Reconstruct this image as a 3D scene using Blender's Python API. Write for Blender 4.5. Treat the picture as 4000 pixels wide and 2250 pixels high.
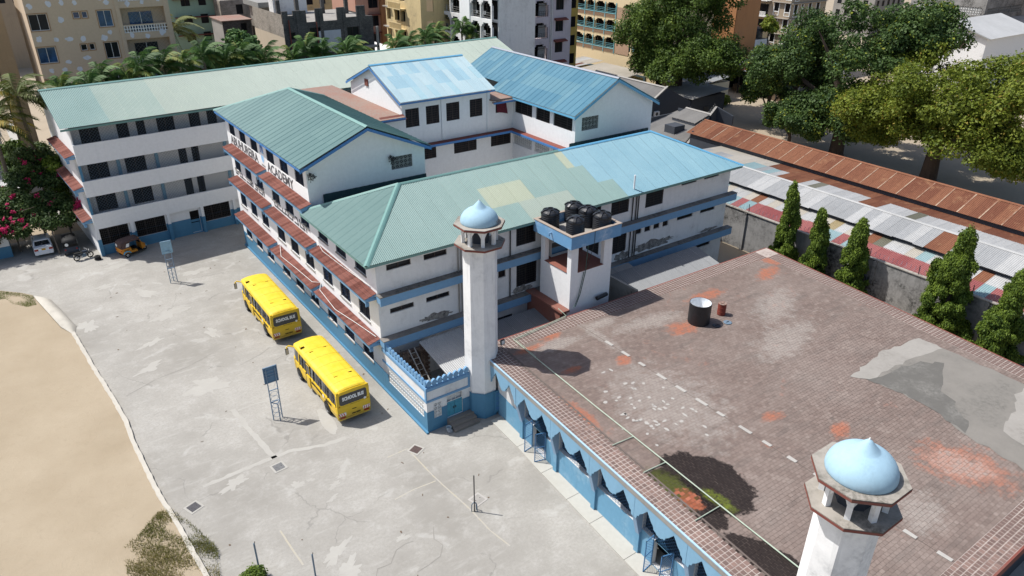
import bpy, bmesh, math, random
import numpy as np
from mathutils import Matrix, Vector
random.seed(7); RNG = np.random.default_rng(7)
for o in list(bpy.data.objects): bpy.data.objects.remove(o)
SC = bpy.context.scene
COL = SC.collection
# ------------------------------------------------------------------ camera
cd = bpy.data.cameras.new('camera'); cam = bpy.data.objects.new('camera', cd); COL.objects.link(cam)
cd.sensor_fit = 'HORIZONTAL'; cd.sensor_width = 36; cd.lens = 2876.55 * 36 / 4000
cd.clip_start = 0.5; cd.clip_end = 3000
r_, u_, f_ = (0.8131, -0.5820, 0.0066), (0.2611, 0.3748, 0.8896), (0.5202, 0.7216, -0.4567)
cam.matrix_world = Matrix(((r_[0], u_[0], -f_[0], -18.263), (r_[1], u_[1], -f_[1], -40.792), (r_[2], u_[2], -f_[2], 30.656), (0, 0, 0, 1)))
SC.camera = cam
# ------------------------------------------------------------------ sky, sun, exposure
SUN = Vector((0.42, -0.45, -1.0)).normalized()          # the way sunlight travels
wd = bpy.data.worlds.new('World'); SC.world = wd; wd.use_nodes = True
wn = wd.node_tree.nodes; wl = wd.node_tree.links
sk = wn.new('ShaderNodeTexSky'); sk.sky_type = 'NISHITA'; sk.sun_disc = False
sk.sun_elevation = math.asin(-SUN.z); sk.sun_rotation = math.atan2(-SUN.x, -SUN.y)
sk.altitude = 20; sk.air_density = 1.0; sk.dust_density = 2.2; sk.ozone_density = 1.0
wl.new(sk.outputs[0], wn['Background'].inputs[0]); wn['Background'].inputs[1].default_value = 0.118
sd = bpy.data.lights.new('sun', 'SUN'); sd.energy = 4.5; sd.angle = math.radians(0.53); sd.color = (1.0, 0.975, 0.94)
sun = bpy.data.objects.new('sun', sd); COL.objects.link(sun); sun.location = (-40, 30, 90)
sun.rotation_euler = SUN.to_track_quat('-Z', 'Y').to_euler()
SC.view_settings.view_transform = 'Standard'; SC.view_settings.look = 'None'
SC.view_settings.exposure = 0.36; SC.view_settings.gamma = 1.0; SC.view_settings.use_curve_mapping = False
SC.render.engine = 'CYCLES'; SC.render.resolution_x = 1024; SC.render.resolution_y = 576
SC.cycles.max_bounces = 5; SC.cycles.diffuse_bounces = 3; SC.cycles.glossy_bounces = 2; SC.cycles.transparent_max_bounces = 6

# ------------------------------------------------------------------ materials
def lin(*c):
    return tuple(((v / 255) / 12.92 if v / 255 <= 0.04045 else (((v / 255) + 0.055) / 1.055) ** 2.4) for v in c) + (1.0,)
class NB:
    """node helper"""
    def __init__(s, name, rough=0.8, spec=0.3):
        s.m = bpy.data.materials.new(name); s.m.use_nodes = True; s.t = s.m.node_tree; s.n = s.t.nodes; s.l = s.t.links
        s.b = s.n['Principled BSDF']; s.b.inputs['Roughness'].default_value = rough; s.b.inputs['Specular IOR Level'].default_value = spec
        s._pos = None
    def pos(s):
        if s._pos is None: s._pos = s.n.new('ShaderNodeNewGeometry').outputs['Position']
        return s._pos
    def objco(s): return s.n.new('ShaderNodeTexCoord').outputs['Object']
    def mapv(s, v, sc=(1, 1, 1), rot=(0, 0, 0), loc=(0, 0, 0)):
        n = s.n.new('ShaderNodeMapping'); s.l.new(v, n.inputs[0]); n.inputs['Scale'].default_value = sc; n.inputs['Rotation'].default_value = rot; n.inputs['Location'].default_value = loc
        return n.outputs[0]
    def noise(s, v, scale, detail=4, rough=0.6, dist=0.0):
        n = s.n.new('ShaderNodeTexNoise'); s.l.new(v, n.inputs['Vector']); n.inputs['Scale'].default_value = scale; n.inputs['Detail'].default_value = detail
        n.inputs['Roughness'].default_value = rough; n.inputs['Distortion'].default_value = dist
        return n.outputs[0]
    def voro(s, v, scale, feature='F1', out='Distance', rnd=1.0):
        n = s.n.new('ShaderNodeTexVoronoi'); n.feature = feature; s.l.new(v, n.inputs['Vector']); n.inputs['Scale'].default_value = scale; n.inputs['Randomness'].default_value = rnd
        return n.outputs[out]
    def ramp(s, v, a, b, c0=0.0, c1=1.0):
        n = s.n.new('ShaderNodeMapRange'); s.l.new(v, n.inputs[0]); n.inputs[1].default_value = a; n.inputs[2].default_value = b; n.inputs[3].default_value = c0; n.inputs[4].default_value = c1
        return n.outputs[0]
    def math(s, op, a, b=0.0):
        n = s.n.new('ShaderNodeMath'); n.operation = op
        for i, x in enumerate((a, b)):
            if isinstance(x, (int, float)): n.inputs[i].default_value = x
            else: s.l.new(x, n.inputs[i])
        return n.outputs[0]
    def mix(s, fac, a, b, mode='MIX'):
        n = s.n.new('ShaderNodeMix'); n.data_type = 'RGBA'; n.blend_type = mode
        if isinstance(fac, (int, float)): n.inputs[0].default_value = fac
        else: s.l.new(fac, n.inputs[0])
        for k, x in ((6, a), (7, b)):
            if isinstance(x, tuple): n.inputs[k].default_value = x if len(x) == 4 else x + (1.0,)
            else: s.l.new(x, n.inputs[k])
        return n.outputs[2]
    def rnd(s): return s.n.new('ShaderNodeObjectInfo').outputs['Random']
    def attr(s, name, out='Fac'):
        n = s.n.new('ShaderNodeAttribute'); n.attribute_name = name; return n.outputs[out]
    def sep(s, v):
        n = s.n.new('ShaderNodeSeparateXYZ'); s.l.new(v, n.inputs[0]); return n.outputs
    def bump(s, h, strength=0.3, dist=0.02):
        n = s.n.new('ShaderNodeBump'); s.l.new(h, n.inputs['Height']); n.inputs['Strength'].default_value = strength; n.inputs['Distance'].default_value = dist
        s.l.new(n.outputs[0], s.b.inputs['Normal'])
    def out(s, col):
        if isinstance(col, tuple): s.b.inputs['Base Color'].default_value = col
        else: s.l.new(col, s.b.inputs['Base Color'])
        return s.m
def plain(name, col, rough=0.6, spec=0.3, metal=0.0, var=0.12, scale=6.0):
    k = NB(name, rough, spec); k.b.inputs['Metallic'].default_value = metal
    n = k.noise(k.objco(), scale, 4)
    d = tuple(c * (1 - var) for c in col[:3]) + (1,); e = tuple(min(1, c * (1 + var)) for c in col[:3]) + (1,)
    return k.out(k.mix(k.ramp(n, 0.3, 0.7), d, e))
def plaster(name, col, dirt=(0.16, 0.14, 0.12, 1), amt=0.5, blotch=0.35, streak=0.5, rough=0.85):
    k = NB(name, rough, 0.2); P = k.pos()
    big = k.noise(P, 0.35, 5, 0.65); fine = k.noise(P, 4.0, 5, 0.7)
    st = k.noise(k.mapv(P, (1.7, 1.7, 0.16)), 1.6, 5, 0.7)
    c = k.mix(k.ramp(fine, 0.3, 0.75), tuple(x * 0.9 for x in col[:3]) + (1,), col)
    c = k.mix(k.math('MULTIPLY', k.ramp(st, 0.52, 0.82), streak), c, tuple(x * 0.55 for x in col[:3]) + (1,))
    b = k.math('MULTIPLY', k.ramp(big, 1 - blotch - 0.07, 1 - blotch + 0.16), k.ramp(fine, 0.35, 0.62))
    c = k.mix(k.math('MULTIPLY', b, amt), c, dirt)
    k.bump(fine, 0.15, 0.02)
    return k.out(c)
def sheetmat(name, col, alt, rust=0.0, rustcol=(0.19, 0.075, 0.03, 1), rough=0.55, spread=0.5, metal=0.0, spec=0.4, streaks=0.25):
    """painted or bare corrugated sheet: tone changes sheet by sheet"""
    k = NB(name, rough, spec); k.b.inputs['Metallic'].default_value = metal
    P = k.pos(); O = k.objco(); r = k.rnd()
    big = k.noise(P, 0.22, 4, 0.6); fine = k.noise(P, 3.0, 5, 0.7)
    f = k.math('ADD', k.math('MULTIPLY', k.math('SUBTRACT', r, 0.5), spread), big)
    c = k.mix(k.ramp(f, 0.2, 0.8), col, alt)
    st = k.noise(k.mapv(O, (3.0, 0.35, 1.0)), 2.0, 4, 0.7)
    c = k.mix(k.math('MULTIPLY', k.ramp(st, 0.45, 0.8), streaks), c, tuple(x * 0.55 for x in col[:3]) + (1,))
    c = k.mix(k.math('MULTIPLY', k.ramp(fine, 0.55, 0.8), 0.35), c, tuple(min(1, x * 1.25) for x in alt[:3]) + (1,))
    if rust > 0:
        rr = k.noise(P, 0.8, 6, 0.7)
        c = k.mix(k.ramp(rr, 1 - rust - 0.08, 1 - rust + 0.1), c, rustcol)
    return k.out(c)
def foliage(name, dark, light, warm=None, trans=0.25):
    k = NB(name, 0.6, 0.25)
    a = k.attr('tint'); P = k.pos(); n = k.noise(P, 0.5, 3)
    f = k.ramp(k.math('ADD', k.math('MULTIPLY', a, 0.75), k.math('MULTIPLY', n, 0.5)), 0.2, 1.0)
    c = k.mix(f, dark, light)
    if warm: c = k.mix(k.ramp(a, 0.88, 0.95), c, warm)
    k.out(c)
    tr = k.n.new('ShaderNodeBsdfTranslucent'); k.l.new(c, tr.inputs[0])
    ms = k.n.new('ShaderNodeMixShader'); ms.inputs[0].default_value = trans
    k.l.new(k.b.outputs[0], ms.inputs[1]); k.l.new(tr.outputs[0], ms.inputs[2])
    k.l.new(ms.outputs[0], k.n['Material Output'].inputs[0])
    return k.m
MT = {}
MT['white'] = plaster('white_plaster', (0.80, 0.80, 0.79, 1), amt=0.25, blotch=0.30, streak=0.16)
MT['white_old'] = plaster('stained_white_plaster', (0.74, 0.73, 0.71, 1), amt=0.75, blotch=0.42, streak=0.5)
MT['white_side'] = plaster('weathered_white_plaster', (0.76, 0.755, 0.74, 1), dirt=(0.22, 0.21, 0.19, 1), amt=0.75, blotch=0.41, streak=0.3)
MT['blue'] = plaster('sky_blue_paint', (0.175, 0.33, 0.50, 1), dirt=(0.1, 0.14, 0.18, 1), amt=0.35, blotch=0.3, streak=0.2, rough=0.6)
MT['blue_peel'] = plaster('peeling_blue_paint', (0.15, 0.32, 0.52, 1), dirt=(0.62, 0.66, 0.7, 1), amt=0.8, blotch=0.42, streak=0.15, rough=0.6)
MT['blue_dado'] = plaster('blue_dado_paint', (0.08, 0.215, 0.335, 1), dirt=(0.16, 0.27, 0.35, 1), amt=0.25, blotch=0.32, streak=0.2, rough=0.55)
MT['blue_fascia'] = plaster('light_blue_fascia_paint', (0.215, 0.39, 0.53, 1), dirt=(0.12, 0.2, 0.28, 1), amt=0.25, blotch=0.27, streak=0.25, rough=0.6)
MT['dome'] = plaster('dome_blue_paint', (0.33, 0.49, 0.59, 1), dirt=(0.2, 0.22, 0.24, 1), amt=0.6, blotch=0.36, streak=0.45, rough=0.65)
MT['slab'] = plaster('mossy_concrete', (0.34, 0.31, 0.27, 1), dirt=(0.07, 0.065, 0.05, 1), amt=0.85, blotch=0.5, streak=0.1)
MT['ledge'] = plaster('black_stained_ledge', (0.22, 0.20, 0.18, 1), dirt=(0.05, 0.05, 0.045, 1), amt=0.9, blotch=0.55, streak=0.2)
MT['redtrim'] = plaster('maroon_trim_paint', (0.20, 0.065, 0.05, 1), dirt=(0.16, 0.12, 0.1, 1), amt=0.5, blotch=0.4, streak=0.2)
MT['redfloor'] = plaster('red_oxide_screed', (0.24, 0.095, 0.07, 1), dirt=(0.18, 0.14, 0.12, 1), amt=0.8, blotch=0.48, streak=0.1)
MT['redslab'] = plaster('weathered_red_slab', (0.27, 0.145, 0.11, 1), dirt=(0.23, 0.195, 0.165, 1), amt=1.0, blotch=0.62, streak=0.0)
MT['tile'] = sheetmat('clay_roof_tile', (0.165, 0.066, 0.052, 1), (0.265, 0.118, 0.094, 1), rust=0.3, rustcol=(0.15, 0.085, 0.07, 1), rough=0.85, spread=1.0, spec=0.1)
MT['concrete_wall'] = plaster('grey_boundary_plaster', (0.30, 0.29, 0.275, 1), dirt=(0.03, 0.03, 0.028, 1), amt=1.0, blotch=0.56, streak=1.0)
MT['dark_wall'] = plaster('dark_grey_plaster', (0.055, 0.062, 0.075, 1), dirt=(0.03, 0.03, 0.03, 1), amt=0.5, blotch=0.4, streak=0.3)
MT['cement'] = plaster('bare_cement', (0.30, 0.285, 0.26, 1), dirt=(0.12, 0.11, 0.1, 1), amt=0.7, blotch=0.45, streak=0.4)
MT['block'] = None
MT['glass'] = plain('dark_window_glass', (0.008, 0.010, 0.014, 1), 0.3, 0.25, var=0.4, scale=1.5)
MT['glass2'] = plain('dusty_window_glass', (0.03, 0.034, 0.042, 1), 0.35, 0.3, var=0.5, scale=1.5)
MT['void'] = plain('dark_interior', (0.012, 0.011, 0.011, 1), 0.9, 0.1, var=0.3)
MT['blueglass'] = plain('blue_tinted_glass', (0.02, 0.06, 0.15, 1), 0.12, 0.6, var=0.5, scale=1.2)
MT['frame'] = plain('brown_window_frame', (0.06, 0.045, 0.04, 1), 0.6)
MT['bluemetal'] = plain('blue_painted_steel', (0.06, 0.17, 0.33, 1), 0.5, 0.4)
MT['navygrille'] = plain('navy_grille_paint', (0.018, 0.035, 0.07, 1), 0.6, 0.2)
MT['greymetal'] = plain('grey_blue_steel', (0.12, 0.17, 0.22, 1), 0.5, 0.4)
MT['darkmetal'] = plain('dark_steel', (0.035, 0.033, 0.033, 1), 0.55, 0.4)
MT['gridwhite'] = plain('pale_breeze_block', (0.62, 0.62, 0.6, 1), 0.85, var=0.15)
MT['gridgrey'] = plain('grey_breeze_block', (0.24, 0.235, 0.22, 1), 0.85, var=0.2)
MT['wood'] = plain('weathered_timber', (0.13, 0.09, 0.06, 1), 0.8)
MT['silverwood'] = plain('pale_ladder_metal', (0.42, 0.41, 0.38, 1), 0.6)
MT['curtain'] = plain('maroon_cloth', (0.11, 0.02, 0.03, 1), 0.9, var=0.3, scale=9)
MT['curtain2'] = plain('grey_cloth', (0.26, 0.27, 0.28, 1), 0.9, var=0.3, scale=9)
MT['letter'] = plain('charcoal_lettering', (0.09, 0.09, 0.095, 1), 0.7)
MT['tank'] = plain('black_polyethylene', (0.014, 0.015, 0.018, 1), 0.38, 0.45, var=0.3, scale=3)
MT['cap'] = sheetmat('green_ridge_cap', (0.125, 0.25, 0.228, 1), (0.155, 0.285, 0.255, 1), spread=0.3)
MT['capblue'] = sheetmat('blue_ridge_cap', (0.11, 0.34, 0.53, 1), (0.15, 0.4, 0.58, 1), spread=0.3)
MT['fasciablue'] = plain('blue_barge_board', (0.065, 0.19, 0.42, 1), 0.55)
MT['rf_green'] = sheetmat('green_roof_sheet', (0.118, 0.212, 0.197, 1), (0.158, 0.255, 0.236, 1), spread=0.18)
MT['rf_main'] = sheetmat('teal_roof_sheet', (0.092, 0.188, 0.184, 1), (0.134, 0.24, 0.226, 1), spread=0.35)
MT['rf_pale'] = sheetmat('pale_green_roof_sheet', (0.205, 0.258, 0.218, 1), (0.238, 0.292, 0.247, 1), spread=0.2)
MT['rf_mid'] = sheetmat('greyed_green_roof_sheet', (0.172, 0.245, 0.212, 1), (0.21, 0.28, 0.244, 1), spread=0.2)
MT['rf_yellow'] = sheetmat('faded_yellow_roof_sheet', (0.25, 0.285, 0.2, 1), (0.28, 0.315, 0.228, 1), spread=0.2)
MT['rf_blue'] = sheetmat('blue_roof_sheet', (0.085, 0.222, 0.302, 1), (0.13, 0.28, 0.355, 1), spread=0.35)
MT['rf_blue2'] = sheetmat('light_blue_roof_sheet', (0.118, 0.258, 0.322, 1), (0.165, 0.312, 0.368, 1), spread=0.25)
MT['rf_bluepale'] = sheetmat('bleached_blue_roof_sheet', (0.165, 0.283, 0.335, 1), (0.215, 0.325, 0.365, 1), spread=0.5)
MT['rf_silver'] = sheetmat('galvanised_roof_sheet', (0.275, 0.278, 0.275, 1), (0.35, 0.352, 0.348, 1), spread=0.3, streaks=0.5)
MT['rf_white'] = sheetmat('white_roof_sheet', (0.36, 0.358, 0.345, 1), (0.45, 0.447, 0.435, 1), spread=0.4, streaks=0.4)
MT['rf_cream'] = sheetmat('cream_roof_sheet', (0.37, 0.34, 0.285, 1), (0.44, 0.405, 0.35, 1), spread=0.4)
MT['rf_rust'] = sheetmat('rusted_roof_sheet', (0.145, 0.057, 0.034, 1), (0.21, 0.092, 0.052, 1), spread=0.7, streaks=0.6, rust=0.36, rustcol=(0.27, 0.145, 0.08, 1), rough=0.85, spec=0.15)
MT['rf_rustseam'] = sheetmat('pale_rust_edge', (0.30, 0.215, 0.15, 1), (0.36, 0.265, 0.185, 1), spread=0.6, rust=0.48, rustcol=(0.19, 0.085, 0.05, 1), rough=0.85)
MT['rf_red'] = sheetmat('faded_red_roof_sheet', (0.23, 0.065, 0.062, 1), (0.31, 0.115, 0.105, 1), spread=0.5)
MT['rf_tan'] = sheetmat('tan_translucent_sheet', (0.27, 0.21, 0.11, 1), (0.32, 0.26, 0.15, 1), spread=0.4)
MT['rf_teal'] = sheetmat('teal_patch_sheet', (0.20, 0.30, 0.315, 1), (0.26, 0.355, 0.36, 1), spread=0.4)
MT['rf_olive'] = sheetmat('olive_patch_sheet', (0.13, 0.125, 0.09, 1), (0.18, 0.17, 0.13, 1), spread=0.4)
MT['rf_dull'] = sheetmat('dull_grey_sheet', (0.15, 0.156, 0.16, 1), (0.19, 0.196, 0.20, 1), spread=0.2)
MT['rf_asb'] = sheetmat('asbestos_cement_sheet', (0.27, 0.255, 0.235, 1), (0.35, 0.335, 0.31, 1), spread=0.3, rough=0.9, spec=0.1)
MT['leaf_neem'] = foliage('neem_leaf', (0.05, 0.085, 0.011, 1), (0.235, 0.275, 0.032, 1), (0.26, 0.20, 0.035, 1), .35)
MT['leaf_dneem'] = foliage('dark_neem_leaf', (0.025, 0.055, 0.012, 1), (0.125, 0.19, 0.03, 1), (0.18, 0.24, 0.035, 1), .32)
MT['leaf_mango'] = foliage('mango_leaf', (0.018, 0.045, 0.014, 1), (0.095, 0.155, 0.035, 1), (0.28, 0.31, 0.035, 1), .3)
MT['leaf_ash'] = foliage('mast_tree_leaf', (0.03, 0.065, 0.012, 1), (0.19, 0.265, 0.032, 1), None, .32)
MT['leaf_palm'] = foliage('palm_leaf', (0.02, 0.06, 0.018, 1), (0.11, 0.20, 0.05, 1), (0.2, 0.22, 0.05, 1))
MT['leaf_coco'] = foliage('coconut_leaf', (0.03, 0.055, 0.012, 1), (0.17, 0.19, 0.05, 1), (0.36, 0.27, 0.05, 1))
MT['leaf_boug'] = foliage('bougainvillea_leaf', (0.02, 0.045, 0.015, 1), (0.09, 0.14, 0.035, 1))
MT['petal'] = foliage('pink_bract', (0.35, 0.01, 0.07, 1), (0.62, 0.03, 0.16, 1))
MT['grass'] = foliage('dry_grass_blade', (0.11, 0.135, 0.03, 1), (0.27, 0.225, 0.075, 1), (0.5, 0.42, 0.26, 1), 0.3)
MT['grassgreen'] = foliage('green_grass_blade', (0.10, 0.14, 0.025, 1), (0.22, 0.24, 0.05, 1), (0.34, 0.3, 0.12, 1), 0.3)
MT['bark'] = plaster('bark', (0.085, 0.062, 0.047, 1), dirt=(0.03, 0.022, 0.018, 1), amt=0.8, blotch=0.5, streak=0.6)
MT['palmbark'] = plaster('palm_bark', (0.17, 0.14, 0.11, 1), dirt=(0.06, 0.05, 0.04, 1), amt=0.7, blotch=0.5, streak=0.2)
# ------------------------------------------------------------------ mesh helpers
class MB:
    def __init__(s): s.v = []; s.f = []
    def add(s, vs, fs):
        k = len(s.v); s.v += [tuple(x) for x in vs]; s.f += [tuple(i + k for i in q) for q in fs]; return s
    def quad(s, a, b, c, d): return s.add((a, b, c, d), ((0, 1, 2, 3),))
    def box(s, x0, x1, y0, y1, z0, z1):
        return s.add([(x, y, z) for z in (z0, z1) for y in (y0, y1) for x in (x0, x1)],
                     ((0, 2, 3, 1), (4, 5, 7, 6), (0, 1, 5, 4), (2, 6, 7, 3), (0, 4, 6, 2), (1, 3, 7, 5)))
    def obox(s, M, x0, x1, y0, y1, z0, z1):
        b = MB().box(x0, x1, y0, y1, z0, z1); return s.add([M @ Vector(p) for p in b.v], b.f)
    def bar(s, a, b, w, h=None, up=(0, 0, 1)):
        h = h or w; a = Vector(a); b = Vector(b); d = (b - a); L = d.length; d.normalize()
        x = d.cross(Vector(up))
        if x.length < 1e-3: x = d.cross(Vector((1, 0, 0)))
        x.normalize(); y = x.cross(d)
        M = Matrix(((x.x, d.x, y.x, a.x), (x.y, d.y, y.y, a.y), (x.z, d.z, y.z, a.z), (0, 0, 0, 1)))
        return s.obox(M, -w / 2, w / 2, 0, L, -h / 2, h / 2)
    def prism(s, pts, d):
        """closed polygon (list of 3d points) pushed along d"""
        n = len(pts); d = Vector(d); q = [Vector(p) for p in pts]
        return s.add(q + [p + d for p in q], [tuple(range(n - 1, -1, -1)), tuple(range(n, 2 * n))] + [(i, (i + 1) % n, n + (i + 1) % n, n + i) for i in range(n)])
    def tube(s, path, r, n=8, caps=True):
        rs = r if isinstance(r, (list, tuple)) else [r] * len(path); P = [Vector(p) for p in path]; rings = []
        ref = None
        for i, p in enumerate(P):
            d = (P[min(i + 1, len(P) - 1)] - P[max(i - 1, 0)]).normalized()
            x = d.cross(Vector((0, 0, 1)) if abs(d.z) < 0.95 else Vector((1, 0, 0))) if ref is None else ref - d * ref.dot(d)
            x.normalize(); ref = x; y = d.cross(x)
            rings.append([p + (x * math.cos(2 * math.pi * k / n) + y * math.sin(2 * math.pi * k / n)) * rs[i] for k in range(n)])
        vs = [v for g in rings for v in g]
        fs = [(i * n + k, i * n + (k + 1) % n, (i + 1) * n + (k + 1) % n, (i + 1) * n + k) for i in range(len(P) - 1) for k in range(n)]
        if caps: fs += [tuple(range(n - 1, -1, -1)), tuple(range((len(P) - 1) * n, len(P) * n))]
        return s.add(vs, fs)
    def lathe(s, prof, n=24, c=(0, 0, 0), ph=0.0, cap=True):
        vs = [(c[0] + r * math.cos(2 * math.pi * k / n + ph), c[1] + r * math.sin(2 * math.pi * k / n + ph), c[2] + z) for r, z in prof for k in range(n)]
        m = len(prof)
        fs = [(i * n + k, i * n + (k + 1) % n, (i + 1) * n + (k + 1) % n, (i + 1) * n + k) for i in range(m - 1) for k in range(n)]
        if cap: fs += [tuple(range(n - 1, -1, -1)), tuple(range((m - 1) * n, m * n))]
        return s.add(vs, fs)
    def xf(s, M): s.v = [tuple(M @ Vector(p)) for p in s.v]; return s
    def mesh(s, name, mat=None, smooth=False):
        me = bpy.data.meshes.new(name); me.from_pydata(s.v, [], s.f); me.update()
        if mat: me.materials.append(MT[mat] if isinstance(mat, str) else mat)
        if smooth: me.polygons.foreach_set('use_smooth', [True] * len(me.polygons))
        return me
def link(name, data, parent=None, M=None):
    o = bpy.data.objects.new(name, data); COL.objects.link(o)
    if M is not None: o.matrix_basis = M
    if parent is not None:
        o.parent = parent
        if parent.get('_w'): o.matrix_parent_inverse = parent.matrix_basis.inverted()
    return o
def root(name, label, cat, loc=(0, 0, 0), rz=0.0, group=None, world=True):
    """an Empty at the thing's base; with world=True its parts are given in scene coordinates"""
    o = bpy.data.objects.new(name, None); COL.objects.link(o); o.empty_display_size = 0.3
    o.matrix_basis = Matrix.Translation(loc) @ Matrix.Rotation(rz, 4, 'Z')
    o['label'] = label; o['category'] = cat
    if group: o['group'] = group
    if world: o['_w'] = 1
    return o
def tag(o, label=None, cat=None, group=None, kind=None):
    if label: o['label'] = label
    if cat: o['category'] = cat
    if group: o['group'] = group
    if kind: o['kind'] = kind
    return o
def part(name, mb, mat, parent=None, smooth=False, M=None):
    return link(name, mb.mesh(name, mat, smooth), parent, M)
def struct(name, mb, mat, smooth=False):
    return tag(part(name, mb, mat, None, smooth), kind='structure')
def copy_tree(o, parent=None):
    c = o.copy(); COL.objects.link(c); c.parent = parent
    for ch in o.children: copy_tree(ch, c)
    return c
def frameM(o, u, z=(0, 0, 1)):
    """columns u, inward, up: local X runs along the wall seen from outside, local Y goes into it"""
    u = Vector(u).normalized(); z = Vector(z).normalized(); y = z.cross(u)
    return Matrix(((u.x, y.x, z.x, o[0]), (u.y, y.y, z.y, o[1]), (u.z, y.z, z.z, o[2]), (0, 0, 0, 1)))
def wall(mb, o, u, W, H, holes=(), depth=0.22):
    """outer face of a wall with openings cut through it (each with reveals)"""
    M = frameM(o, u)
    xs = sorted({0, W, *[h[0] for h in holes], *[h[1] for h in holes]}); zs = sorted({0, H, *[h[2] for h in holes], *[h[3] for h in holes]})
    for i in range(len(xs) - 1):
        for j in range(len(zs) - 1):
            cx = (xs[i] + xs[i + 1]) / 2; cz = (zs[j] + zs[j + 1]) / 2
            if any(h[0] < cx < h[1] and h[2] < cz < h[3] for h in holes): continue
            mb.quad(*[M @ Vector(p) for p in ((xs[i], 0, zs[j]), (xs[i + 1], 0, zs[j]), (xs[i + 1], 0, zs[j + 1]), (xs[i], 0, zs[j + 1]))])
    for a, b, c, d in holes:
        q = [(a, c), (b, c), (b, d), (a, d)]
        for k in range(4):
            p, r = q[k], q[(k + 1) % 4]
            mb.quad(*[M @ Vector(t) for t in ((r[0], 0, r[1]), (p[0], 0, p[1]), (p[0], depth, p[1]), (r[0], depth, r[1]))])
    return M
MC = {}
def cached(key, fn):
    if key not in MC: MC[key] = fn()
    return MC[key]
def window(parent, M, hole, style='louvre', depth=0.16, frame='frame', glass='glass', bars=None, extra=None, label=None):
    """frame with pane and grille as children, set back in its opening; M is the wall frame"""
    a, b, c, d = hole; w = round(b - a, 2); h = round(d - c, 2); W = M @ Matrix.Translation((a, 0, c))
    def fr():
        m = MB(); t = 0.06; y0, y1 = depth - 0.06, depth
        m.box(0, t, y0, y1, 0, h); m.box(w - t, w, y0, y1, 0, h); m.box(t, w - t, y0, y1, 0, t); m.box(t, w - t, y0, y1, h - t, h)
        n = max(1, round(w / 0.9))
        for i in range(1, n + 1 - 1 if n > 1 else 1): m.box(w * i / n - 0.025, w * i / n + 0.025, y0 + .005, y1 - .005, t, h - t)
        return m.mesh('window', frame)
    wo = link('window', cached(('fr', w, h, frame, depth), fr), parent, W)
    if label: wo['label'] = label
    def pa(): return MB().box(0.01, w - 0.01, depth + 0.005, depth + 0.02, 0.01, h - 0.01).mesh('pane', glass)
    link('pane', cached(('pa', w, h, glass, depth), pa), wo)
    if style == 'louvre':
        def lo():
            m = MB(); n = max(2, int(h / 0.16))
            for i in range(n):
                z = 0.08 + (h - 0.16) * (i + .5) / n
                m.quad((0.07, depth - 0.05, z - .05), (w - .07, depth - 0.05, z - .05), (w - .07, depth - 0.005, z + .04), (0.07, depth - 0.005, z + .04))
            return m.mesh('louvre_blades', 'louvre')
        link('louvre_blades', cached(('lo', w, h, depth), lo), wo)
    if style == 'grille' or bars:
        bm_ = bars or 'navygrille'
        def gr():
            m = MB(); n = max(3, int(w / 0.16)); r = max(3, int(h / 0.2)); y = depth - 0.12
            for i in range(n + 1):
                x = w * i / n; x = min(max(x, .012), w - .012); m.box(x - .012, x + .012, y, y + .02, 0, h)
            for i in range(r + 1):
                z = min(max(h * i / r, .012), h - .012); m.box(0, w, y + .02, y + .035, z - .012, z + .012)
            return m.mesh('grille', bm_)
        link('grille', cached(('gr', w, h, bm_, depth), gr), wo)
    if style == 'cross':
        def cr():
            m = MB(); y = depth - .05
            m.box(.05, w - .05, y, y + .03, h * .66 - .02, h * .66 + .02); return m.mesh('transom', frame)
        link('transom', cached(('cr', w, h, frame, depth), cr), wo)
    return wo
MT['louvre'] = plain('dark_louvre_glass', (0.010, 0.011, 0.014, 1), 0.45, 0.2, var=0.3)
def breeze(parent, M, hole, mat='gridgrey', cell=0.3, depth=0.1, name='breeze_block_screen', style='x'):
    """screen of pierced blocks: every block is a ring with a cross in it"""
    a, b, c, d = hole; nx = max(1, round((b - a) / cell)); nz = max(1, round((d - c) / cell)); cw = (b - a) / nx; ch = (d - c) / nz
    def blk():
        m = MB(); t = 0.035; y0, y1 = depth - .02, depth + .08
        m.box(0, t, y0, y1, 0, ch); m.box(cw - t, cw, y0, y1, 0, ch); m.box(t, cw - t, y0, y1, 0, t); m.box(t, cw - t, y0, y1, ch - t, ch)
        k = 0.03
        m.prism([(t, y0 + .01, t), (t + k, y0 + .01, t), (cw - t, y0 + .01, ch - t - k), (cw - t, y0 + .01, ch - t), (cw - t - k, y0 + .01, ch - t), (t, y0 + .01, t + k)], (0, .06, 0))
        m.prism([(cw - t, y0 + .015, t), (cw - t, y0 + .015, t + k), (t + k, y0 + .015, ch - t), (t, y0 + .015, ch - t), (t, y0 + .015, ch - t - k), (cw - t - k, y0 + .015, t)], (0, .05, 0))
        return m.mesh('breeze_block', mat)
    me = cached(('bb', round(cw, 3), round(ch, 3), mat, depth), blk)
    back = MB().box(a, b, depth + .25, depth + .26, c, d); back.xf(M); s = part(name, back, 'void', parent)
    for i in range(nx):
        for j in range(nz): link('breeze_block', me, s, (s.matrix_basis.inverted() @ M) @ Matrix.Translation((a + i * cw, 0, c + j * ch)))
    return s
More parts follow.
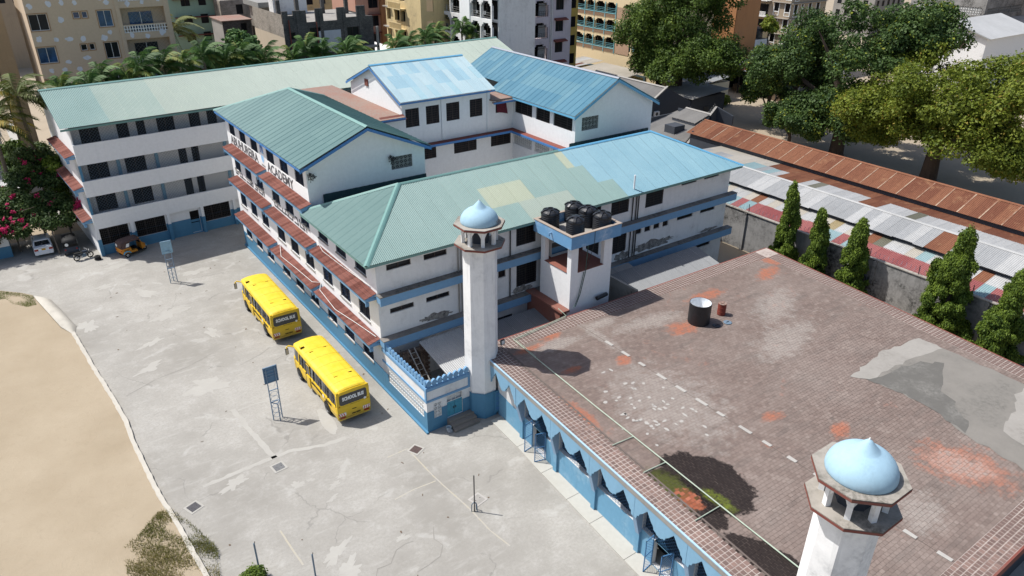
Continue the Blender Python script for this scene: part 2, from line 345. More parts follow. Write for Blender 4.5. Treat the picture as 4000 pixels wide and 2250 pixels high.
def sheets(parent, o, u, s, W, L, mats, sw=0.8, rows=3, lo=None, hi=None, overlap=0.12, amp=0.022, waves=6, name='roof_sheet', pick=None, jit=0.0, seam=.008):
    """corrugated sheets laid in rows up a slope: o eave corner, u along the eave, s up the slope"""
    u = Vector(u).normalized(); s = Vector(s).normalized(); n = u.cross(s).normalized()
    if n.z < 0: n = -n
    B = Matrix(((u.x, s.x, n.x, o[0]), (u.y, s.y, n.y, o[1]), (u.z, s.z, n.z, o[2]), (0, 0, 0, 1)))
    nc = max(1, round(W / sw)); cw = W / nc; rl = L / rows; out = []
    seg = waves * 4; xs = [cw * (i / seg) for i in range(seg + 1)]; hz = [amp * math.cos(2 * math.pi * waves * x / cw) + (seam if x < cw * .07 else 0) for x in xs]
    for c in range(nc):
        for r in range(rows):
            y0 = r * rl - (overlap if r else 0); y1 = (r + 1) * rl
            X = [c * cw + x for x in xs]
            l0 = [max(y0, lo(x)) if lo else y0 for x in X]; l1 = [min(y1, hi(x)) if hi else y1 for x in X]
            if all(b - a < 0.03 for a, b in zip(l0, l1)): continue
            m_ = pick(c, r) if pick else random.choice(mats)
            if m_ is None: continue
            lift = 0.012 * (rows - r) + 0.004 * (c % 2)
            full = all(abs(a - y0) < 1e-6 and abs(b - y1) < 1e-6 for a, b in zip(l0, l1))
            def mk():
                vs = [(x, max(0, a - y0), h + .012) for x, a, h in zip(xs, l0, hz)] + [(x, max(a, b) - y0, h) for x, a, b, h in zip(xs, l0, l1, hz)]
                k = len(xs); return MB().add(vs, [(i, i + 1, k + i + 1, k + i) for i in range(k - 1)]).mesh(name, m_)
            me = cached(('sh', round(cw, 3), round(y1 - y0, 3), m_, amp, waves), mk) if full else mk()
            T = B @ Matrix.Translation((c * cw, y0 + random.uniform(-jit, jit), lift)) @ Matrix.Rotation(random.uniform(-1, 1) * jit * .03, 4, 'Z')
            out.append(link(name, me, parent, T))
    return out
def textmesh(body, size, extrude=0.01, bold=0.0, space=1.0):
    c = bpy.data.curves.new('text', 'FONT'); c.body = body; c.size = size; c.extrude = extrude; c.offset = bold; c.space_character = space; c.resolution_u = 2
    c.align_x = 'CENTER'; c.align_y = 'CENTER'
    t = bpy.data.objects.new('t', c); COL.objects.link(t); bpy.context.view_layer.update()
    me = bpy.data.meshes.new_from_object(t.evaluated_get(bpy.context.evaluated_depsgraph_get())); bpy.data.objects.remove(t); bpy.data.curves.remove(c)
    return me
def lettering(name, body, size, M, mat, parent, width=None, **k):
    """flat letters on a wall; M maps x along, y into the wall, z up"""
    me = textmesh(body, size, **k); me.materials.clear(); me.materials.append(MT[mat] if isinstance(mat, str) else mat)
    sx = 1.0
    if width:
        xs = [v.co.x for v in me.vertices]; sx = width / (max(xs) - min(xs))
    return link(name, me, parent, M @ Matrix.Rotation(math.pi / 2, 4, 'X') @ Matrix.Diagonal((sx, 1, 1, 1)))
# ------------------------------------------------------------------ ground
def concrete_mat():
    k = NB('yard_concrete', 0.9, 0.2); P = k.pos()
    big = k.noise(P, 0.11, 6, 0.62); mid = k.noise(P, 0.7, 6, 0.7); fine = k.noise(P, 6.0, 5, 0.75); sp = k.noise(P, 22.0, 3, 0.8)
    c = k.mix(k.ramp(big, 0.36, 0.64), (0.25, 0.237, 0.21, 1), (0.36, 0.345, 0.312, 1))
    c = k.mix(k.math('MULTIPLY', k.ramp(mid, 0.5, 0.75), 0.5), c, (0.445, 0.43, 0.40, 1))
    c = k.mix(k.math('MULTIPLY', k.ramp(mid, 0.46, 0.28), 0.35), c, (0.24, 0.225, 0.205, 1))
    c = k.mix(k.math('MULTIPLY', k.ramp(fine, 0.4, 0.7), 0.6), c, (0.235, 0.22, 0.195, 1))
    c = k.mix(k.math('MULTIPLY', k.ramp(sp, 0.55, 0.75), 0.55), c, (0.19, 0.178, 0.155, 1))
    # worn scrape marks running along the traffic
    stz = k.noise(k.mapv(P, (0.5, 2.4, 1), (0, 0, 0.35)), 0.9, 5, 0.7)
    c = k.mix(k.math('MULTIPLY', k.ramp(stz, 0.55, 0.75), 0.35), c, (0.43, 0.418, 0.385, 1))
    # cracks: edges of big distorted cells, broken up
    nd = k.n.new('ShaderNodeTexNoise'); k.l.new(P, nd.inputs['Vector']); nd.inputs['Scale'].default_value = 0.8; nd.inputs['Detail'].default_value = 5
    vm = k.n.new('ShaderNodeVectorMath'); vm.operation = 'MULTIPLY_ADD'; k.l.new(nd.outputs['Color'], vm.inputs[0]); vm.inputs[1].default_value = (1.6, 1.6, 0); k.l.new(P, vm.inputs[2])
    e1 = k.voro(vm.outputs[0], 0.17, 'DISTANCE_TO_EDGE'); gate = k.ramp(k.noise(P, 0.3, 2), 0.5, 0.56)
    cr = k.math('MULTIPLY', k.ramp(e1, 0.008, 0.002), gate)
    c = k.mix(k.math('MULTIPLY', cr, 0.5), c, (0.17, 0.16, 0.145, 1))
    wide = k.math('MULTIPLY', k.ramp(e1, 0.045, 0.02), k.ramp(k.noise(P, 0.45, 3), 0.54, 0.6))
    c = k.mix(k.math('MULTIPLY', wide, 0.3), c, (0.44, 0.43, 0.40, 1))
    k.bump(k.math('ADD', fine, sp), 0.25, 0.02)
    return k.out(c)
def sand_mat():
    k = NB('dry_sand', 0.95, 0.1); P = k.pos()
    big = k.noise(P, 0.16, 5, 0.6); mid = k.noise(k.mapv(P, (1, 1, 1), (0, 0, 0.6)), 2.4, 6, 0.75, 0.6); fine = k.noise(P, 30, 3, 0.7)
    c = k.mix(k.ramp(big, 0.3, 0.7), (0.30, 0.243, 0.168, 1), (0.375, 0.312, 0.226, 1))
    c = k.mix(k.math('MULTIPLY', k.ramp(mid, 0.55, 0.8), 0.6), c, (0.265, 0.215, 0.15, 1))
    c = k.mix(k.math('MULTIPLY', k.ramp(fine, 0.5, 0.85), 0.35), c, (0.22, 0.175, 0.12, 1))
    k.bump(k.math('ADD', k.math('MULTIPLY', mid, 1.5), fine), 0.5, 0.05)
    return k.out(c)
MT['yard'] = concrete_mat(); MT['sand'] = sand_mat()
MT['patch'] = plaster('repair_mortar', (0.375, 0.36, 0.325, 1), dirt=(0.29, 0.275, 0.245, 1), amt=0.8, blotch=0.5, streak=0)
MT['crackfill'] = plaster('crack_grey', (0.24, 0.225, 0.20, 1), streak=0)  # mid-grey tone of the drawn crack strips
MT['patch_dark'] = plaster('damp_mortar', (0.40, 0.38, 0.35, 1), dirt=(0.22, 0.2, 0.17, 1), amt=0.7, blotch=0.5, streak=0)
MT['apron'] = plaster('pale_apron_concrete', (0.43, 0.415, 0.37, 1), dirt=(0.27, 0.245, 0.2, 1), amt=0.6, blotch=0.38, streak=0)
MT['kerbc'] = plaster('kerb_concrete', (0.46, 0.43, 0.37, 1), dirt=(0.22, 0.2, 0.17, 1), amt=0.7, blotch=0.42, streak=0)
MT['earth'] = plaster('bare_earth', (0.34, 0.28, 0.205, 1), dirt=(0.23, 0.185, 0.135, 1), amt=0.6, blotch=0.45, streak=0)
MT['yline'] = plaster('worn_yellow_line', (0.40, 0.36, 0.27, 1), dirt=(0.345, 0.33, 0.30, 1), amt=1.0, blotch=0.68, streak=0)
struct('ground', MB().quad((-900, -900, -.03), (1500, -900, -.03), (1500, 1500, -.03), (-900, 1500, -.03)), 'earth')
struct('playground', MB().quad((-45, -60, 0), (36, -60, 0), (36, 45, 0), (-45, 45, 0)), 'yard')
KB = [(-17.08, 21.31), (-16.81, 17.41), (-16.58, 14.2), (-16.36, 11.87), (-16.11, 8.74), (-15.96, 6.32), (-16.02, 3.68), (-15.91, 0.53), (-15.8, -2.24), (-15.6, -4.15), (-15.45, -6.11), (-15.34, -8.03), (-15.2, -9.92), (-15.0, -13), (-14.7, -20), (-14.5, -45)]
SB = [(-42, 36.0), (-28, 34.6), (-23, 33.9), (-21.27, 33.2), (-19.79, 31.65), (-19.07, 30.65), (-18.85, 29.2), (-18.4, 26.5), (-17.75, 22.6)] + KB
sb = MB(); sb.add([(x, y, .11) for x, y in SB] + [(-200, -45, .11), (-200, 36, .11)], [tuple(range(len(SB) + 1, -1, -1))])
sb.add([(x, y, .11) for x, y in SB] + [(x + .05, y + .05, 0) for x, y in SB], [(i, i + 1, len(SB) + i + 1, len(SB) + i) for i in range(len(SB) - 1)])
struct('sand_field', sb, 'sand')
kb = MB(); rr = random.Random(3); fine = []
for (x0, y0), (x1, y1) in zip(KB[:-1], KB[1:]):
    n = max(1, int(abs(y1 - y0) / 0.35))
    fine += [(x0 + (x1 - x0) * i / n, y0 + (y1 - y0) * i / n) for i in range(n)]
fine.append(KB[-1]); K4 = []
for x, y in fine:
    j = rr.uniform(-.025, .025); K4.append([(x - .14 + rr.uniform(-.03, .03), y, .10), (x - .12 + j, y, .175 + rr.uniform(-.015, .01)), (x + .12 + j, y, .18 + rr.uniform(-.02, .01)), (x + .15 + j, y, 0)])
kv = [p for q in K4 for p in q]
kb.add(kv, [(4 * i + a, 4 * i + a + 1, 4 * i + a + 5, 4 * i + a + 4) for i in range(len(K4) - 1) for a in range(3)])
struct('kerb', kb, 'kerbc')
# smooth cement ramp where the kerb ends
rm = MB(); L_ = [(-18.95, 30.4), (-18.85, 29.2), (-18.5, 27), (-18.1, 24.6), (-17.75, 22.6), (-17.2, 21.2)]; R_ = [(-18.7, 30.3), (-17.8, 28.8), (-17.35, 26.4), (-17.0, 24.2), (-16.72, 22.5), (-16.95, 21.15)]
rv = []
for i, (a, b) in enumerate(zip(L_, R_)):
    h = [0.02, .3, .42, .42, .36, .05][i]
    for t in range(7):
        s_ = t / 6; rv.append((a[0] + (b[0] - a[0]) * s_, a[1] + (b[1] - a[1]) * s_, 0.10 * (1 - s_) + .0 + h * math.sin(math.pi * (0.08 + .9 * s_)) ** .7))
rm.add(rv, [(7 * i + t, 7 * i + t + 1, 7 * i + t + 8, 7 * i + t + 7) for i in range(5) for t in range(6)])
struct('cement_ramp', rm, 'kerbc', True)
def blob(name, mat, cx, cy, rx, ry, rot=0, z=.005, n=44, jag=.42, seed=0, parent=None, thick=0):
    r = random.Random(seed * 31 + 7); ph = [r.uniform(0, 6.28) for _ in range(4)]; pts = []
    for i in range(n):
        a = 2 * math.pi * i / n
        k = 1 + jag * (.5 * math.sin(2 * a + ph[0]) + .45 * math.sin(3 * a + ph[1]) + .4 * math.sin(5 * a + ph[2]) + .3 * math.sin(9 * a + ph[3])) + r.uniform(-jag, jag) * .5
        x, y = rx * k * math.cos(a), ry * k * math.sin(a); pts.append((cx + x * math.cos(rot) - y * math.sin(rot), cy + x * math.sin(rot) + y * math.cos(rot), z))
    m = MB().add(pts, [tuple(range(n))])
    o = part(name, m, mat); o['kind'] = 'structure'
    return o
def strip(name, mat, pts, w, z=.006, jag=.3, seed=1):
    r = random.Random(seed); vs = []; P = []
    for (x0, y0), (x1, y1) in zip(pts[:-1], pts[1:]):
        n = max(2, int(math.hypot(x1 - x0, y1 - y0) / .3)); P += [(x0 + (x1 - x0) * i / n, y0 + (y1 - y0) * i / n) for i in range(n)]
    P.append(pts[-1])
    for i, (x, y) in enumerate(P):
        a, b = P[max(0, i - 1)], P[min(len(P) - 1, i + 1)]; dx, dy = b[0] - a[0], b[1] - a[1]; l = math.hypot(dx, dy) or 1; nx, ny = -dy / l, dx / l
        h0, h1 = w / 2 * (1 + r.uniform(-jag, jag)), w / 2 * (1 + r.uniform(-jag, jag)); o = r.uniform(-jag, jag) * w * .4
        vs += [(x + nx * (h0 + o), y + ny * (h0 + o), z), (x - nx * (h1 - o), y - ny * (h1 - o), z)]
    return struct(name, MB().add(vs, [(2 * i, 2 * i + 1, 2 * i + 3, 2 * i + 2) for i in range(len(P) - 1)]), mat)
for i, (x, y, rx, ry, ro) in enumerate([(-6.0, 27.5, 1.1, .55, .2), (-10.7, 25.5, 1.3, .5, 2.2), (-13.6, 29, .7, .4, .3), (-9.9, 20.4, 1.3, .7, .3), (-10.4, 7.6, 1.0, 1.3, .6), (-7.9, 15.1, .35, .9, .2), (-16.0, 22.0, .7, .9, 0), (-11.8, 33.0, 1.1, .5, .2),
        (-11.9, -3.7, .8, .4, .3), (-8.84, -5.97, .35, .3, 0), (-8.05, -6.02, .2, .14, 0), (-6.39, -6.7, .3, .18, .2), (-7.08, -7.27, .38, .2, .3), (-7.6, -8.25, .35, .16, .4), (-6.83, -8.72, .2, .12, 0), (-9.1, -13.7, .9, .5, .6), (-9.1, -12.2, .8, .4, .5), (-5.7, -13.3, .35, .22, 0), (-13.2, 12.5, 1.0, .4, .3), (-12.3, 16.2, .9, .35, .5)]):
    blob('repair_patch', 'patch', x, y, rx, ry, ro, seed=i)
blob('repair_patch', 'patch', -4.95, -1.2, .42, 1.6, -.05, jag=.08, seed=50)
strip('mortar_seam', 'patch', [(-9.71, 3.78), (-9.51, 0.99), (-9.12, -2.83)], .34)
strip('mortar_seam', 'patch', [(-9.47, 3.45), (-8.27, 3.5), (-7.02, 3.3)], .16)
strip('mortar_seam', 'patch', [(-13.5, -2.9), (-10.11, -2.77), (-8.19, -2.69), (-6.09, -3.42), (-4.67, -3.51)], .3, seed=4)
strip('crack', 'crackfill', [(-3.93, -13.56), (-4.34, -14.39), (-4.2, -15.02), (-4.68, -15.63), (-5.36, -15.76), (-6.22, -15.85)], .035, z=.009, jag=.9)
strip('crack', 'crackfill', [(-8.06, -14.84), (-7.79, -14.44), (-7.06, -14.56), (-6.41, -13.88), (-5.83, -13.77), (-5.34, -13.84)], .035, z=.009, jag=.9)
strip('crack', 'crackfill', [(-15.4, 9.6), (-13.2, 10.6), (-10.9, 11.0), (-8.8, 11.9)], .03, z=.009, jag=.8, seed=9)
strip('crack', 'crackfill', [(-7.6, 9.0), (-5.9, 9.6), (-4.9, 10.2)], .03, z=.009, jag=.8, seed=12)
for i, P in enumerate(([(-1.92, -6.81), (-1.84, -9.97), (-1.72, -11.5), (-1.52, -13.51), (-1.49, -15.62), (-1.24, -17.17)], [(-1.94, -10.43), (-3.4, -10.32), (-4.68, -10.42)], [(-11.0, -8.91), (-10.92, -10.91), (-10.86, -11.98)], [(-3.33, -6.83), (-1.92, -6.81)])):
    strip('painted_line', 'yline', P, .09, z=.004, jag=.2, seed=20 + i)
# pale apron slabs along the mosque
ap = [(4.04, -7.5), (3.91, -10.76), (3.65, -13.62), (3.48, -16.26), (3.32, -18.48), (3.1, -21.5), (2.8, -26), (2.3, -36)]
for i in range(len(ap) - 1):
    (x0, y0), (x1, y1) = ap[i], ap[i + 1]
    struct('apron_slab', MB().box(0, 1, 0, 1, 0, .06).xf(Matrix(((5.2 - x0, x1 - x0, 0, x0), (0, y1 - y0 + .03, 0, y0), (0, 0, 1, 0), (0, 0, 0, 1)))), 'apron')
# ------------------------------------------------------------------ front school block
SB_ = root('school_building', 'white school block with green and blue hipped roofs and red tiled canopies', 'building', (0, 0, 0))
YS = [(30.1, 28.4), (27.05, 25.3), (23.95, 22.15), (19.9, 18.05), (16.7, 14.9), (13.4, 11.6), (9.8, 8.0), (6.55, 4.8), (3.3, 1.55)]
RZ = [(1.4, 2.75), (4.75, 6.25), (8.35, 9.75), (11.78, 13.05)]
H1 = [(31.05 - a, 31.05 - b, z0, z1) for a, b in YS[:6] for z0, z1 in RZ]
H2 = [(10.9 - a, 10.9 - b, z0, z1) for a, b in YS[6:] for z0, z1 in RZ[:3]]
w = MB(); MF1 = wall(w, (0, 31.05, 0), (0, -1, 0), 20.15, 13.5, H1); MF2 = wall(w, (0, 10.9, 0), (0, -1, 0), 10.9, 10.2, H2)
part('front_wall', w, 'white', SB_)
for M_, H_ in ((MF1, H1), (MF2, H2)):
    for h in H_:
        wo = window(SB_, M_, h, 'grille', glass=random.choice(['glass', 'glass', 'glass', 'glass2', 'blueglass']))
        if h[2] < 11: link('window_sill', cached(('sill', round(h[1] - h[0], 2)), lambda: MB().box(-.06, h[1] - h[0] + .06, -.09, .12, -.07, -.002).mesh('window_sill', 'cement')), wo)
w = MB()
wall(w, (-.03, 31.05, 0), (0, -1, 0), 31.05, 1.6, [(31.05 - a, 31.05 - b, 1.33, 1.6) for a, b in YS], .03)
w.box(-.03, 0, 0, 31.05, 1.6, 1.603); w.box(-.16, -.031, -.0, 31.1, 0, .14)
part('plinth', w, 'blue_dado', SB_)
def barrel(pitch=.165, L=.95, n=2, rise=.3, mat='tile', name='roof_tile'):
    def mk():
        m = MB(); xs = []; W = pitch * n
        seg = 6
        for i in range(n * seg + 1):
            x = W * i / (n * seg); t = (i % seg) / seg; xs.append((x, .05 * math.sin(math.pi * t)))
        cols = 3; vs = []
        for r in range(cols):
            y0 = L * r / cols; y1 = L * (r + 1) / cols
            vs_ = [(x, y0, h + .05) for x, h in xs] + [(x, y1, h + .018) for x, h in xs]; k = len(xs)
            m.add(vs_, [(i, i + 1, k + i + 1, k + i) for i in range(k - 1)])
            m.add([(xs[0][0], y0, -.0), (xs[-1][0], y0, 0), (xs[-1][0], y0, .05), (xs[0][0], y0, .05)], [(0, 1, 2, 3)])
        return m.mesh(name, mat)
    return cached(('barrel', pitch, L, n, mat), mk)
def canopy(parent, o, u, W, zf, proj=.85, fas=.42, rise=.22, tiles=True, name='canopy', fmat='blue'):
    """tiled window canopy: blue slab and fascia, tiles on top; o is the wall point at the left seen from outside"""
    M = frameM((o[0], o[1], 0), u)
    m = MB()
    m.prism([M @ Vector(p) for p in ((0, 0, zf + rise - .1), (0, -proj, zf - .1), (0, -proj, zf - fas), (0, -proj + .09, zf - fas), (0, -proj + .09, zf - .2), (0, 0, zf + rise - .22))], M.to_3x3() @ Vector((W, 0, 0)))
    for x in (0, W - .08):
        m.obox(M, x - .01, x + .09, -proj + .09, -.0, zf - .3, zf - .12); m.obox(M, x - .008, x + .088, -proj + .002, -proj + .25, zf - fas - .22, zf - fas + .05)
    c = part(name, m, fmat, parent)
    if tiles:
        L = math.hypot(proj + .08, rise * (proj + .08) / proj); n = int(W / .33); pw = W / n
        me = barrel(.165, L)
        s = Vector((0, proj, rise)).normalized()
        T = Matrix(((1, 0, 0, 0), (0, s.y, -s.z, 0), (0, s.z, s.y, 0), (0, 0, 0, 1)))
        for i in range(n):
            link('roof_tile', me, c, M @ Matrix.Translation((i * pw, -proj - .08, zf - .1 - rise * .08 / proj + random.uniform(0, .012))) @ T @ Matrix.Rotation(random.uniform(-.012, .012), 4, 'Z') @ Matrix.Diagonal((pw / .33, 1, 1, 1)))
    return c
for y0, y1, zs in ((30.05, 20.5, (10.7, 7.55, 3.95)), (19.95, 10.5, (10.65, 7.5, 3.9)), (9.9, .1, (7.5, 3.95))):
    for z in zs: canopy(SB_, (0, y0, 0), (0, -1, 0), y0 - y1, z)
# side wall of the low wing
SH = [(.8, 2.65, 9.15, 9.58), (3.65, 5.5, 9.15, 9.58), (.84, 2.7, 5.85, 6.24), (3.68, 5.6, 5.85, 6.24), (11.5, 13.35, 8.2, 9.82), (11.55, 13.5, 4.75, 6.75), (9.87, 10.55, 6.0, 6.6), (7.6, 9.3, 8.2, 9.8), (18.0, 19.9, 8.3, 9.85), (18.0, 19.9, 4.9, 6.8), (21.0, 22.98, 8.5, 9.9), (24.9, 27.0, 8.35, 9.87), (29.16, 31.07, 9.5, 9.9), (32.06, 34.0, 9.5, 9.9), (21.4, 23.0, 4.95, 6.83)]
SH += [(24.05, 24.72, 6.13, 6.6), (25.1, 25.8, 6.12, 6.62), (26.18, 26.9, 6.12, 6.62), (27.29, 27.98, 6.1, 6.6), (29.08, 31.1, 6.26, 6.66), (32.1, 34.05, 6.28, 6.66), (29.13, 31.04, 2.78, 3.16), (32.09, 34.03, 2.78, 3.16), (25.1, 25.7, 2.7, 3.1), (26.2, 26.8, 2.7, 3.1), (27.3, 27.9, 2.7, 3.1), (9.6, 11.2, 1.0, 2.6)]
w = MB(); MS = wall(w, (0, 0, 0), (1, 0, 0), 35.6, 10.2, SH)
part('side_wall', w, 'white_side', SB_)
for h in SH:
    big = (h[3] - h[2]) > 1
    window(SB_, MS, h, 'louvre' if big else 'plain', bars='darkmetal' if big else None)
w = MB(); wall(w, (35.6, 0, 0), (0, 1, 0), 10.9, 10.2); wall(w, (35.6, 10.9, 0), (-1, 0, 0), 25.5, 10.2)
wall(w, (10.1, 10.9, 0), (0, 1, 0), 20.15, 13.5); wall(w, (10.1, 31.05, 0), (-1, 0, 0), 10.1, 13.5)
part('rear_wall', w, 'white', SB_)
for zt, zb in ((7.58, 6.95), (4.18, 3.52)):
    b = MB(); b.box(-.1, 36.2, -.62, -.003, zb + .12, zt); b.box(-.1, 36.2, -.62, -.52, zb, zb + .12); o_ = part('window_hood', b, 'blue', SB_)
    l = MB(); l.box(-.13, 36.23, -.65, -.003, zt, zt + .05); part('ledge', l, 'ledge', o_)
for x in (6.35, 6.6, 10.9, 23.35, 23.75, 24.0):
    t = MB().tube([(x, -.09, 10.0), (x, -.09, 7.63)], .05, 6); t.tube([(x, -.09, 6.9), (x, -.09, 4.24)], .05, 6); part('drain_pipe', t, 'cement' if x < 8 else 'darkmetal', SB_)
# crumbling render above the lower hood
k = NB('spalled_render', 0.95, 0.1); n_ = k.noise(k.pos(), 3, 6, .8); MT['spall'] = k.out(k.mix(k.ramp(n_, .35, .65), (.07, .065, .06, 1), (.36, .34, .31, 1)))
for x, z, rx, rz, sd in ((26.2, 4.75, 2.6, .42, 1), (22.6, 4.6, .9, .35, 2), (4.4, 4.55, 1.3, .3, 3), (12.2, 4.5, 1.0, .3, 4), (33.5, 4.4, 1.2, .18, 5)):
    r = random.Random(sd); n = 30
    pts = [(x + rx * (1 + r.uniform(-.3, .2)) * math.cos(6.283 * i / n), -.012, z + rz * (1 + r.uniform(-.5, .3)) * math.sin(6.283 * i / n)) for i in range(n)]
    part('spalled_render', MB().prism(pts, (0, .011, 0)), 'spall', SB_)
# gable of the tall wing
GB = (7.05, 8.95, 12.05, 13.1)
w = MB(); MG = wall(w, (0, 10.9, 9.0), (1, 0, 0), 10.1, 4.5, [(GB[0], GB[1], GB[2] - 9, GB[3] - 9)])
w.add([(0, 10.9, 13.5), (10.1, 10.9, 13.5), (4.97, 10.9, 15.75)], [(0, 1, 2)])
part('gable_wall', w, 'white', SB_)
breeze(SB_, frameM((0, 10.9, 0), (1, 0, 0)), GB, 'gridgrey', .38)
# roofs of the front block
def yellow(x, y): return (9.7 < x < 14.2 and 1.4 < y < 4.2)
Lw = math.hypot(6.02, 2.77)
def pk(c, r):
    x = -.9 + (c + .5) * 37.4 / 47; rr_ = r
    if 9.9 < x < 14.0 and r == 1: return 'rf_yellow'
    if 12.6 < x < 17.3 and r == 0: return 'rf_pale'
    if x > 20.6 + (1.2 if r == 0 else 0) - (1.2 if r == 2 else 0): return 'rf_blue2'
    if 19.3 < x < 20.6 and r == 2: return 'rf_yellow'
    return 'rf_green'
sheets(SB_, (-.9, -.62, 10.13), (1, 0, 0), (0, 6.02, 2.77), 37.4, Lw, None, .8, 3, hi=lambda x: Lw * min(1, x / 5.7, (37.4 - x) / 6.2), pick=pk)
Lh = math.hypot(5.7, 2.77)
sheets(SB_, (-.9, 10.88, 10.13), (0, -1, 0), (5.7, 0, 2.77), 11.5, Lh, ['rf_green'], .8, 2, hi=lambda x: Lh * min(1, (x + .6) / 5.95, (11.5 - x) / 6.05))
Lh2 = math.hypot(6.2, 2.77)
sheets(SB_, (36.5, -.62, 10.13), (0, 1, 0), (-6.2, 0, 2.77), 11.5, Lh2, ['rf_blue2'], .8, 2, hi=lambda x: Lh2 * min(1, x / 6.0, (12.1 - x) / 6.0))
part('far_roof_slope', MB().quad((4.9, 5.4, 12.88), (30.2, 5.4, 12.88), (35, 10.85, 10.4), (.5, 10.85, 10.4)), 'rf_green', SB_)
def cap(parent, a, b, mat='cap', w=.32, name='ridge_cap'):
    a = Vector(a); b = Vector(b); d = (b - a).normalized(); s = d.cross(Vector((0, 0, 1))).normalized(); up = s.cross(d)
    if up.z < 0: up = -up
    P = [(-w / 2, -.045), (-w / 4, .03), (0, .075), (w / 4, .03), (w / 2, -.045)]
    vs = [q + s * x + up * z for q in (a, b) for x, z in P]
    return part(name, MB().add(vs, [(i, i + 1, 6 + i, 5 + i) for i in range(4)]), mat, parent)
cap(SB_, (4.8, 5.4, 12.92), (19.6, 5.4, 12.92)); cap(SB_, (19.6, 5.4, 12.92), (30.3, 5.4, 12.92), 'capblue')
cap(SB_, (-.9, -.62, 10.18), (4.8, 5.4, 12.95), w=.42); cap(SB_, (36.5, -.62, 10.18), (30.3, 5.4, 12.95), 'capblue'); cap(SB_, (-.5, 10.8, 10.35), (4.8, 5.4, 12.95))
part('fascia_board', MB().box(-.88, 36.45, -.6, -.57, 9.95, 10.12).box(-.88, -.85, -.57, 10.88, 9.95, 10.12), 'cap', SB_)
part('soffit', MB().quad((-.85, -.57, 10.0), (36.4, -.57, 10.0), (36.4, .1, 10.2), (-.85, .1, 10.2)).quad((-.85, -.57, 10.0), (.1, -.57, 10.2), (.1, 10.85, 10.2), (-.85, 10.85, 10.0)), 'void', SB_)
MT['flash'] = plain('dark_teal_flashing', (.025, .055, .06, 1), .6)
for xa, xb in ((1.1, 10.1), (25.4, 35.7)):
    fl = MB(); nn = int((xb - xa) / .3); V = [(xa + (xb - xa) * i / nn, 10.80 + .05 * (i % 2), z) for z in (10.5, 11.25) for i in range(nn + 1)]
    part('flashing_sheet', fl.add(V, [(i, i + 1, nn + 2 + i, nn + 1 + i) for i in range(nn)]), 'flash', SB_)
# tall wing roof
Lm = math.hypot(5.61, 2.34)
sheets(SB_, (-.64, 31.97, 13.66), (0, -1, 0), (5.61, 0, 2.34), 21.67, Lm, ['rf_main'], .8, 2, seam=.022, hi=lambda x: Lm * min(1, x / 5.4))
Lm2 = math.hypot(5.43, 2.34)
sheets(SB_, (10.4, 10.3, 13.66), (0, 1, 0), (-5.43, 0, 2.34), 21.67, Lm2, ['rf_main'], .8, 2, seam=.022, hi=lambda x: Lm2 * min(1, (21.67 - x) / 5.4))
part('far_hip_slope', MB().add([(-.6, 31.9, 13.66), (10.4, 31.9, 13.66), (4.97, 26.6, 15.98)], [(0, 1, 2)]), 'rf_main', SB_)
cap(SB_, (4.97, 10.25, 16.03), (4.97, 26.6, 16.03), w=.4); cap(SB_, (4.97, 26.6, 16.03), (-.64, 31.97, 13.7)); cap(SB_, (4.97, 26.6, 16.03), (10.4, 31.97, 13.7))
bb_ = MB()
for a, b in (((-.66, 10.28, 13.56), (4.97, 10.28, 15.92)), ((10.42, 10.28, 13.56), (4.97, 10.28, 15.92))):
    bb_.prism([a, b, (b[0], b[1], b[2] - .24), (a[0], a[1], a[2] - .24)], (0, .03, 0))
part('barge_board', bb_, 'fasciablue', SB_)
part('fascia_board', MB().box(-.66, -.63, 10.3, 31.9, 13.45, 13.62).box(10.36, 10.39, 10.3, 31.9, 13.45, 13.62), 'fasciablue', SB_)
part('soffit', MB().quad((-.62, 10.3, 13.5), (.1, 10.3, 13.5), (.1, 31.9, 13.5), (-.62, 31.9, 13.5)).quad((-.6, 10.31, 13.45), (4.97, 10.31, 15.7), (4.97, 10.95, 15.7), (-.6, 10.95, 13.45)).quad((10.35, 10.31, 13.45), (4.97, 10.31, 15.7), (4.97, 10.95, 15.7), (10.35, 10.95, 13.45)), 'white', SB_)
# vent pipe through the blue sheets
part('vent_pipe', MB().tube([(23.3, -.1, 10.3), (23.3, -.1, 11.6)], .07, 8), 'white', SB_)
# bundles of wire and nests under the gable
for p in ((.15, 10.75, 13.05), (6.85, 10.78, 13.25)):
    r = random.Random(5); m = MB()
    for i in range(14): m.tube([(p[0] + r.gauss(0, .05), p[1] - .05, p[2] + r.gauss(0, .08)), (p[0] + r.gauss(.1, .15), p[1] - .15 - r.random() * .15, p[2] + r.gauss(-.15, .15)), (p[0] + r.gauss(.25, .15), p[1] - .05, p[2] + r.gauss(-.3, .12))], .02, 4)
    part('wire_bundle', m, 'darkmetal', SB_)
part('cable', MB().tube([(-.05, 19.6, 4.3), (-.75, 17.5, 4.02), (-.6, 14.5, 4.06), (-.5, 11.2, 4.1), (-.1, 10.3, 4.3), (-.55, 9.5, 4.1), (-.8, 6.0, 4.02), (-.45, 3.0, 4.12), (-.2, .4, 4.2)], .022, 5), 'gridwhite', SB_)
part('cable', MB().tube([(-.05, 10.2, 7.9), (-.3, 8.5, 7.72), (-.2, 5.0, 7.75), (-.05, 1.0, 7.85)], .018, 5), 'gridwhite', SB_)
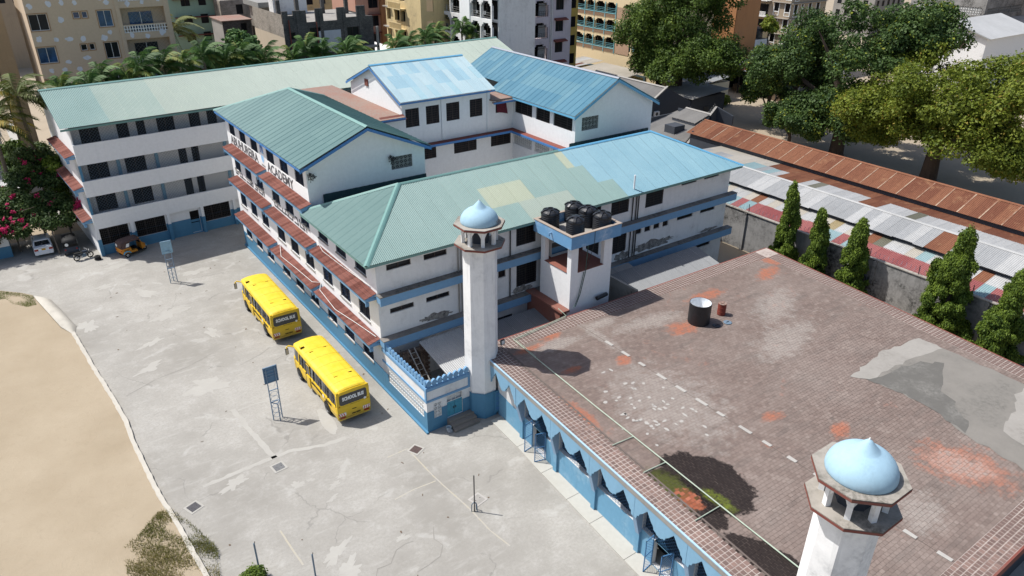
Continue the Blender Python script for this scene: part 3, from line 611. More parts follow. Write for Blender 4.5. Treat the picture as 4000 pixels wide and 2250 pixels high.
# wall lettering
def onface(y, z, x=-.012): return frameM((x, y, z), (0, -1, 0))
lettering('lettering', 'ABUHUREIRA', 1.12, onface(26.15, 11.28), 'letter', SB_, width=7.7, bold=.016)
lettering('lettering', 'ACADEMY', 1.12, onface(17.0, 11.24), 'letter', SB_, width=6.0, bold=.016)
def strokes(name, P, y0, z0, sy=1.0, sz=1.0, w=.15):
    m = MB()
    for k, ln in enumerate(P):
        pts = [(-.01 - .0015 * (k % 3), y0 - t * sy, z0 + h * sz) for t, h in ln]
        for a, b in zip(pts[:-1], pts[1:]):
            d = Vector(b) - Vector(a); e = d.normalized() * w * .45
            m.bar(Vector(a) - e, Vector(b) + e, .012, w, up=(1, 0, 0)) if False else m.bar(Vector(a) - e, Vector(b) + e, w, .012, up=(-1, 0, 0))
    return part(name, m, 'letter', SB_)
AR1 = [[(.15, 0), (.05, .42), (.55, .42), (.75, .02), (.15, 0)], [(1.35, 0), (2.9, 0)], [(2.15, 0), (2.1, .34)], [(3.3, 0), (5.1, 0), (5.15, .22), (4.75, .48), (4.35, .3), (4.5, 0)], [(4.75, .48), (4.7, 0)], [(5.6, -.02), (6.25, -.02), (6.35, .45), (6.0, .5), (5.95, .25), (6.3, .2)], [(6.75, .42), (6.8, 0), (7.75, 0), (7.75, .3)], [(8.15, 0), (8.1, .52)], [(7.95, .66), (8.25, .7)]]
AR2 = [[(.1, 0), (.05, .42), (.75, .42), (.85, 0), (.1, 0)], [(.9, 0), (2.0, 0), (2.0, .28)], [(2.0, 0), (2.6, 0), (2.7, .42), (3.3, .42), (3.35, .02), (2.75, .05)], [(3.3, 0), (4.3, 0), (4.3, .25)], [(4.75, 0), (5.55, 0), (5.35, .5), (4.95, .5)], [(5.9, .55), (5.95, 0), (6.9, 0), (6.55, .3), (6.95, .55)], [(7.3, 0), (7.28, .45)], [(7.1, .6), (7.4, .64)]]
strokes('lettering', AR1, 30.3, 7.92, 1.0, 1.05); strokes('lettering', AR2, 19.6, 7.9, 1.0, 1.05)
# school crest
cr = onface(21.02, 11.95, -.008)
def flat(name, pts, mat, parent, lift=0, th=.008): return part(name, MB().prism([cr @ Vector((x, -.004 - lift, z)) for x, z in pts], cr.to_3x3() @ Vector((0, .004, 0))), mat, parent)
MT['crest_blue'] = plain('crest_blue', (.05, .14, .36, 1), .6); MT['crest_light'] = plain('crest_light_blue', (.25, .48, .72, 1), .6); MT['crest_white'] = plain('crest_white', (.74, .76, .8, 1), .7)
crest = flat('crest', [(-.42, .9), (.0, 1.0), (.42, .9), (.52, .2), (.45, -.35), (.0, -.85), (-.45, -.35), (-.52, .2)], 'crest_white', SB_)
flat('crest_field', [(-.36, .82), (0, .92), (.36, .82), (.44, .2), (-.44, .2)], 'crest_blue', crest, .004)
flat('crest_field', [(-.34, -.05), (.34, -.05), (.3, -.4), (0, -.7), (-.3, -.4)], 'crest_light', crest, .004)
for x in (-.2, -.05): flat('crest_tower', [(x, .15), (x + .07, .15), (x + .07, .55), (x + .035, .66), (x, .55)], 'crest_white', crest, .008)
flat('crest_dome', [(.06, .2), (.34, .2), (.3, .38), (.2, .48), (.1, .38)], 'crest_light', crest, .008)
flat('crest_ribbon', [(-.42, -.98), (.42, -.98), (.5, -.84), (-.5, -.84)], 'gridgrey', crest, .004)
# ------------------------------------------------------------------ middle block with bleached blue roof
MB_ = root('school_building', 'white middle school block under bleached patchwork blue sheets', 'building', (18, 24, 0))
wins = [(13.75, 15.2), (15.95, 17.4), (18.2, 19.7), (20.9, 22.4)]
HM = [(a - 10.1, b - 10.1, 12.25, 14.0) for a, b in wins] + [(24.0 - 10.1, 25.2 - 10.1, 12.25, 13.45)]
HL = [(15.5, 16.9), (18.95, 21.65), (23.4, 25.9)]
HM += [(a - 10.1, b - 10.1, 8.85, 9.98) for a, b in HL]
w = MB(); MM = wall(w, (10.1, 20.9, 0), (1, 0, 0), 3.3, 13.4); MM = frameM((10.1, 20.9, 0), (1, 0, 0))
wall(w, (13.4, 20.9, 0), (1, 0, 0), 9.75, 14.75, [(a - 3.3, b - 3.3, c, d) for a, b, c, d in HM if b < 13]); wall(w, (23.15, 20.9, 0), (1, 0, 0), 3.0, 13.65, [(a - 13.05, b - 13.05, c, d) for a, b, c, d in HM if a > 13])
wall(w, (13.4, 32.0, 0), (0, -1, 0), 11.1, 14.75); w.add([(13.4, 32.0, 14.75), (13.4, 20.9, 14.75), (13.4, 26.45, 17.05)], [(0, 1, 2)])
wall(w, (23.15, 20.9, 10), (0, 1, 0), 11.1, 4.75); w.add([(23.15, 32.0, 14.75), (23.15, 20.9, 14.75), (23.15, 26.45, 17.05)], [(0, 1, 2)])
part('wall', w, 'white', MB_)
for i, h in enumerate(HM):
    o_ = window(MB_, MM, h, 'louvre', bars='frame')
    if i in (2, 3): part('curtain', MB().box(.8, 1.35, .22, .24, .1, 1.65), 'curtain' if i == 3 else 'curtain2', o_)
part('curtain', MB().add([(24.05, 20.8, 13.35), (25.2, 20.78, 13.35), (25.3, 20.6, 12.1), (24.7, 20.72, 12.25), (24.1, 20.8, 12.35)], [(0, 1, 2, 3, 4)]), 'curtain', MB_)
for x in (17.6, 22.9): part('pilaster', MB().box(x, x + .35, 20.78, 20.9, 10.6, 14.6), 'white', MB_)
part('gable_window', MB().box(13.3, 13.385, 27.7, 28.4, 15.0, 15.65), 'redtrim', MB_)
part('red_flat_roof', MB().box(9.4, 13.39, 20.2, 37.0, 13.35, 13.5), 'redslab', MB_)
part('red_flat_roof', MB().box(23.16, 26.1, 20.2, 25.0, 13.66, 13.8).box(23.1, 26.1, 19.95, 20.2, 13.5, 13.62), 'redslab', MB_)
part('blue_edge', MB().box(9.4, 13.39, 20.15, 20.2, 13.25, 13.45).box(23.1, 26.1, 19.9, 19.95, 13.42, 13.58), 'fasciablue', MB_)
part('tiled_edge', MB().add([(11, 20.1, 13.3), (13.5, 20.1, 13.3), (13.5, 20.9, 13.62), (11, 20.9, 13.62)], [(0, 1, 2, 3)]), 'tile', MB_)
part('court_canopy', MB().box(10.1, 25.4, 20.1, 20.88, 10.34, 10.46).box(25.4, 26.13, 10.95, 20.88, 10.34, 10.46), 'redtrim', MB_)
part('canopy_edge', MB().box(10.1, 25.4, 20.05, 20.1, 10.22, 10.44).box(25.35, 25.4, 10.95, 20.1, 10.22, 10.44), 'fasciablue', MB_)
L3 = math.hypot(6.06, 2.42)
def pk3(c, r):
    if (c, r) in ((2, 2), (5, 2), (7, 2), (10, 2), (2, 1), (3, 1), (7, 1), (8, 1), (10, 1), (11, 1), (1, 1)): return 'rf_blue'
    return 'rf_bluepale' if random.random() < .8 else 'rf_blue2'
sheets(MB_, (13.0, 20.4, 14.78), (1, 0, 0), (0, 6.06, 2.42), 10.6, L3, None, .76, 3, pick=pk3)
part('far_roof_slope', MB().quad((13.0, 26.46, 17.18), (23.6, 26.46, 17.18), (23.6, 32.3, 14.85), (13.0, 32.3, 14.85)), 'rf_blue', MB_)
cap(MB_, (12.98, 26.46, 17.24), (23.62, 26.46, 17.24), 'capblue')
q = MB()
for a, b in (((12.98, 20.38, 14.7), (12.98, 26.46, 17.12)), ((12.98, 32.3, 14.75), (12.98, 26.46, 17.12))): q.prism([a, b, (b[0], b[1], b[2] - .22), (a[0], a[1], a[2] - .22)], (.03, 0, 0))
q.box(13.02, 23.6, 20.38, 20.41, 14.58, 14.74); part('barge_board', q, 'fasciablue', MB_)
# ------------------------------------------------------------------ right block with bright blue roof
BW = root('school_building', 'white gabled school block with bright blue roof beside the tree', 'building', (31, 20, 0))
HB = [(20.9 - a, 20.9 - b, 12.15, 13.5) for a, b in ((20.56, 17.6), (17.0, 14.75), (14.2, 11.35))]
HBL = [(20.9 - a, 20.9 - b, 8.85, 10.02) for a, b in ((20.7, 17.6), (17.1, 14.7), (14.2, 11.4))]
w = MB(); MBW = wall(w, (26.15, 20.9, 0), (0, -1, 0), 10, 13.75, HB + HBL)
GW = (26.92, 29.0, 12.18, 13.44)
wall(w, (26.15, 10.9, 9.5), (1, 0, 0), 9.95, 4.25, [(GW[0] - 26.15, GW[1] - 26.15, GW[2] - 9.5, GW[3] - 9.5)])
w.add([(26.15, 10.9, 13.75), (36.1, 10.9, 13.75), (30.9, 10.9, 16.6)], [(0, 1, 2)]); wall(w, (36.1, 10.9, 0), (0, 1, 0), 20.6, 13.75); wall(w, (36.1, 31.5, 0), (-1, 0, 0), 9.95, 13.75)
w.add([(26.15, 31.5, 13.75), (36.1, 31.5, 13.75), (30.9, 31.5, 16.6)], [(0, 1, 2)])
part('wall', w, 'white', BW)
for h in HB:
    o_ = window(BW, MBW, h, 'grille', bars='darkmetal', glass='void', depth=.2)
for h in HBL: breeze(BW, MBW, h, 'gridwhite', .34)
breeze(BW, frameM((0, 10.9, 0), (1, 0, 0)), GW, 'gridgrey', .42)
L4 = math.hypot(5.25, 2.88)
sheets(BW, (25.6, 31.5, 13.82), (0, -1, 0), (5.25, 0, 2.88), 21.1, L4, None, .78, 3, seam=.022, pick=lambda c, r: 'rf_blue2' if (r == 1 and 12 < c < 22) or random.random() < .2 else 'rf_blue', lo=lambda x: 1.3 if x < 7.2 else 0)
sheets(BW, (36.5, 10.4, 13.84), (0, 1, 0), (-5.65, 0, 2.86), 21.1, math.hypot(5.65, 2.86), ['rf_blue'], .78, 2)
cap(BW, (30.85, 10.38, 16.74), (30.85, 31.5, 16.74), sheetmat('grey_ridge_cap', (.25, .27, .31, 1), (.33, .34, .37, 1)), .34)
q = MB()
for a, b in (((25.58, 10.38, 13.74), (30.85, 10.38, 16.62)), ((36.55, 10.38, 13.74), (30.85, 10.38, 16.62))): q.prism([a, b, (b[0], b[1], b[2] - .26), (a[0], a[1], a[2] - .26)], (0, .03, 0))
q.box(25.58, 25.61, 10.4, 26, 13.6, 13.78); part('barge_board', q, 'capblue', BW)
# ------------------------------------------------------------------ long rear block with open galleries
LB = root('school_building', 'long white school block with open wire-meshed galleries and pale green roof', 'building', (-12.5, 36.2, 0), .064, world=False)
XL = 53.4
bn = MB()
for z0, z1 in ((2.82, 4.34), (6.1, 7.66), (9.22, 11.15)):
    bn.box(0, XL, 0, .18, z0, z1)
part('gallery_parapet', bn, 'white', LB)
fl = MB()
for z in (2.85, 6.12, 9.25): fl.box(.02, XL, .18, 1.9, z, z + .25)
fl.box(0, XL, -.1, 1.9, 12.72, 12.8); part('gallery_floor', fl, 'cement', LB)
UH = [(.98, 2.79, 1), (4.3, 6.2, 1), (9.4, 10.2, 0), (10.7, 11.45, 0)]
TH = [(1.05, 2.74), (4.28, 5.33), (6.05, 6.85), (7.95, 9.61), (11.07, 12.16), (12.87, 13.85)]
HH = []
for fz, t in ((3.1, 5.45), (6.37, 8.75)):
    for a, b, wn in UH: HH.append((a, b, fz + (.85 if wn else .05), t + .1))
HH += [(a, b, 10.35, 12.35) for a, b in TH]
w = MB(); ML = wall(w, (0, 1.75, 2.8), (1, 0, 0), XL, 10, [(a, b, c - 2.8, d - 2.8) for a, b, c, d in HH])
part('gallery_wall', w, plaster('gallery_plaster', (.66, .67, .68, 1), amt=.2, streak=.2), LB)
ML = frameM((0, 1.75, 0), (1, 0, 0))
for h in HH: window(LB, ML, h, 'louvre', depth=.15)
pil = MB()
for z0, z1 in ((3.1, 6.1), (6.37, 9.22)):
    for x in (3.55, 7.1, 14.0, 17.5): pil.box(x, x + .3, 1.62, 1.75, z0, z1)
part('gallery_pilaster', pil, 'blue_fascia', LB)
ps = MB()
for z0, z1 in ((4.34, 6.1), (7.66, 9.22)): ps.box(.0, .2, 0.01, .17, z0, z1); ps.box(.0, .03, .17, 1.75, z0 - .0, z1)
part('end_post', ps, 'blue_dado', LB)
def mesh_screen(x0, x1, z0, z1, y=.09, sp=.3):
    m = MB(); h = z1 - z0; n = int((x1 - x0 + h) / sp)
    for i in range(n):
        for sgn in (1, -1):
            xa = x0 - h + i * sp if sgn > 0 else x0 + i * sp; pts = []
            t0 = max(0, (x0 - xa) / h) if sgn > 0 else max(0, (xa - x1) / h); t1 = min(1, (x1 - xa) / h) if sgn > 0 else min(1, (xa - x0) / h)
            if t1 - t0 < .03: continue
            a = (xa + sgn * h * t0, y + .006 * sgn, z0 + h * t0); b = (xa + sgn * h * t1, y + .006 * sgn, z0 + h * t1); m.bar(a, b, .011, .011)
    return m
for z0, z1 in ((4.36, 6.08), (7.68, 9.2), (11.16, 12.7)):
    for x0, x1 in ((.25, 3.6), (3.7, 7.1), (7.2, 10.6), (10.7, 14.6)): part('wire_mesh', mesh_screen(x0, x1, z0, z1), 'greymetal', LB)
GH = [(.2, 2.95, 1.0, 2.78), (3.6, 6.45, 1.0, 2.78), (8.9, 9.85, .12, 2.5), (10.3, 13.1, 1.0, 2.8), (14.2, 17, 1.0, 2.8)]
w = MB(); wall(w, (0, .3, 0), (1, 0, 0), XL, 2.85, GH)
part('ground_floor_wall', w, 'white', LB)
w = MB(); wall(w, (0, .28, 0), (1, 0, 0), XL, 1.75, [(a, b, c, 1.75) for a, b, c, d in GH], .02); part('dado', w, 'blue_dado', LB)
MGF = frameM((0, .3, 0), (1, 0, 0))
for h in GH[:2] + GH[3:]: window(LB, MGF, h, 'plain', glass='void', depth=.2, bars='darkmetal')
d_ = part('door', MB().box(8.92, 9.83, .42, .46, .12, 1.15).box(8.92, 9.83, .42, .46, 1.25, 1.5), 'blue_dado', LB); part('door_opening', MB().box(8.92, 9.83, .5, .52, .12, 2.5), 'void', d_)
co = MB(); cb = MB()
for x in (-.02, 3.1, 6.6, 10.0, 13.4):
    co.box(x, x + .3, 0.0, .27, 1.75, 2.82); cb.box(x - .01, x + .31, -.02, .262, 0, 1.75)
part('column', co, 'white', LB); part('column_base', cb, 'blue_dado', LB)
w = MB(); wall(w, (0, 12, 0), (0, -1, 0), 11.8, 12.75); w.add([(0, 12, 12.75), (0, .2, 12.75), (0, 5.9, 15.05)], [(0, 1, 2)])
wall(w, (XL, .2, 0), (0, 1, 0), 11.8, 12.75); w.add([(XL, 12, 12.75), (XL, .2, 12.75), (XL, 5.9, 15.05)], [(0, 1, 2)]); wall(w, (XL, 12, 0), (-1, 0, 0), XL, 12.75)
w.box(0.001, .12, 0.18, 1.8, 9.3, 12.72)
part('end_wall', w, 'white', LB)
for z, y1 in ((10.1, .35), (6.95, .35), (3.75, .35)): canopy(LB, (0, 8.6, 0), (0, -1, 0), 8.25, z, .8, .4)
Lr = math.hypot(6.5, 2.35)
sheets(LB, (-.75, -.65, 12.9), (1, 0, 0), (0, 6.5, 2.35), 54.6, Lr, None, .84, 4, pick=lambda c, r: 'rf_green' if c < 5 else ('rf_mid' if c < 11 else 'rf_pale'))
part('far_roof_slope', MB().quad((-.75, 5.85, 15.23), (53.85, 5.85, 15.23), (53.85, 12.6, 12.85), (-.75, 12.6, 12.85)), 'rf_pale', LB)
cap(LB, (-.8, 5.85, 15.28), (53.9, 5.85, 15.28), 'cap', .4)
part('fascia_board', MB().box(-.74, 53.8, -.62, -.59, 12.68, 12.86), 'cap', LB)
part('soffit', MB().box(-.7, 53.8, -.58, -.1, 12.72, 12.74), 'white', LB)
# ------------------------------------------------------------------ mosque with tiled flat roof
ZR = 4.5
FL, FR, BR, BL = (4.45, -5.3), (34.25, -5.95), (31.5, -34.4), (2.8, -34.4)      # roof corners: front-left, far, right, front-right
def edge_x(y): return 4.38 + .056 * (y + 6.57)
MQ = root('mosque', 'single storey mosque with brown tiled flat roof and light blue arched fascia', 'mosque', (18, -20, 0))
slab = MB(); slab.prism([(FL[0], FL[1], ZR - .35), (FR[0], FR[1], ZR - .35), (BR[0], BR[1], ZR - .35), (BL[0], BL[1], ZR - .35)][::-1], (0, 0, .325))
part('roof_slab', slab, 'cement', MQ)
WORN = [(9.4, -6.9, 1.0, .6, 0, 'r'), (7.3, -7.4, 1.4, .4, 0, 'r'), (30.2, -9.2, 1.9, .8, .2, 'r'), (32.2, -7.8, .7, 1.0, 0, 'r'), (17.7, -11.4, 1.3, 1.0, 0, 'r'), (16.2, -9.3, 3.6, 1.0, -.1, 'b'), (13.6, -7.6, 1.8, .6, 0, 'b'), (16.5, -24.5, 1.1, .5, .3, 'r'), (22.5, -16.5, 4.2, 1.6, .2, 'b'), (5.5, -15.0, .5, 2.0, 0, 'r'), (9.3, -8.0, 2.0, .8, 0, 'b'), (19.2, -30.0, 1.9, 2.5, .55, 'r'), (19.1, -29.9, 1.3, 1.9, .55, 'b'), (10.5, -17.0, 3.5, 5.0, 0, 'b'), (12.2, -9.0, .5, 3.2, 0, 'b'), (26.0, -13.0, 3.5, 1.6, .4, 'b'), (14.0, -30.5, 2.0, 1.2, .3, 'b'), (8.0, -11.0, .8, .4, 0, 'r'), (11.6, -12.0, .9, .5, .4, 'r'), (23, -9, 2.4, .7, 0, 'r'), (14.5, -21.5, .9, .5, 0, 'r')]
def tilefield_mat():
    k = NB('weathered_roof_tile', .92, .12); P = k.pos(); t = k.attr('tone')
    big = k.noise(P, .22, 5, .62); mid = k.noise(P, .9, 6, .7); fine = k.noise(P, 7, 4, .7); edge = k.noise(P, 1.4, 6, .75)
    def mask(cx, cy, rx, ry, rot, soft=.5, amp=2.4, base=1.0):
        n = k.n.new('ShaderNodeMapping'); n.vector_type = 'TEXTURE'; k.l.new(P, n.inputs[0]); n.inputs['Location'].default_value = (cx, cy, ZR); n.inputs['Rotation'].default_value = (0, 0, rot); n.inputs['Scale'].default_value = (rx, ry, 1000)
        v = k.n.new('ShaderNodeVectorMath'); v.operation = 'LENGTH'; k.l.new(n.outputs[0], v.inputs[0])
        return k.ramp(k.math('ADD', v.outputs['Value'], k.math('MULTIPLY', k.math('SUBTRACT', edge, .5), amp)), base, base - soft)
    c = k.mix(t, (.160, .120, .103, 1), (.208, .160, .138, 1))
    c = k.mix(k.math('MULTIPLY', k.ramp(big, .45, .68), .6), c, (.245, .20, .175, 1))
    c = k.mix(k.math('MULTIPLY', k.ramp(fine, .4, .75), .3), c, (.10, .082, .073, 1))
    c = k.mix(k.math('MULTIPLY', k.ramp(mid, .48, .68), k.ramp(t, .2, .9, .1, .6)), c, (.275, .228, .198, 1))
    red = k.math('MULTIPLY', k.ramp(k.noise(P, .33, 5, .7, .5), .62, .70), k.ramp(t, .15, .7))
    c = k.mix(k.math('MULTIPLY', red, .6), c, (.29, .12, .08, 1))
    lich = k.noise(k.mapv(P, (.35, 1.6, 1), (0, 0, .15)), .9, 6, .7); c = k.mix(k.math('MULTIPLY', k.ramp(lich, .5, .7), .55), c, (.115, .098, .088, 1))
    for cx, cy, rx, ry, ro, kd in WORN:
        f = mask(cx, cy, rx, ry, ro)
        c = k.mix(k.math('MULTIPLY', f, k.ramp(t, .0, .6, .35, .85) if kd == 'r' else k.ramp(fine, .3, .65, .2, .65)), c, (.33, .125, .075, 1) if kd == 'r' else (.33, .30, .268, 1))
    rough = None
    for cx, cy, rx, ry, ro in ((7.0, -23.0, 2.0, 2.75, .15), (5.2, -23.2, 1.2, 2.6, 0), (5.0, -28.6, 1.4, 2.9, .1)):
        f = mask(cx, cy, rx, ry, ro, .06, .7); c = k.mix(k.math('MULTIPLY', f, .93), c, (.014, .010, .009, 1)); rough = f if rough is None else k.math('MAXIMUM', rough, f)
    f = mask(5.3, -22.3, .9, 1.9, -.05, .5, 2.0); c = k.mix(k.math('MULTIPLY', f, .8), c, (.07, .078, .018, 1))
    f = mask(6.5, -24.2, .5, 1.2, .1, .4, 1.8); c = k.mix(k.math('MULTIPLY', f, k.ramp(fine, .35, .6)), c, (.115, .14, .018, 1))
    f = mask(5.35, -23.3, .6, .95, .05, .2, 1.6); c = k.mix(k.math('MULTIPLY', f, k.ramp(t, .1, .4)), c, k.mix(t, (.20, .055, .025, 1), (.33, .12, .07, 1)))
    k.l.new(k.ramp(rough, 0, 1, .92, .45), k.b.inputs['Roughness'])
    k.bump(fine, .3, .02)
    return k.out(c)
MT['field'] = tilefield_mat()
k = NB('border_tile', .9, .15); t_ = k.attr('tone'); n_ = k.noise(k.pos(), 5, 4, .7)
c_ = k.mix(k.math('ADD', k.math('MULTIPLY', k.rnd(), .9), 0), (.135, .092, .08, 1), (.235, .155, .13, 1)); c_ = k.mix(k.math('MULTIPLY', k.ramp(n_, .45, .75), .6), c_, (.12, .095, .085, 1)); MT['border'] = k.out(c_)
MT['grout'] = plaster('pale_grout', (.42, .36, .32, 1), dirt=(.17, .13, .115, 1), amt=.85, blotch=.5, streak=0)
MT['bed'] = plaster('dark_tile_joint', (.135, .108, .094, 1), dirt=(.24, .2, .17, 1), amt=.5, blotch=.4, streak=0)
def bil(u, v):      # unit square -> roof
    a = [FL[i] + (FR[i] - FL[i]) * u for i in (0, 1)]; b = [BL[i] + (BR[i] - BL[i]) * u for i in (0, 1)]
    return (a[0] + (b[0] - a[0]) * v, a[1] + (b[1] - a[1]) * v)
LX, LY = 29.3, 28.7; bw = 1.35; tw = .27
bed = MB(); g = MB()
P4 = lambda u0, u1, v0, v1, z: [(*bil(u0 / LX, v0 / LY), z), (*bil(u1 / LX, v0 / LY), z), (*bil(u1 / LX, v1 / LY), z), (*bil(u0 / LX, v1 / LY), z)]
bed.quad(*P4(bw, LX - bw, bw, LY - bw, ZR - .012)); part('tile_bed', bed, 'bed', MQ)
for a in ((0, LX, 0, bw), (0, LX, LY - bw, LY), (0, bw, bw, LY - bw), (LX - bw, LX, bw, LY - bw)): g.quad(*P4(*a, ZR - .006))
part('border_grout', g, 'grout', MQ)
# field of tiles: thousands of small pieces, one part
TV = []; TF = []; TT = []; rt = random.Random(11)
nx, ny = int((LX - 2 * bw) / .28), int((LY - 2 * bw) / .21)
du, dv = (LX - 2 * bw) / nx, (LY - 2 * bw) / ny
for j in range(ny):
    sh = du * .5 * (j % 2)
    for i in range(nx):
        u0 = bw + i * du + sh; u1 = min(u0 + du - .013, LX - bw); v0 = bw + j * dv; v1 = v0 + dv - .013
        if u1 - u0 < .05: continue
        z = ZR + rt.gauss(0, .003); q = P4(u0, u1, v0, v1, z); k0 = len(TV)
        TV += [(x, y, z + rt.gauss(0, .0018)) for x, y, _ in q] + [(x, y, ZR - .012) for x, y, _ in q]
        TF += [(k0 + 3, k0 + 2, k0 + 1, k0), (k0, k0 + 1, k0 + 5, k0 + 4), (k0 + 1, k0 + 2, k0 + 6, k0 + 5)]
        t = min(1, max(0, rt.gauss(.5, .26))); TT += [t] * 3
me = bpy.data.meshes.new('roof_tiles'); me.from_pydata(TV, [], TF); at = me.attributes.new('tone', 'FLOAT', 'FACE'); at.data.foreach_set('value', TT); me.materials.append(MT['field'])
tag(link('roof_tiles', me, MQ), kind='stuff')
# border tiles: the nearest ones singly, the rest joined
bt = []
nb = 5
for v in range(int(LY / tw)):
    for b in range(nb): bt.append((b * tw + .012, v * tw))
for u in range(5, int((LX - bw) / tw)):
    for b in range(nb): bt.append((u * tw, b * tw + .012)); bt.append((u * tw, LY - bw + b * tw))
for v in range(5, int((LY - bw) / tw)):
    for b in range(nb): bt.append((LX - bw + b * tw, v * tw))
def ctr(t): return bil((t[0] + tw / 2) / LX, (t[1] + tw / 2) / LY)
def vis(t):
    x, y = ctr(t); d = Vector((x + 18.26, y + 40.79, ZR - 30.66)); f = Vector(f_); r = Vector(r_); u = Vector(u_); z = d.dot(f)
    return z > 5 and abs(d.dot(r) / z) < .69 and abs(d.dot(u) / z) < .386
bt.sort(key=lambda t: (not vis(t), (ctr(t)[0] + 18.26) ** 2 + (ctr(t)[1] + 40.79) ** 2))
tm = MB().add([(.0, 0, 0), (tw - .05, 0, 0), (tw - .05, -tw + .05, 0), (0, -tw + .05, 0), (0, 0, -.03), (tw - .05, 0, -.03), (tw - .05, -tw + .05, -.03), (0, -tw + .05, -.03)], [(0, 3, 2, 1), (0, 1, 5, 4), (1, 2, 6, 5), (2, 3, 7, 6), (3, 0, 4, 7)]).mesh('border_tile', 'border')
rest = MB()
for n, t in enumerate(bt):
    x, y = bil((t[0] + .025) / LX, (t[1] + .025) / LY); rz = -.02 if t[0] > bw else -.05
    M_ = Matrix.Translation((x, y, ZR + .006 + random.uniform(-.004, .003))) @ Matrix.Rotation(rz + random.uniform(-.02, .02), 4, 'Z')
    if n < 300: link('border_tile', tm, MQ, M_)
    else: rest.add([M_ @ v.co for v in tm.vertices], [tuple(p.vertices) for p in tm.polygons])
tag(part('border_tiles', rest, 'border', MQ), kind='stuff')
# fascia of pointed lobes along the front and plain edge elsewhere
bay = 3.745; prof = [(0, -1.7), (.05, -1.7), (.06, -1.46), (.095, -1.4), (.11, -1.22), (.16, -1.05), (.205, -.82), (.245, -.62), (.285, -.82), (.33, -1.05), (.38, -1.22), (.395, -1.4), (.435, -1.44), (.455, -1.52), (.5, -1.55)]
prof = prof + [(1 - s_, z) for s_, z in prof[::-1][1:]]
y0 = -10.16
for b in range(-1, 7):
    ya = y0 - b * bay
    if b == -1:
        pts = [(s_ * .82, z) for s_, z in prof if s_ > 0]; ya = -6.9; bl = 3.1
        pts = [(s_, z) for s_, z in prof]; bl = 3.2
    else: pts = prof; bl = bay - .02
    m = MB(); top = [(edge_x(ya - s_ * bl), ya - s_ * bl, ZR - .002) for s_, z in pts]; bot = [(edge_x(ya - s_ * bl) + .03, ya - s_ * bl, ZR + z) for s_, z in pts]; n = len(pts)
    back = [(x + .13, y, z) for x, y, z in bot]; tb = [(x + .16, y, z) for x, y, z in top]
    m.add(top + bot + back + tb, [(i + 1, i, n + i, n + i + 1) for i in range(n - 1)] + [(n + i + 1, n + i, 2 * n + i, 2 * n + i + 1) for i in range(n - 1)] + [(2 * n + i + 1, 2 * n + i, 3 * n + i, 3 * n + i + 1) for i in range(n - 1)] + [(0, 3 * n, 2 * n, n), (n - 1, 2 * n - 1, 3 * n - 1, 4 * n - 1)])
    part('arched_fascia', m, 'blue_fascia', MQ)
cp = MB(); cp.prism([(edge_x(-6.6) - .025, -6.6, ZR - .04), (edge_x(-6.6) + .07, -6.6, ZR - .04), (edge_x(-34.4) + .07, -34.4, ZR - .04), (edge_x(-34.4) - .025, -34.4, ZR - .04)], (0, 0, .06))
part('fascia_coping', cp, plain('pale_blue_coping', (.33, .49, .62, 1), .6), MQ)
e2 = MB()
for a, b in ((FL, FR), (FR, BR), (BR, BL)):
    e2.prism([(a[0], a[1], ZR - .5), (b[0], b[1], ZR - .5), (b[0], b[1], ZR + .0), (a[0], a[1], ZR + .0)], Vector((a[1] - b[1], b[0] - a[0], 0)).normalized() * .1 if a is not BR else (0, -.1, 0))
part('roof_edge', e2, 'redtrim', MQ)
w = MB()
def wx(y): return edge_x(y) + .62
HQ = []
walls = MB()
ub = (Vector((wx(-34), -34, 0)) - Vector((wx(-7), -7, 0))); LWQ = ub.length; ub.normalize()
HQ = []
for b in range(0, 7):
    a = (-y0 - 7) + b * bay
    if b in (0, 3): HQ.append((a + .17, a + bay - .17, 1.75, 3.95)); HQ.append((a + 1.15, a + 2.6, .1, 1.75))
    else: HQ.append((a + .17, a + bay - .17, 1.75, 3.95))
MQW = wall(walls, (wx(-7), -7, 0), ub, LWQ, ZR - .3, HQ, .25)
part('front_wall', walls, plaster('mosque_wall_plaster', (.66, .655, .64, 1), amt=.4, streak=.3), MQ)
dd = MB(); wall(dd, (wx(-7) - .02, -7, 0), ub, LWQ, 1.75, [(h[0], h[1], max(.0, h[2]), 1.75) for h in HQ if h[2] < 1], .02); dd.prism([MQW @ Vector(p) for p in ((0, -.025, 1.75), (1.2, -.025, 1.75), (1.2, .0, 1.76), (0, .0, 1.76))], (0, 0, .02))
MT['mosque_blue'] = plaster('faded_mosque_blue', (.145, .315, .45, 1), dirt=(.45, .55, .6, 1), amt=.5, blotch=.42, streak=.3); part('dado', dd, 'mosque_blue', MQ)
for h in HQ:
    if h[2] > 1: part('opening_screen', mesh_screen(h[0], h[1], h[2], h[3], .05, .22).xf(MQW), 'bluemetal', MQ)
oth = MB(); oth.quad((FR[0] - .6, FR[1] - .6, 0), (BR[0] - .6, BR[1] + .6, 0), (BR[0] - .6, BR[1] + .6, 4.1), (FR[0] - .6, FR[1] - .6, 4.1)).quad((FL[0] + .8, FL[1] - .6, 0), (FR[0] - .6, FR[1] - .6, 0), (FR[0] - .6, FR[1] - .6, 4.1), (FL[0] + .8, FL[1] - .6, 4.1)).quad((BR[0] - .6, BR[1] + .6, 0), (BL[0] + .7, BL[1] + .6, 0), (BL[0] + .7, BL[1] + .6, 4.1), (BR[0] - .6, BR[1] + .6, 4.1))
oth.quad((5.2, -7, .03), (31, -7, .03), (30, -33, .03), (4.2, -33, .03)); part('hall', oth, 'dark_wall', MQ)
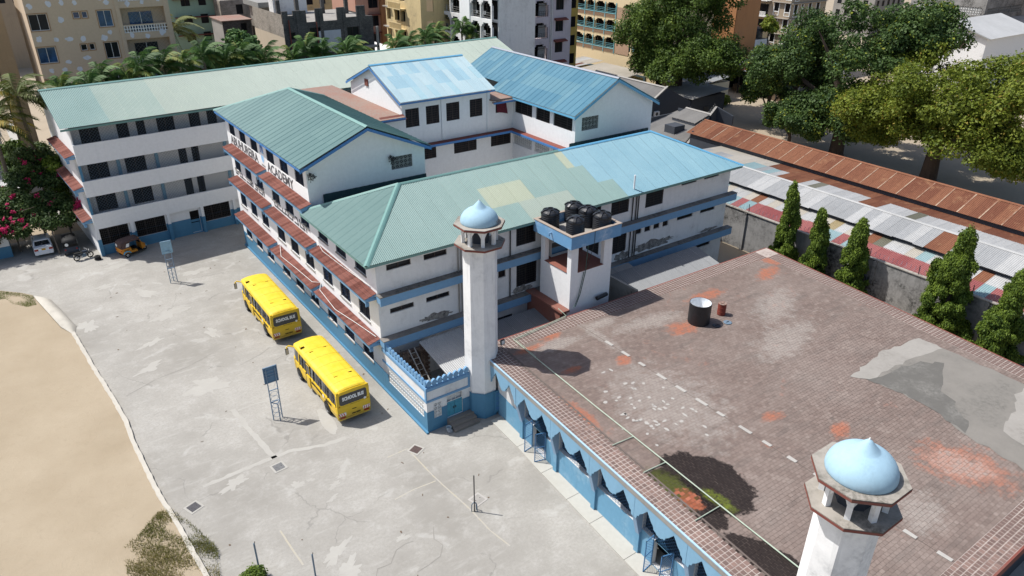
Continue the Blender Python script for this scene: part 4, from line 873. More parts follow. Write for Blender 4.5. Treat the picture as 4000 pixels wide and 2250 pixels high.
for b in range(0, 8):
    y = y0 - b * bay
    xw = wx(y); xf = edge_x(y) + .03; m = MB()
    m.prism([(xw, y - .14, 0), (xw - .16, y - .14, 0), (xw - .16, y - .14, 1.3), (xf + .02, y - .14, 2.85), (xf + .02, y - .14, 3.75), (xw, y - .14, 3.75)], (0, .28, 0))
    part('pilaster', m, plaster('pilaster_plaster', (.42, .45, .5, 1), amt=.3) if b == 0 else MT['pil'], MQ) if b else None
    if b == 0: MT['pil'] = plaster('grey_blue_pilaster', (.30, .42, .55, 1), amt=.3, streak=.2); part('pilaster', m, MT['pil'], MQ)
    part('pilaster_base', MB().box(xw - .175, xw - .02, y - .155, y + .155, 0, 1.5), 'mosque_blue', MQ)
# open grille gates at the two doorways
for b in (0, 3):
    a = (-y0 - 7) + b * bay
    for s_, x in ((1, a + 1.15), (-1, a + 2.6)):
        m = MB(); m.box(0, .72, -.02, .02, .05, .1); m.box(0, .72, -.02, .02, 2.15, 2.2); m.box(0, .05, -.02, .02, .05, 2.2); m.box(.67, .72, -.02, .02, .05, 2.2); m.box(.0, .72, -.02, .02, 1.1, 1.14)
        sc = mesh_screen(.04, .68, .1, 2.15, 0, .18); m.add(sc.v, sc.f)
        T = MQW @ Matrix.Translation((x, -.05, 0)) @ Matrix.Rotation(-1.35 if s_ > 0 else -1.8, 4, 'Z')
        part('gate', m.xf(T), 'bluemetal', MQ)
# things and marks on the mosque roof
def roofblob(name, mat, cx, cy, rx, ry, rot, seed, z=.014, jag=.22, n=40):
    o = blob(name, mat, cx, cy, rx, ry, rot, ZR + z, n, jag, seed); del o['kind']; o.parent = MQ; o.matrix_parent_inverse = MQ.matrix_basis.inverted(); return o
MT['wet'] = NB('standing_water', .12, .5).out((.018, .014, .013, 1))
k = NB('wet_dark_tile', .35, .5); n_ = k.noise(k.pos(), 4, 5, .7); MT['wetdark'] = k.out(k.mix(n_, (.010, .008, .008, 1), (.045, .026, .022, 1)))
k = NB('moss', .9, .1); n_ = k.noise(k.pos(), 3.0, 6, .75); MT['moss'] = k.out(k.mix(k.ramp(n_, .35, .65), (.03, .033, .012, 1), (.15, .19, .02, 1)))
k = NB('orange_bare_tile', .6, .3); br_ = k.n.new('ShaderNodeTexBrick'); k.l.new(k.pos(), br_.inputs[0]); br_.inputs['Scale'].default_value = 3.6; br_.inputs['Color1'].default_value = (.48, .12, .05, 1); br_.inputs['Color2'].default_value = (.58, .26, .17, 1); br_.inputs['Mortar'].default_value = (.10, .05, .035, 1); br_.inputs['Mortar Size'].default_value = .035; br_.offset = 0; br_.inputs['Brick Width'].default_value = 1; br_.inputs['Row Height'].default_value = 1; MT['orange'] = k.out(br_.outputs[0])
MT['screed'] = plaster('grey_cement_screed', (.205, .19, .168, 1), dirt=(.125, .118, .105, 1), amt=.95, blotch=.52, streak=0)
MT['screeddark'] = plaster('dark_cement_screed', (.12, .114, .103, 1), dirt=(.22, .21, .19, 1), amt=.8, blotch=.45, streak=0)
MT['palescreed'] = plaster('pale_cement_screed', (.29, .272, .245, 1), dirt=(.185, .17, .15, 1), amt=.95, blotch=.5, streak=0)
MT['dab'] = plaster('pale_mortar_dab', (.38, .36, .33, 1), dirt=(.25, .23, .2, 1), amt=.6, blotch=.4, streak=0)
MT['bleach'] = plaster('bleached_screed', (.40, .36, .33, 1), dirt=(.20, .16, .145, 1), amt=.95, blotch=.55, streak=0)
MT['redoxide'] = plaster('flaking_red_coat', (.44, .165, .095, 1), dirt=(.19, .15, .13, 1), amt=.95, blotch=.56, streak=0)
def roofpoly(name, mat, pts, z=.018):
    return part(name, MB().add([(x, y, ZR + z) for x, y in pts], [tuple(range(len(pts)))]), mat, MQ)
def ragged(pts, amp=.12, seed=0, step=.5):
    r = random.Random(seed); out = []
    for (x0, y0_), (x1, y1_) in zip(pts, pts[1:] + pts[:1]):
        n = max(1, int(math.hypot(x1 - x0, y1_ - y0_) / step)); out += [(x0 + (x1 - x0) * i / n + r.uniform(-amp, amp), y0_ + (y1_ - y0_) * i / n + r.uniform(-amp, amp)) for i in range(n)]
    return out
roofpoly('cement_patch', 'screed', ragged([(22.5, -22.3), (27, -22.6), (30.2, -22.9), (30.05, -33), (21.4, -33), (21.9, -29), (23.0, -26.2)], .13, 2))
roofpoly('cement_patch', 'palescreed', ragged([(22.0, -21.7), (26.6, -21.2), (30.2, -21.8), (30.2, -23.3), (27.0, -22.9), (24, -22.6), (22.6, -22.7)], .12, 3), .021)
roofpoly('cement_patch', 'screeddark', ragged([(22.6, -22.6), (27, -23.2), (28.6, -24.4), (25.5, -25.6), (23.3, -28.5), (22.2, -28.6), (23.0, -26.2)], .2, 8), .0195)
roofpoly('cement_patch', 'palescreed', ragged([(24.0, -30.0), (29.5, -28.5), (29.8, -32.8), (23.5, -32.8)], .2, 5), .021)
# light repair flakes scattered on the field
rf = random.Random(21)
for i in range(62):
    x, y = rf.gauss(9.0, 1.5), rf.gauss(-17.2, 2.2)
    if not 6.5 < x < 11.8 or (y < -19.6 and x < 9.6): continue
    m_ = blob('mortar_dab', 'dab', x, y, rf.uniform(.08, .2), rf.uniform(.07, .12), rf.choice((0, 1.57)) + rf.uniform(-.2, .2), ZR + .018, 9, .2, i); del m_['kind']; m_.parent = MQ; m_.matrix_parent_inverse = MQ.matrix_basis.inverted()
for i in range(15):
    y = -9.6 - i * 1.62; l = rf.uniform(.45, .95)
    part('joint_mortar', MB().prism([(12.02 + rf.uniform(-.03, .0), y, ZR + .012), (12.22 + rf.uniform(-.0, .04), y, ZR + .012), (12.24, y - l, ZR + .012), (12.02, y - l, ZR + .012)], (0, 0, .025)), 'dab', MQ)
part('roof_joint', MB().box(12.1, 12.14, -33, -5.9, ZR + .0105, ZR + .0125), 'bed', MQ)
part('inner_kerb', MB().prism([(5.86, -6.9, ZR), (5.95, -6.9, ZR), (4.4, -33, ZR), (4.31, -33, ZR)], (0, 0, .03)), 'bed', MQ)
pp = tag(part('roof_pipe', MB().tube([(12.0, -4.6, ZR + .35), (12.1, -5.4, ZR + .08), (7.04, -5.9, ZR + .08), (6.9, -8.5, ZR + .08), (6.6, -15, ZR + .06), (6.36, -20.74, ZR + .08), (6.2, -24.57, ZR + .08), (5.9, -33, ZR + .08)], .035, 6)
    .tube([(12.0, -5.5, ZR + .05), (7.2, -6.0, ZR + .05), (7.0, -8.5, ZR + .05)], .02, 5).tube([(4.98, -18.07, ZR + .06), (6.46, -18.18, ZR + .06)], .03, 6).tube([(4.81, -20.64, ZR + .06), (6.36, -20.74, ZR + .06)], .03, 6).tube([(4.42, -24.54, ZR + .06), (6.2, -24.57, ZR + .06)], .03, 6), plain('pale_green_pipe', (.36, .42, .33, 1), .6)), 'pale green water pipe run along the mosque roof', 'pipe')
# open black tank and red drum
ot = root('open_water_tank', 'black ribbed plastic tank cut open with white inside on the mosque roof', 'tank', (19.4, -11.4, ZR + .02), world=False)
pr = [(.76, 0)]
for i in range(14): pr += [(.78, .05 + i * .105), (.755, .1 + i * .105)]
pr += [(.78, 1.52), (.77, 1.56)]
part('tank_shell', MB().lathe(pr, 32, cap=False), 'tank', ot, True)
part('tank_lining', MB().lathe([(.0, .03), (.74, .03), (.74, 1.56)], 32, cap=False), plain('white_tank_lining', (.72, .74, .75, 1), .5), ot, True)
part('tank_rim', MB().lathe([(.74, 1.555), (.775, 1.56)], 32, cap=False), 'tank', ot)
dr = root('steel_drum', 'small rusty red drum standing beside the open black tank', 'drum', (21.6, -11.6, ZR + .02), world=False)
MT['drum'] = plaster('rusty_red_drum', (.22, .05, .035, 1), dirt=(.1, .035, .02, 1), amt=.8, blotch=.5)
part('drum_body', MB().lathe([(.28, 0), (.3, .02), (.3, .28), (.315, .3), (.3, .32), (.3, .58), (.315, .6), (.3, .62), (.3, .86), (.31, .88)], 24, cap=True), 'drum', dr, False)
part('drum_lid', MB().lathe([(.0, .884), (.26, .884), (.28, .9), (.3, .9)], 24, cap=False).box(-.2, .2, -.02, .02, .886, .93).box(-.02, .02, -.2, .2, .886, .926), 'redslab', dr)
for i, (x, y) in enumerate(((20.0, -12.55), (21.0, -12.7))):
    l = root('tank_lid', ('round black tank lid lying nearest the open tank', 'round grey tank lid lying flat nearest the drum')[i], 'lid', (x, y, ZR + .02), world=False); part('lid_disc', MB().lathe([(.0, 0), (.28, 0), (.3, .03), (.26, .045), (.05, .06), (0, .06)], 20, cap=False), ('tank', 'greymetal')[i], l); part('lid_grip', MB().box(-.12, .12, -.02, .02, .05, .09), 'darkmetal', l)
# ------------------------------------------------------------------ minarets
def octa(mb, a0, z0, a1, z1, c=(0, 0), cap=True):
    k = 1 / math.cos(math.pi / 8); return mb.lathe([(a0 * k, z0), (a1 * k, z1)], 8, (c[0], c[1], 0), math.pi / 8, cap)
def minaret(x, y, label, rz=0.0):
    r = root('minaret', label, 'minaret', (x, y, 0), rz, group='minarets of the mosque', world=False)
    part('shaft', octa(octa(MB(), 1.06, 0, 1.06, .06), 1.05, .06, 1.0, 12.45), MT['minaret'], r)
    b = MB(); octa(b, 1.09, 0, 1.09, 2.0, cap=False); part('base_band', b, 'blue_dado', r)
    part('flare', octa(MB(), 1.005, 12.2, 1.3, 12.46, cap=False), MT['minaret'], r)
    for z, nm in ((12.46, 'balcony_slab'), (13.72, 'dome_slab')):
        s = part(nm, octa(MB(), 1.46, z, 1.46, z + .16), 'slab', r); t = MB(); octa(t, 1.475, z + .02, 1.475, z + .13, cap=False); part('slab_trim', t, 'redtrim', s)
    k = 1 / math.cos(math.pi / 8); ap = 1.02; R = ap * k; side = 2 * ap * math.tan(math.pi / 8)
    colm = MB().box(-.1, .1, -.09, .11, 12.62, 13.72).mesh('belfry_column', MT['minaret'])
    am = MB(); hw = side / 2 - .0; n = 7; arc = []
    for i in range(n + 1):
        t = i / n; arc.append((-hw + .1 + (hw - .1) * t, 13.12 + .42 * math.sin(t * math.pi / 2) + .04 * t))
    arc = arc + [(-x_, z_) for x_, z_ in arc[::-1][1:]]
    pts = [(x_, 0, z_) for x_, z_ in arc]
    m = len(pts)
    am.add(pts + [(x_, 0, 13.72) for x_, z_ in arc] + [(x_, .12, z_) for x_, z_ in arc] + [(x_, .12, 13.72) for x_, z_ in arc],
           [(i, i + 1, m + i + 1, m + i) for i in range(m - 1)] + [(i + 1, i, 2 * m + i, 2 * m + i + 1) for i in range(m - 1)] + [(2 * m + i + 1, 2 * m + i, 3 * m + i, 3 * m + i + 1) for i in range(m - 1)])
    ame = am.mesh('belfry_arch', MT['minaret'])
    for i in range(8):
        a = math.pi / 8 + i * math.pi / 4
        link('belfry_column', colm, r, Matrix.Rotation(a, 4, 'Z') @ Matrix.Translation((R - .06, 0, 0)) @ Matrix.Rotation(math.pi / 2, 4, 'Z'))
        a = i * math.pi / 4; link('belfry_arch', ame, r, Matrix.Rotation(a, 4, 'Z') @ Matrix.Translation((ap, 0, 0)) @ Matrix.Rotation(math.pi / 2, 4, 'Z'))
    part('belfry_shade_core', octa(MB(), .55, 12.62, .55, 13.7), 'dark_wall', r)  # dark core stands in for the shade under the dome slab
    z = 13.88; pr = [(1.15, z - .01), (1.17, z + .06)]
    for i in range(1, 10):
        t = i / 9 * math.radians(67); pr.append((1.17 * math.cos(t), z + .06 + .92 * math.sin(t)))
    pr += [(.43, z + .925), (.34, z + 1.02), (.235, z + 1.14), (.13, z + 1.26), (.045, z + 1.35)]
    part('dome', MB().lathe(pr, 36), 'dome', r, True)
    part('finial', MB().lathe([(.045, z + 1.34), (.03, z + 1.39), (.01, z + 1.43)], 8), 'gridwhite', r)
    return r
MT['minaret'] = plaster('minaret_whitewash', (.80, .795, .78, 1), dirt=(.27, .275, .28, 1), amt=.75, blotch=.42, streak=.65)
m1 = minaret(4.35, -6.0, 'white minaret with blue dome rising beside the school steps')
m2 = minaret(2.63, -32.02, 'white minaret with blue dome cut off by the bottom edge')
dr_ = MB().box(.26, 1.02, -1.18, -1.1, .25, 1.95); part('door', dr_, 'blue_dado', m1)
dj = MB()
for z in (.45, .85, 1.25, 1.62): dj.box(.36, .92, -1.2, -1.18, z, z + .22)
part('door_panel', dj, 'bluemetal', m1.children[-1])
part('floodlight', MB().box(.9, 1.2, -1.02, -.9, 5.3, 5.65).bar((1.05, -.9, 5.3), (1.05, -.95, 3.6), .02), 'darkmetal', m1); part('floodlight_glass', MB().box(.94, 1.16, -1.03, -1.021, 5.34, 5.61), 'gridwhite', m1.children[-1])
pe = blob('peeled_paint', 'dark_wall', 0, 0, .3, .3, 0); bpy.data.objects.remove(pe)
def peel(r, az, el0, el1, wd, seed):
    """bare patch where dome paint has come away"""
    rd = random.Random(seed); z = 13.88; vs = []; n = 12
    for i in range(n):
        a = 2 * math.pi * i / n; el = (el0 + el1) / 2 + (el1 - el0) / 2 * math.sin(a) * (1 + rd.uniform(-.3, .3)); az_ = az + wd * math.cos(a) * (1 + rd.uniform(-.3, .3)); t = math.radians(max(0, el))
        rr_ = 1.185 * math.cos(t) ** .95; vs.append((rr_ * math.cos(az_), rr_ * math.sin(az_), z + .065 + .85 * math.sin(t)))
    c = sum((Vector(v) for v in vs), Vector()) / n; c += Vector((c.x, c.y, 0)).normalized() * .05
    part('peeled_patch', MB().add(vs + [tuple(c)], [(i, (i + 1) % n, n) for i in range(n)]), 'spall', r)
peel(m1, -.75, 0, 14, .42, 1)
# ------------------------------------------------------------------ water tower
WT = root('water_tower', 'white square water tower with blue parapet carrying black tanks', 'water tower', (15.1, -2.7, 0))
X0, X1, Y0, Y1 = 13.15, 17.1, -4.46, -.92
HW = [(.65, 3.15, 7.2, 9.15)]; HW2 = [(.5, 3.1, 7.2, 9.15)]
w = MB(); wall(w, (X0, Y0, 0), (1, 0, 0), X1 - X0, 9.45, HW, .35); wall(w, (X0, Y1, 0), (0, -1, 0), Y1 - Y0, 9.45, HW2, .35)
wall(w, (X1, Y0, 0), (0, 1, 0), Y1 - Y0, 9.45, [(.6, 2.9, 7.2, 9.15)], .35); wall(w, (X1, Y1, 0), (-1, 0, 0), X1 - X0, 9.45, [(.7, 3.2, 7.2, 9.15)], .35)
part('tower_wall', w, 'white', WT)
part('landing', MB().box(X0 + .02, X1 - .02, Y0 + .02, Y1 - .02, 6.9, 7.185), 'redfloor', WT)
part('ceiling_slab', MB().box(X0 + .02, X1 - .02, Y0 + .02, Y1 - .02, 9.2, 9.44), 'cement', WT)
part('sill', MB().box(X0 - .05, X0 + .35, Y1 - 3.1, Y1 - .5, 7.19, 7.22).box(X0 + .65, X0 + 3.15, Y0 - .03, Y0 + .34, 7.19, 7.22), 'redfloor', WT)
px0, px1, py0, py1 = X0 - .4, X1 + .4, Y0 - .4, Y1 + .45
q = MB()
for a in ((px0, px1, py0, py0 + .2), (px0, px1, py1 - .2, py1), (px0, px0 + .2, py0 + .2, py1 - .2), (px1 - .2, px1, py0 + .2, py1 - .2)): q.box(*a, 9.38, 10.32)
part('parapet', q, 'blue_peel', WT)
q = MB()
for a in ((px0 - .03, px1 + .03, py0 - .03, py0 + .23), (px0 - .03, px1 + .03, py1 - .23, py1 + .03), (px0 - .03, px0 + .23, py0 + .23, py1 - .23), (px1 - .23, px1 + .03, py0 + .23, py1 - .23)): q.box(*a, 10.32, 10.37)
part('coping', q, plaster('brown_coping', (.33, .27, .22, 1), amt=.7), WT)
part('tank_deck', MB().box(px0 + .2, px1 - .2, py0 + .2, py1 - .2, 9.38, 9.6), 'cement', WT)
part('side_step', MB().box(X0 - .75, X0 - .01, Y0 - .1, Y1 + .8, 4.2, 4.35).box(X0 - .6, X0 - .01, Y0 + .3, Y1 + .8, 0, 4.2), 'redfloor', WT)
part('overflow_pipe', MB().tube([(px0 - .02, -2.6, 9.95), (px0 - .22, -2.6, 9.95), (px0 - .22, -2.6, 9.75)], .06, 8), 'blue', WT)
part('water_pipe', MB().tube([(X0 + 1.5, Y0 - .05, 9.3), (X0 + 1.35, Y0 - .08, 7.1), (X0 + .9, Y0 - .12, 5.4), (X0 + .35, Y0 - .3, 4.6)], .03, 6).tube([(X0 + 1.2, Y0 - .08, 7.15), (X0 + .7, Y0 - .14, 5.2), (X0 + .1, Y0 - .4, 4.6)], .025, 6), plain('dark_green_pipe', (.05, .10, .08, 1), .5), WT)
part('hanging_cable', MB().tube([(X0 + 1.75, py0 - .03, 10.38), (X0 + 1.75, py0 - .04, 9.4), (X0 + 1.5, Y0 - .04, 7.4)], .018, 5), 'darkmetal', WT)
TL = ['black ribbed tank at the left corner of the blue tower parapet', 'black ribbed tank farthest back on the tower top', 'middle black tank between the rear and right-front tanks on the tower', 'black ribbed tank nearest the right corner of the tower parapet', 'black domed tank with closed star lid at the front corner of the tower']
def tankmesh():
    m = MB(); pr = [(.66, 0), (.69, .04)]
    for i in range(7): pr += [(.69, .1 + i * .15), (.665, .14 + i * .15), (.665, .17 + i * .15), (.69, .21 + i * .15)]
    pr += [(.68, 1.2), (.62, 1.32), (.45, 1.42), (.27, 1.47)]
    m.lathe(pr, 28); return m
for i, (x, y) in enumerate(((13.75, -1.15), (16.1, -1.05), (16.4, -2.3), (16.55, -3.75), (14.35, -3.35))):
    r = root('water_tank', TL[i], 'tank', (x, y, 9.6), random.uniform(0, 1), group='black tanks on the water tower', world=False)
    part('tank_body', tankmesh(), 'tank', r, False)
    for k in range(6):
        a = k * math.pi / 3; m = MB(); m.prism([(.26, -.07, 1.44), (.72, -.09, 1.2), (.72, -.09, 1.32), (.5, -.07, 1.48), (.26, -.06, 1.54)], (0, .16, 0)); part('rib_lug', m.xf(Matrix.Rotation(a, 4, 'Z')), 'tank', r)
    part('tank_lid', MB().lathe([(.27, 1.46), (.27, 1.56), (.2, 1.56), (.19, 1.5)], 20, cap=False) if i != 4 else MB().lathe([(.27, 1.46), (.27, 1.54), (.1, 1.58), (.0, 1.58)], 20, cap=False), 'tank', r)
    part('lid_well', MB().lathe([(0, 1.485), (.2, 1.485)], 20, cap=False), 'void' if i != 4 else 'tank', r)
rl = root('membrane_roll', 'black roll of roofing membrane lying at the water tower foot', 'roll', (16.1, -4.75, ZR + .03), .12, world=False)
part('roll', MB().tube([(-.55, 0, .16), (.55, 0, .16)], .16, 12), 'tank', rl); part('roll_core', MB().tube([(.551, 0, .16), (.57, 0, .16)], .06, 8), 'cement', rl)
# ------------------------------------------------------------------ walled washing yard with merlons
CY = root('yard_wall', 'blue and white yard wall with rounded merlons and pierced screens', 'wall', (1, -4, 0))
SCR = (.75, 5.75, 1.0, 2.2)
w = MB(); MCF = wall(w, (0, 0, 0), (0, -1, 0), 6.15, 3.4, [SCR], .12)
w.quad((.2, 0, 0), (.2, -5.95, 0), (.2, -5.95, 3.4), (.2, 0, 3.4)); w.quad((0, 0, 3.4), (0, -6.15, 3.4), (.2, -5.95, 3.4), (.2, 0, 3.4))
SC2 = (.5, 1.08, .95, 2.1); DR = (1.5, 2.7, .55, 2.25)
MCS = wall(w, (0, -6.15, 0), (1, 0, 0), 3.3, 3.4, [SC2, DR], .12)
w.quad((.2, -5.95, 0), (3.3, -5.95, 0), (3.3, -5.95, 3.4), (.2, -5.95, 3.4)); w.quad((0, -6.15, 3.4), (3.3, -6.15, 3.4), (3.3, -5.95, 3.4), (.2, -5.95, 3.4))
part('wall', w, 'white_old', CY)
w = MB(); wall(w, (-.025, 0, 0), (0, -1, 0), 6.175, 1.6, [(SCR[0], SCR[1], SCR[2], 1.6)], .02); wall(w, (-.025, -6.175, 0), (1, 0, 0), 3.3, 1.6, [(SC2[0] + .025, SC2[1] + .025, SC2[2], 1.6), (DR[0] + .025, DR[1] + .025, DR[2], 1.6)], .02)
w.box(-.17, -.026, -6.3, 0, 0, .13); part('dado', w, 'blue_dado', CY)
q = MB()
for z0, z1 in ((2.35, 2.5), (3.2, 3.41)): q.box(-.05, 0.0, -6.2, 0, z0, z1); q.box(0, 3.3, -6.2, -6.15, z0, z1)
q.box(-.05, .02, -6.2, -6.0, 2.5, 3.2); q.box(3.15, 3.3, -6.2, -6.15, 2.5, 3.2); q.box(-.03, .21, -6.17, 0, 3.41, 3.47); q.box(.21, 3.3, -6.17, -5.94, 3.41, 3.47)
part('blue_rail', q, 'blue', CY)
def merlon():
    P = [(-.13, 0), (.13, 0), (.11, .08), (.17, .16), (.19, .27), (.15, .38), (.08, .45), (0, .49), (-.08, .45), (-.15, .38), (-.19, .27), (-.17, .16), (-.11, .08)]
    return MB().prism([(x, -.08, z) for x, z in P], (0, .16, 0)).mesh('merlon', 'blue')
mm = merlon()
for i in range(15): link('merlon', mm, CY, Matrix.Translation((.09, -.25 - i * .405, 3.47)) @ Matrix.Rotation(math.pi / 2, 4, 'Z'))
for i in range(8): link('merlon', mm, CY, Matrix.Translation((.25 + i * .405, -6.05, 3.47)))
breeze(CY, MCF, SCR, 'gridwhite', .3, .03, 'pierced_screen'); breeze(CY, MCS, SC2, 'gridwhite', .29, .03, 'pierced_screen')
d_ = part('double_door', MB().box(1.5, 2.085, -6.08, -6.05, .55, 1.75).box(2.115, 2.7, -6.08, -6.05, .55, 1.75), plain('teal_door_paint', (.06, .26, .36, 1), .5), CY)
q = MB()
for x in (1.5, 1.85, 2.2, 2.66): q.box(x, x + .04, -6.08, -6.05, 1.75, 2.25)
q.box(1.5, 2.7, -6.085, -6.045, 1.72, 1.77); q.box(1.5, 2.7, -6.075, -6.05, 2.21, 2.25); part('fanlight', q, 'gridwhite', d_)
for i, x in enumerate((2.0, 2.16)): part('door_handle', MB().box(x, x + .05, -6.12, -6.08, 1.1, 1.25), 'darkmetal', d_)
st = root('steps', 'three grey concrete steps before the teal double door', 'steps', (2.4, -6.7, 0))
for i in range(3): part('step', MB().box(1.45, 3.35, -6.2 - .34 * (i + 1), -6.16 - .34 * i, 0, .52 - .17 * i), MT['stepc'] if 'stepc' in MT else MT.setdefault('stepc', plaster('dark_step_concrete', (.25, .22, .19, 1), dirt=(.10, .09, .08, 1), amt=.7, blotch=.45, streak=0)), st)
bk = root('paint_bucket', 'crumpled pale blue bucket beside the concrete steps', 'bucket', (1.22, -6.75, 0), world=False)
part('bucket_body', MB().lathe([(.13, 0), (.17, .26), (.19, .3), (.17, .3), (.12, .06)], 14, cap=False), plain('pale_plastic', (.42, .5, .53, 1), .6), bk); part('bag', MB().lathe([(.18, 0), (.2, .1), (.12, .22), (.0, .25)], 9, (-.0, -.15, 0), cap=False), 'curtain2', bk)
# lean-to roofs and stores between school and mosque
LT = root('washing_shed', 'grey corrugated lean-to roof over the walled yard', 'shed', (4, -3, 0))
sheets(LT, (2.3, -5.2, 2.85), (1, 0, 0), (0, 4.1, .75), 3.4, 4.2, ['rf_silver'], .85, 2)
part('purlin', MB().bar((2.3, -5.15, 2.75), (5.6, -5.15, 2.75), .08).bar((2.3, -1.2, 3.45), (5.6, -1.2, 3.45), .08), 'wood', LT)
for x, y in ((2.4, -5.15), (2.4, -1.2)): part('post', MB().bar((x, y, 0), (x, y, 2.8), .1), 'wood', LT)
bwl = MB(); rr = random.Random(8)
sw = root('stone_wall', 'rough brown stone wall inside the walled yard', 'wall', (1.5, -.9, 0))
part('mortar', MB().box(.3, 3.2, -.72, -.62, 0, 3.0), 'bed', sw)
MT['stone'] = sheetmat('brown_coral_stone', (.14, .10, .08, 1), (.26, .2, .16, 1), spread=1.0, rough=.95, spec=.1)
sm = MB().box(0, .34, -.05, .05, 0, .17).mesh('stone', 'stone')
for j in range(16):
    for i in range(8): link('stone', sm, sw, Matrix.Translation((.3 + i * .36 + .18 * (j % 2) - .02, -.735, .02 + j * .185)) @ Matrix.Diagonal((rr.uniform(.85, 1.0), rr.uniform(.6, 1.3), rr.uniform(.85, 1), 1)))
ld = root('ladder', 'pale ladder leaning against the brown stone wall in the yard', 'ladder', (1.9, -3, 0))
A0, A1 = Vector((1.75, -4.3, .1)), Vector((1.6, -.85, 3.15)); off = Vector((.45, .0, 0))
part('rail', MB().bar(A0, A1, .06, .08), 'silverwood', ld); part('rail', MB().bar(A0 + off, A1 + off, .06, .08), 'silverwood', ld)
for i in range(10):
    p = A0 + (A1 - A0) * ((i + .7) / 10.5); part('rung', MB().bar(p, p + off, .035), 'silverwood', ld)
ld2 = root('ladder', 'dark steel ladder standing behind the pale one in the yard', 'ladder', (.9, -1.4, 0))
A0, A1 = Vector((.55, -1.9, .1)), Vector((.5, -.85, 3.3)); off = Vector((.5, 0, 0))
part('rail', MB().bar(A0, A1, .05), 'darkmetal', ld2); part('rail', MB().bar(A0 + off, A1 + off, .05), 'darkmetal', ld2)
for i in range(9):
    p = A0 + (A1 - A0) * ((i + .7) / 9.5); part('rung', MB().bar(p, p + off, .035), 'darkmetal', ld2)
jc = root('jerrycan', 'yellow jerrycan standing on the yard floor', 'jerrycan', (2.5, -3.9, 0), .4, world=False)
part('can_body', MB().prism([(-.14, -.1, 0), (.14, -.1, 0), (.14, -.1, .36), (.02, -.1, .42), (-.14, -.1, .36)], (0, .2, 0)), plain('yellow_plastic', (.6, .38, .03, 1), .5), jc); part('can_handle', MB().tube([(-.1, 0, .37), (-.06, 0, .45), (.03, 0, .45)], .02, 6), 'frame', jc)
LT2 = root('store_roof', 'narrow grey sheet roof in the gap behind the near minaret', 'shed', (10.5, -2.5, 0))
sheets(LT2, (7.0, -4.4, 2.55), (1, 0, 0), (0, 3.4, .55), 6.0, 3.44, ['rf_dull'], .85, 1)
part('store_wall', MB().box(7.0, 12.9, -4.3, -4.1, 0, 2.5).box(12.85, 12.95, -4.1, -.7, 0, 3.2), 'cement', LT2)
LT3 = root('store_roof', 'wide grey sheet roof between water tower and boundary wall', 'shed', (24, -3, 0))
sheets(LT3, (19.4, -5.2, 3.55), (1, 0, 0), (0, 3.4, .75), 10.4, 3.48, ['rf_dull'], .85, 1)
part('store_wall', MB().box(19.2, 19.4, -5.3, -1.7, 0, 4.5).box(19.4, 29.6, -5.0, -4.9, 0, 3.5), 'slab', LT3)
sheets(LT3, (18.2, -1.5, 3.9), (1, 0, 0), (0, .9, .2), 4.6, .92, ['rf_asb'], .85, 1)
# ------------------------------------------------------------------ buses
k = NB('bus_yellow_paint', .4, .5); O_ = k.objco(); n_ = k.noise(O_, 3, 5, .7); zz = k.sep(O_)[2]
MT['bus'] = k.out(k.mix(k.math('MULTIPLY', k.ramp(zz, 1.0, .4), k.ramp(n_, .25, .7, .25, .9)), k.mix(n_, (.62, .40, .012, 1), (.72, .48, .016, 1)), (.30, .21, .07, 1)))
k = NB('bus_roof_paint', .45, .45); n_ = k.noise(k.objco(), 1.3, 5, .65); n2 = k.noise(k.objco(), 9, 4, .7)
MT['busroof'] = k.out(k.mix(k.math('MULTIPLY', k.ramp(n2, .5, .8), .35), k.mix(k.ramp(n_, .35, .7), (.66, .455, .018, 1), (.72, .53, .05, 1)), (.42, .30, .06, 1)))
MT['busglass'] = plain('tinted_bus_glass', (.018, .022, .027, 1), .08, .6, var=.6, scale=1.1)
MT['busglass2'] = plain('painted_sky_bus_glass', (.10, .11, .115, 1), .2, .5, var=.5, scale=2); MT['seam'] = plain('dark_yellow_seam', (.36, .25, .03, 1), .6)  # lighter grey glass paints reflected sky into some panes
MT['black'] = plain('black_rubber', (.012, .012, .012, 1), .7)
MT['tyre'] = MT['black']
MT['rim'] = plain('steel_rim', (.45, .45, .44, 1), .4, .5, .4)
MT['lampred'] = plain('red_lamp_plastic', (.28, .015, .012, 1), .25, .5)
MT['signwhite'] = plain('sign_white', (.75, .75, .72, 1), .6); MT['signred'] = plain('sign_red', (.5, .04, .03, 1), .5)
MT['busletter'] = plain('black_bus_lettering', (.03, .022, .01, 1), .6)
def loft(st, prof_fn, closed=True):
    m = MB(); rings = [prof_fn(*s) for s in st]; n = len(rings[0]); vs = [p for r in rings for p in r]
    m.add(vs, [(i * n + k, i * n + (k + 1) % n, (i + 1) * n + (k + 1) % n, (i + 1) * n + k) for i in range(len(rings) - 1) for k in range(n)] + [tuple(range(n - 1, -1, -1)), tuple(range((len(rings) - 1) * n, len(rings) * n))])
    return m
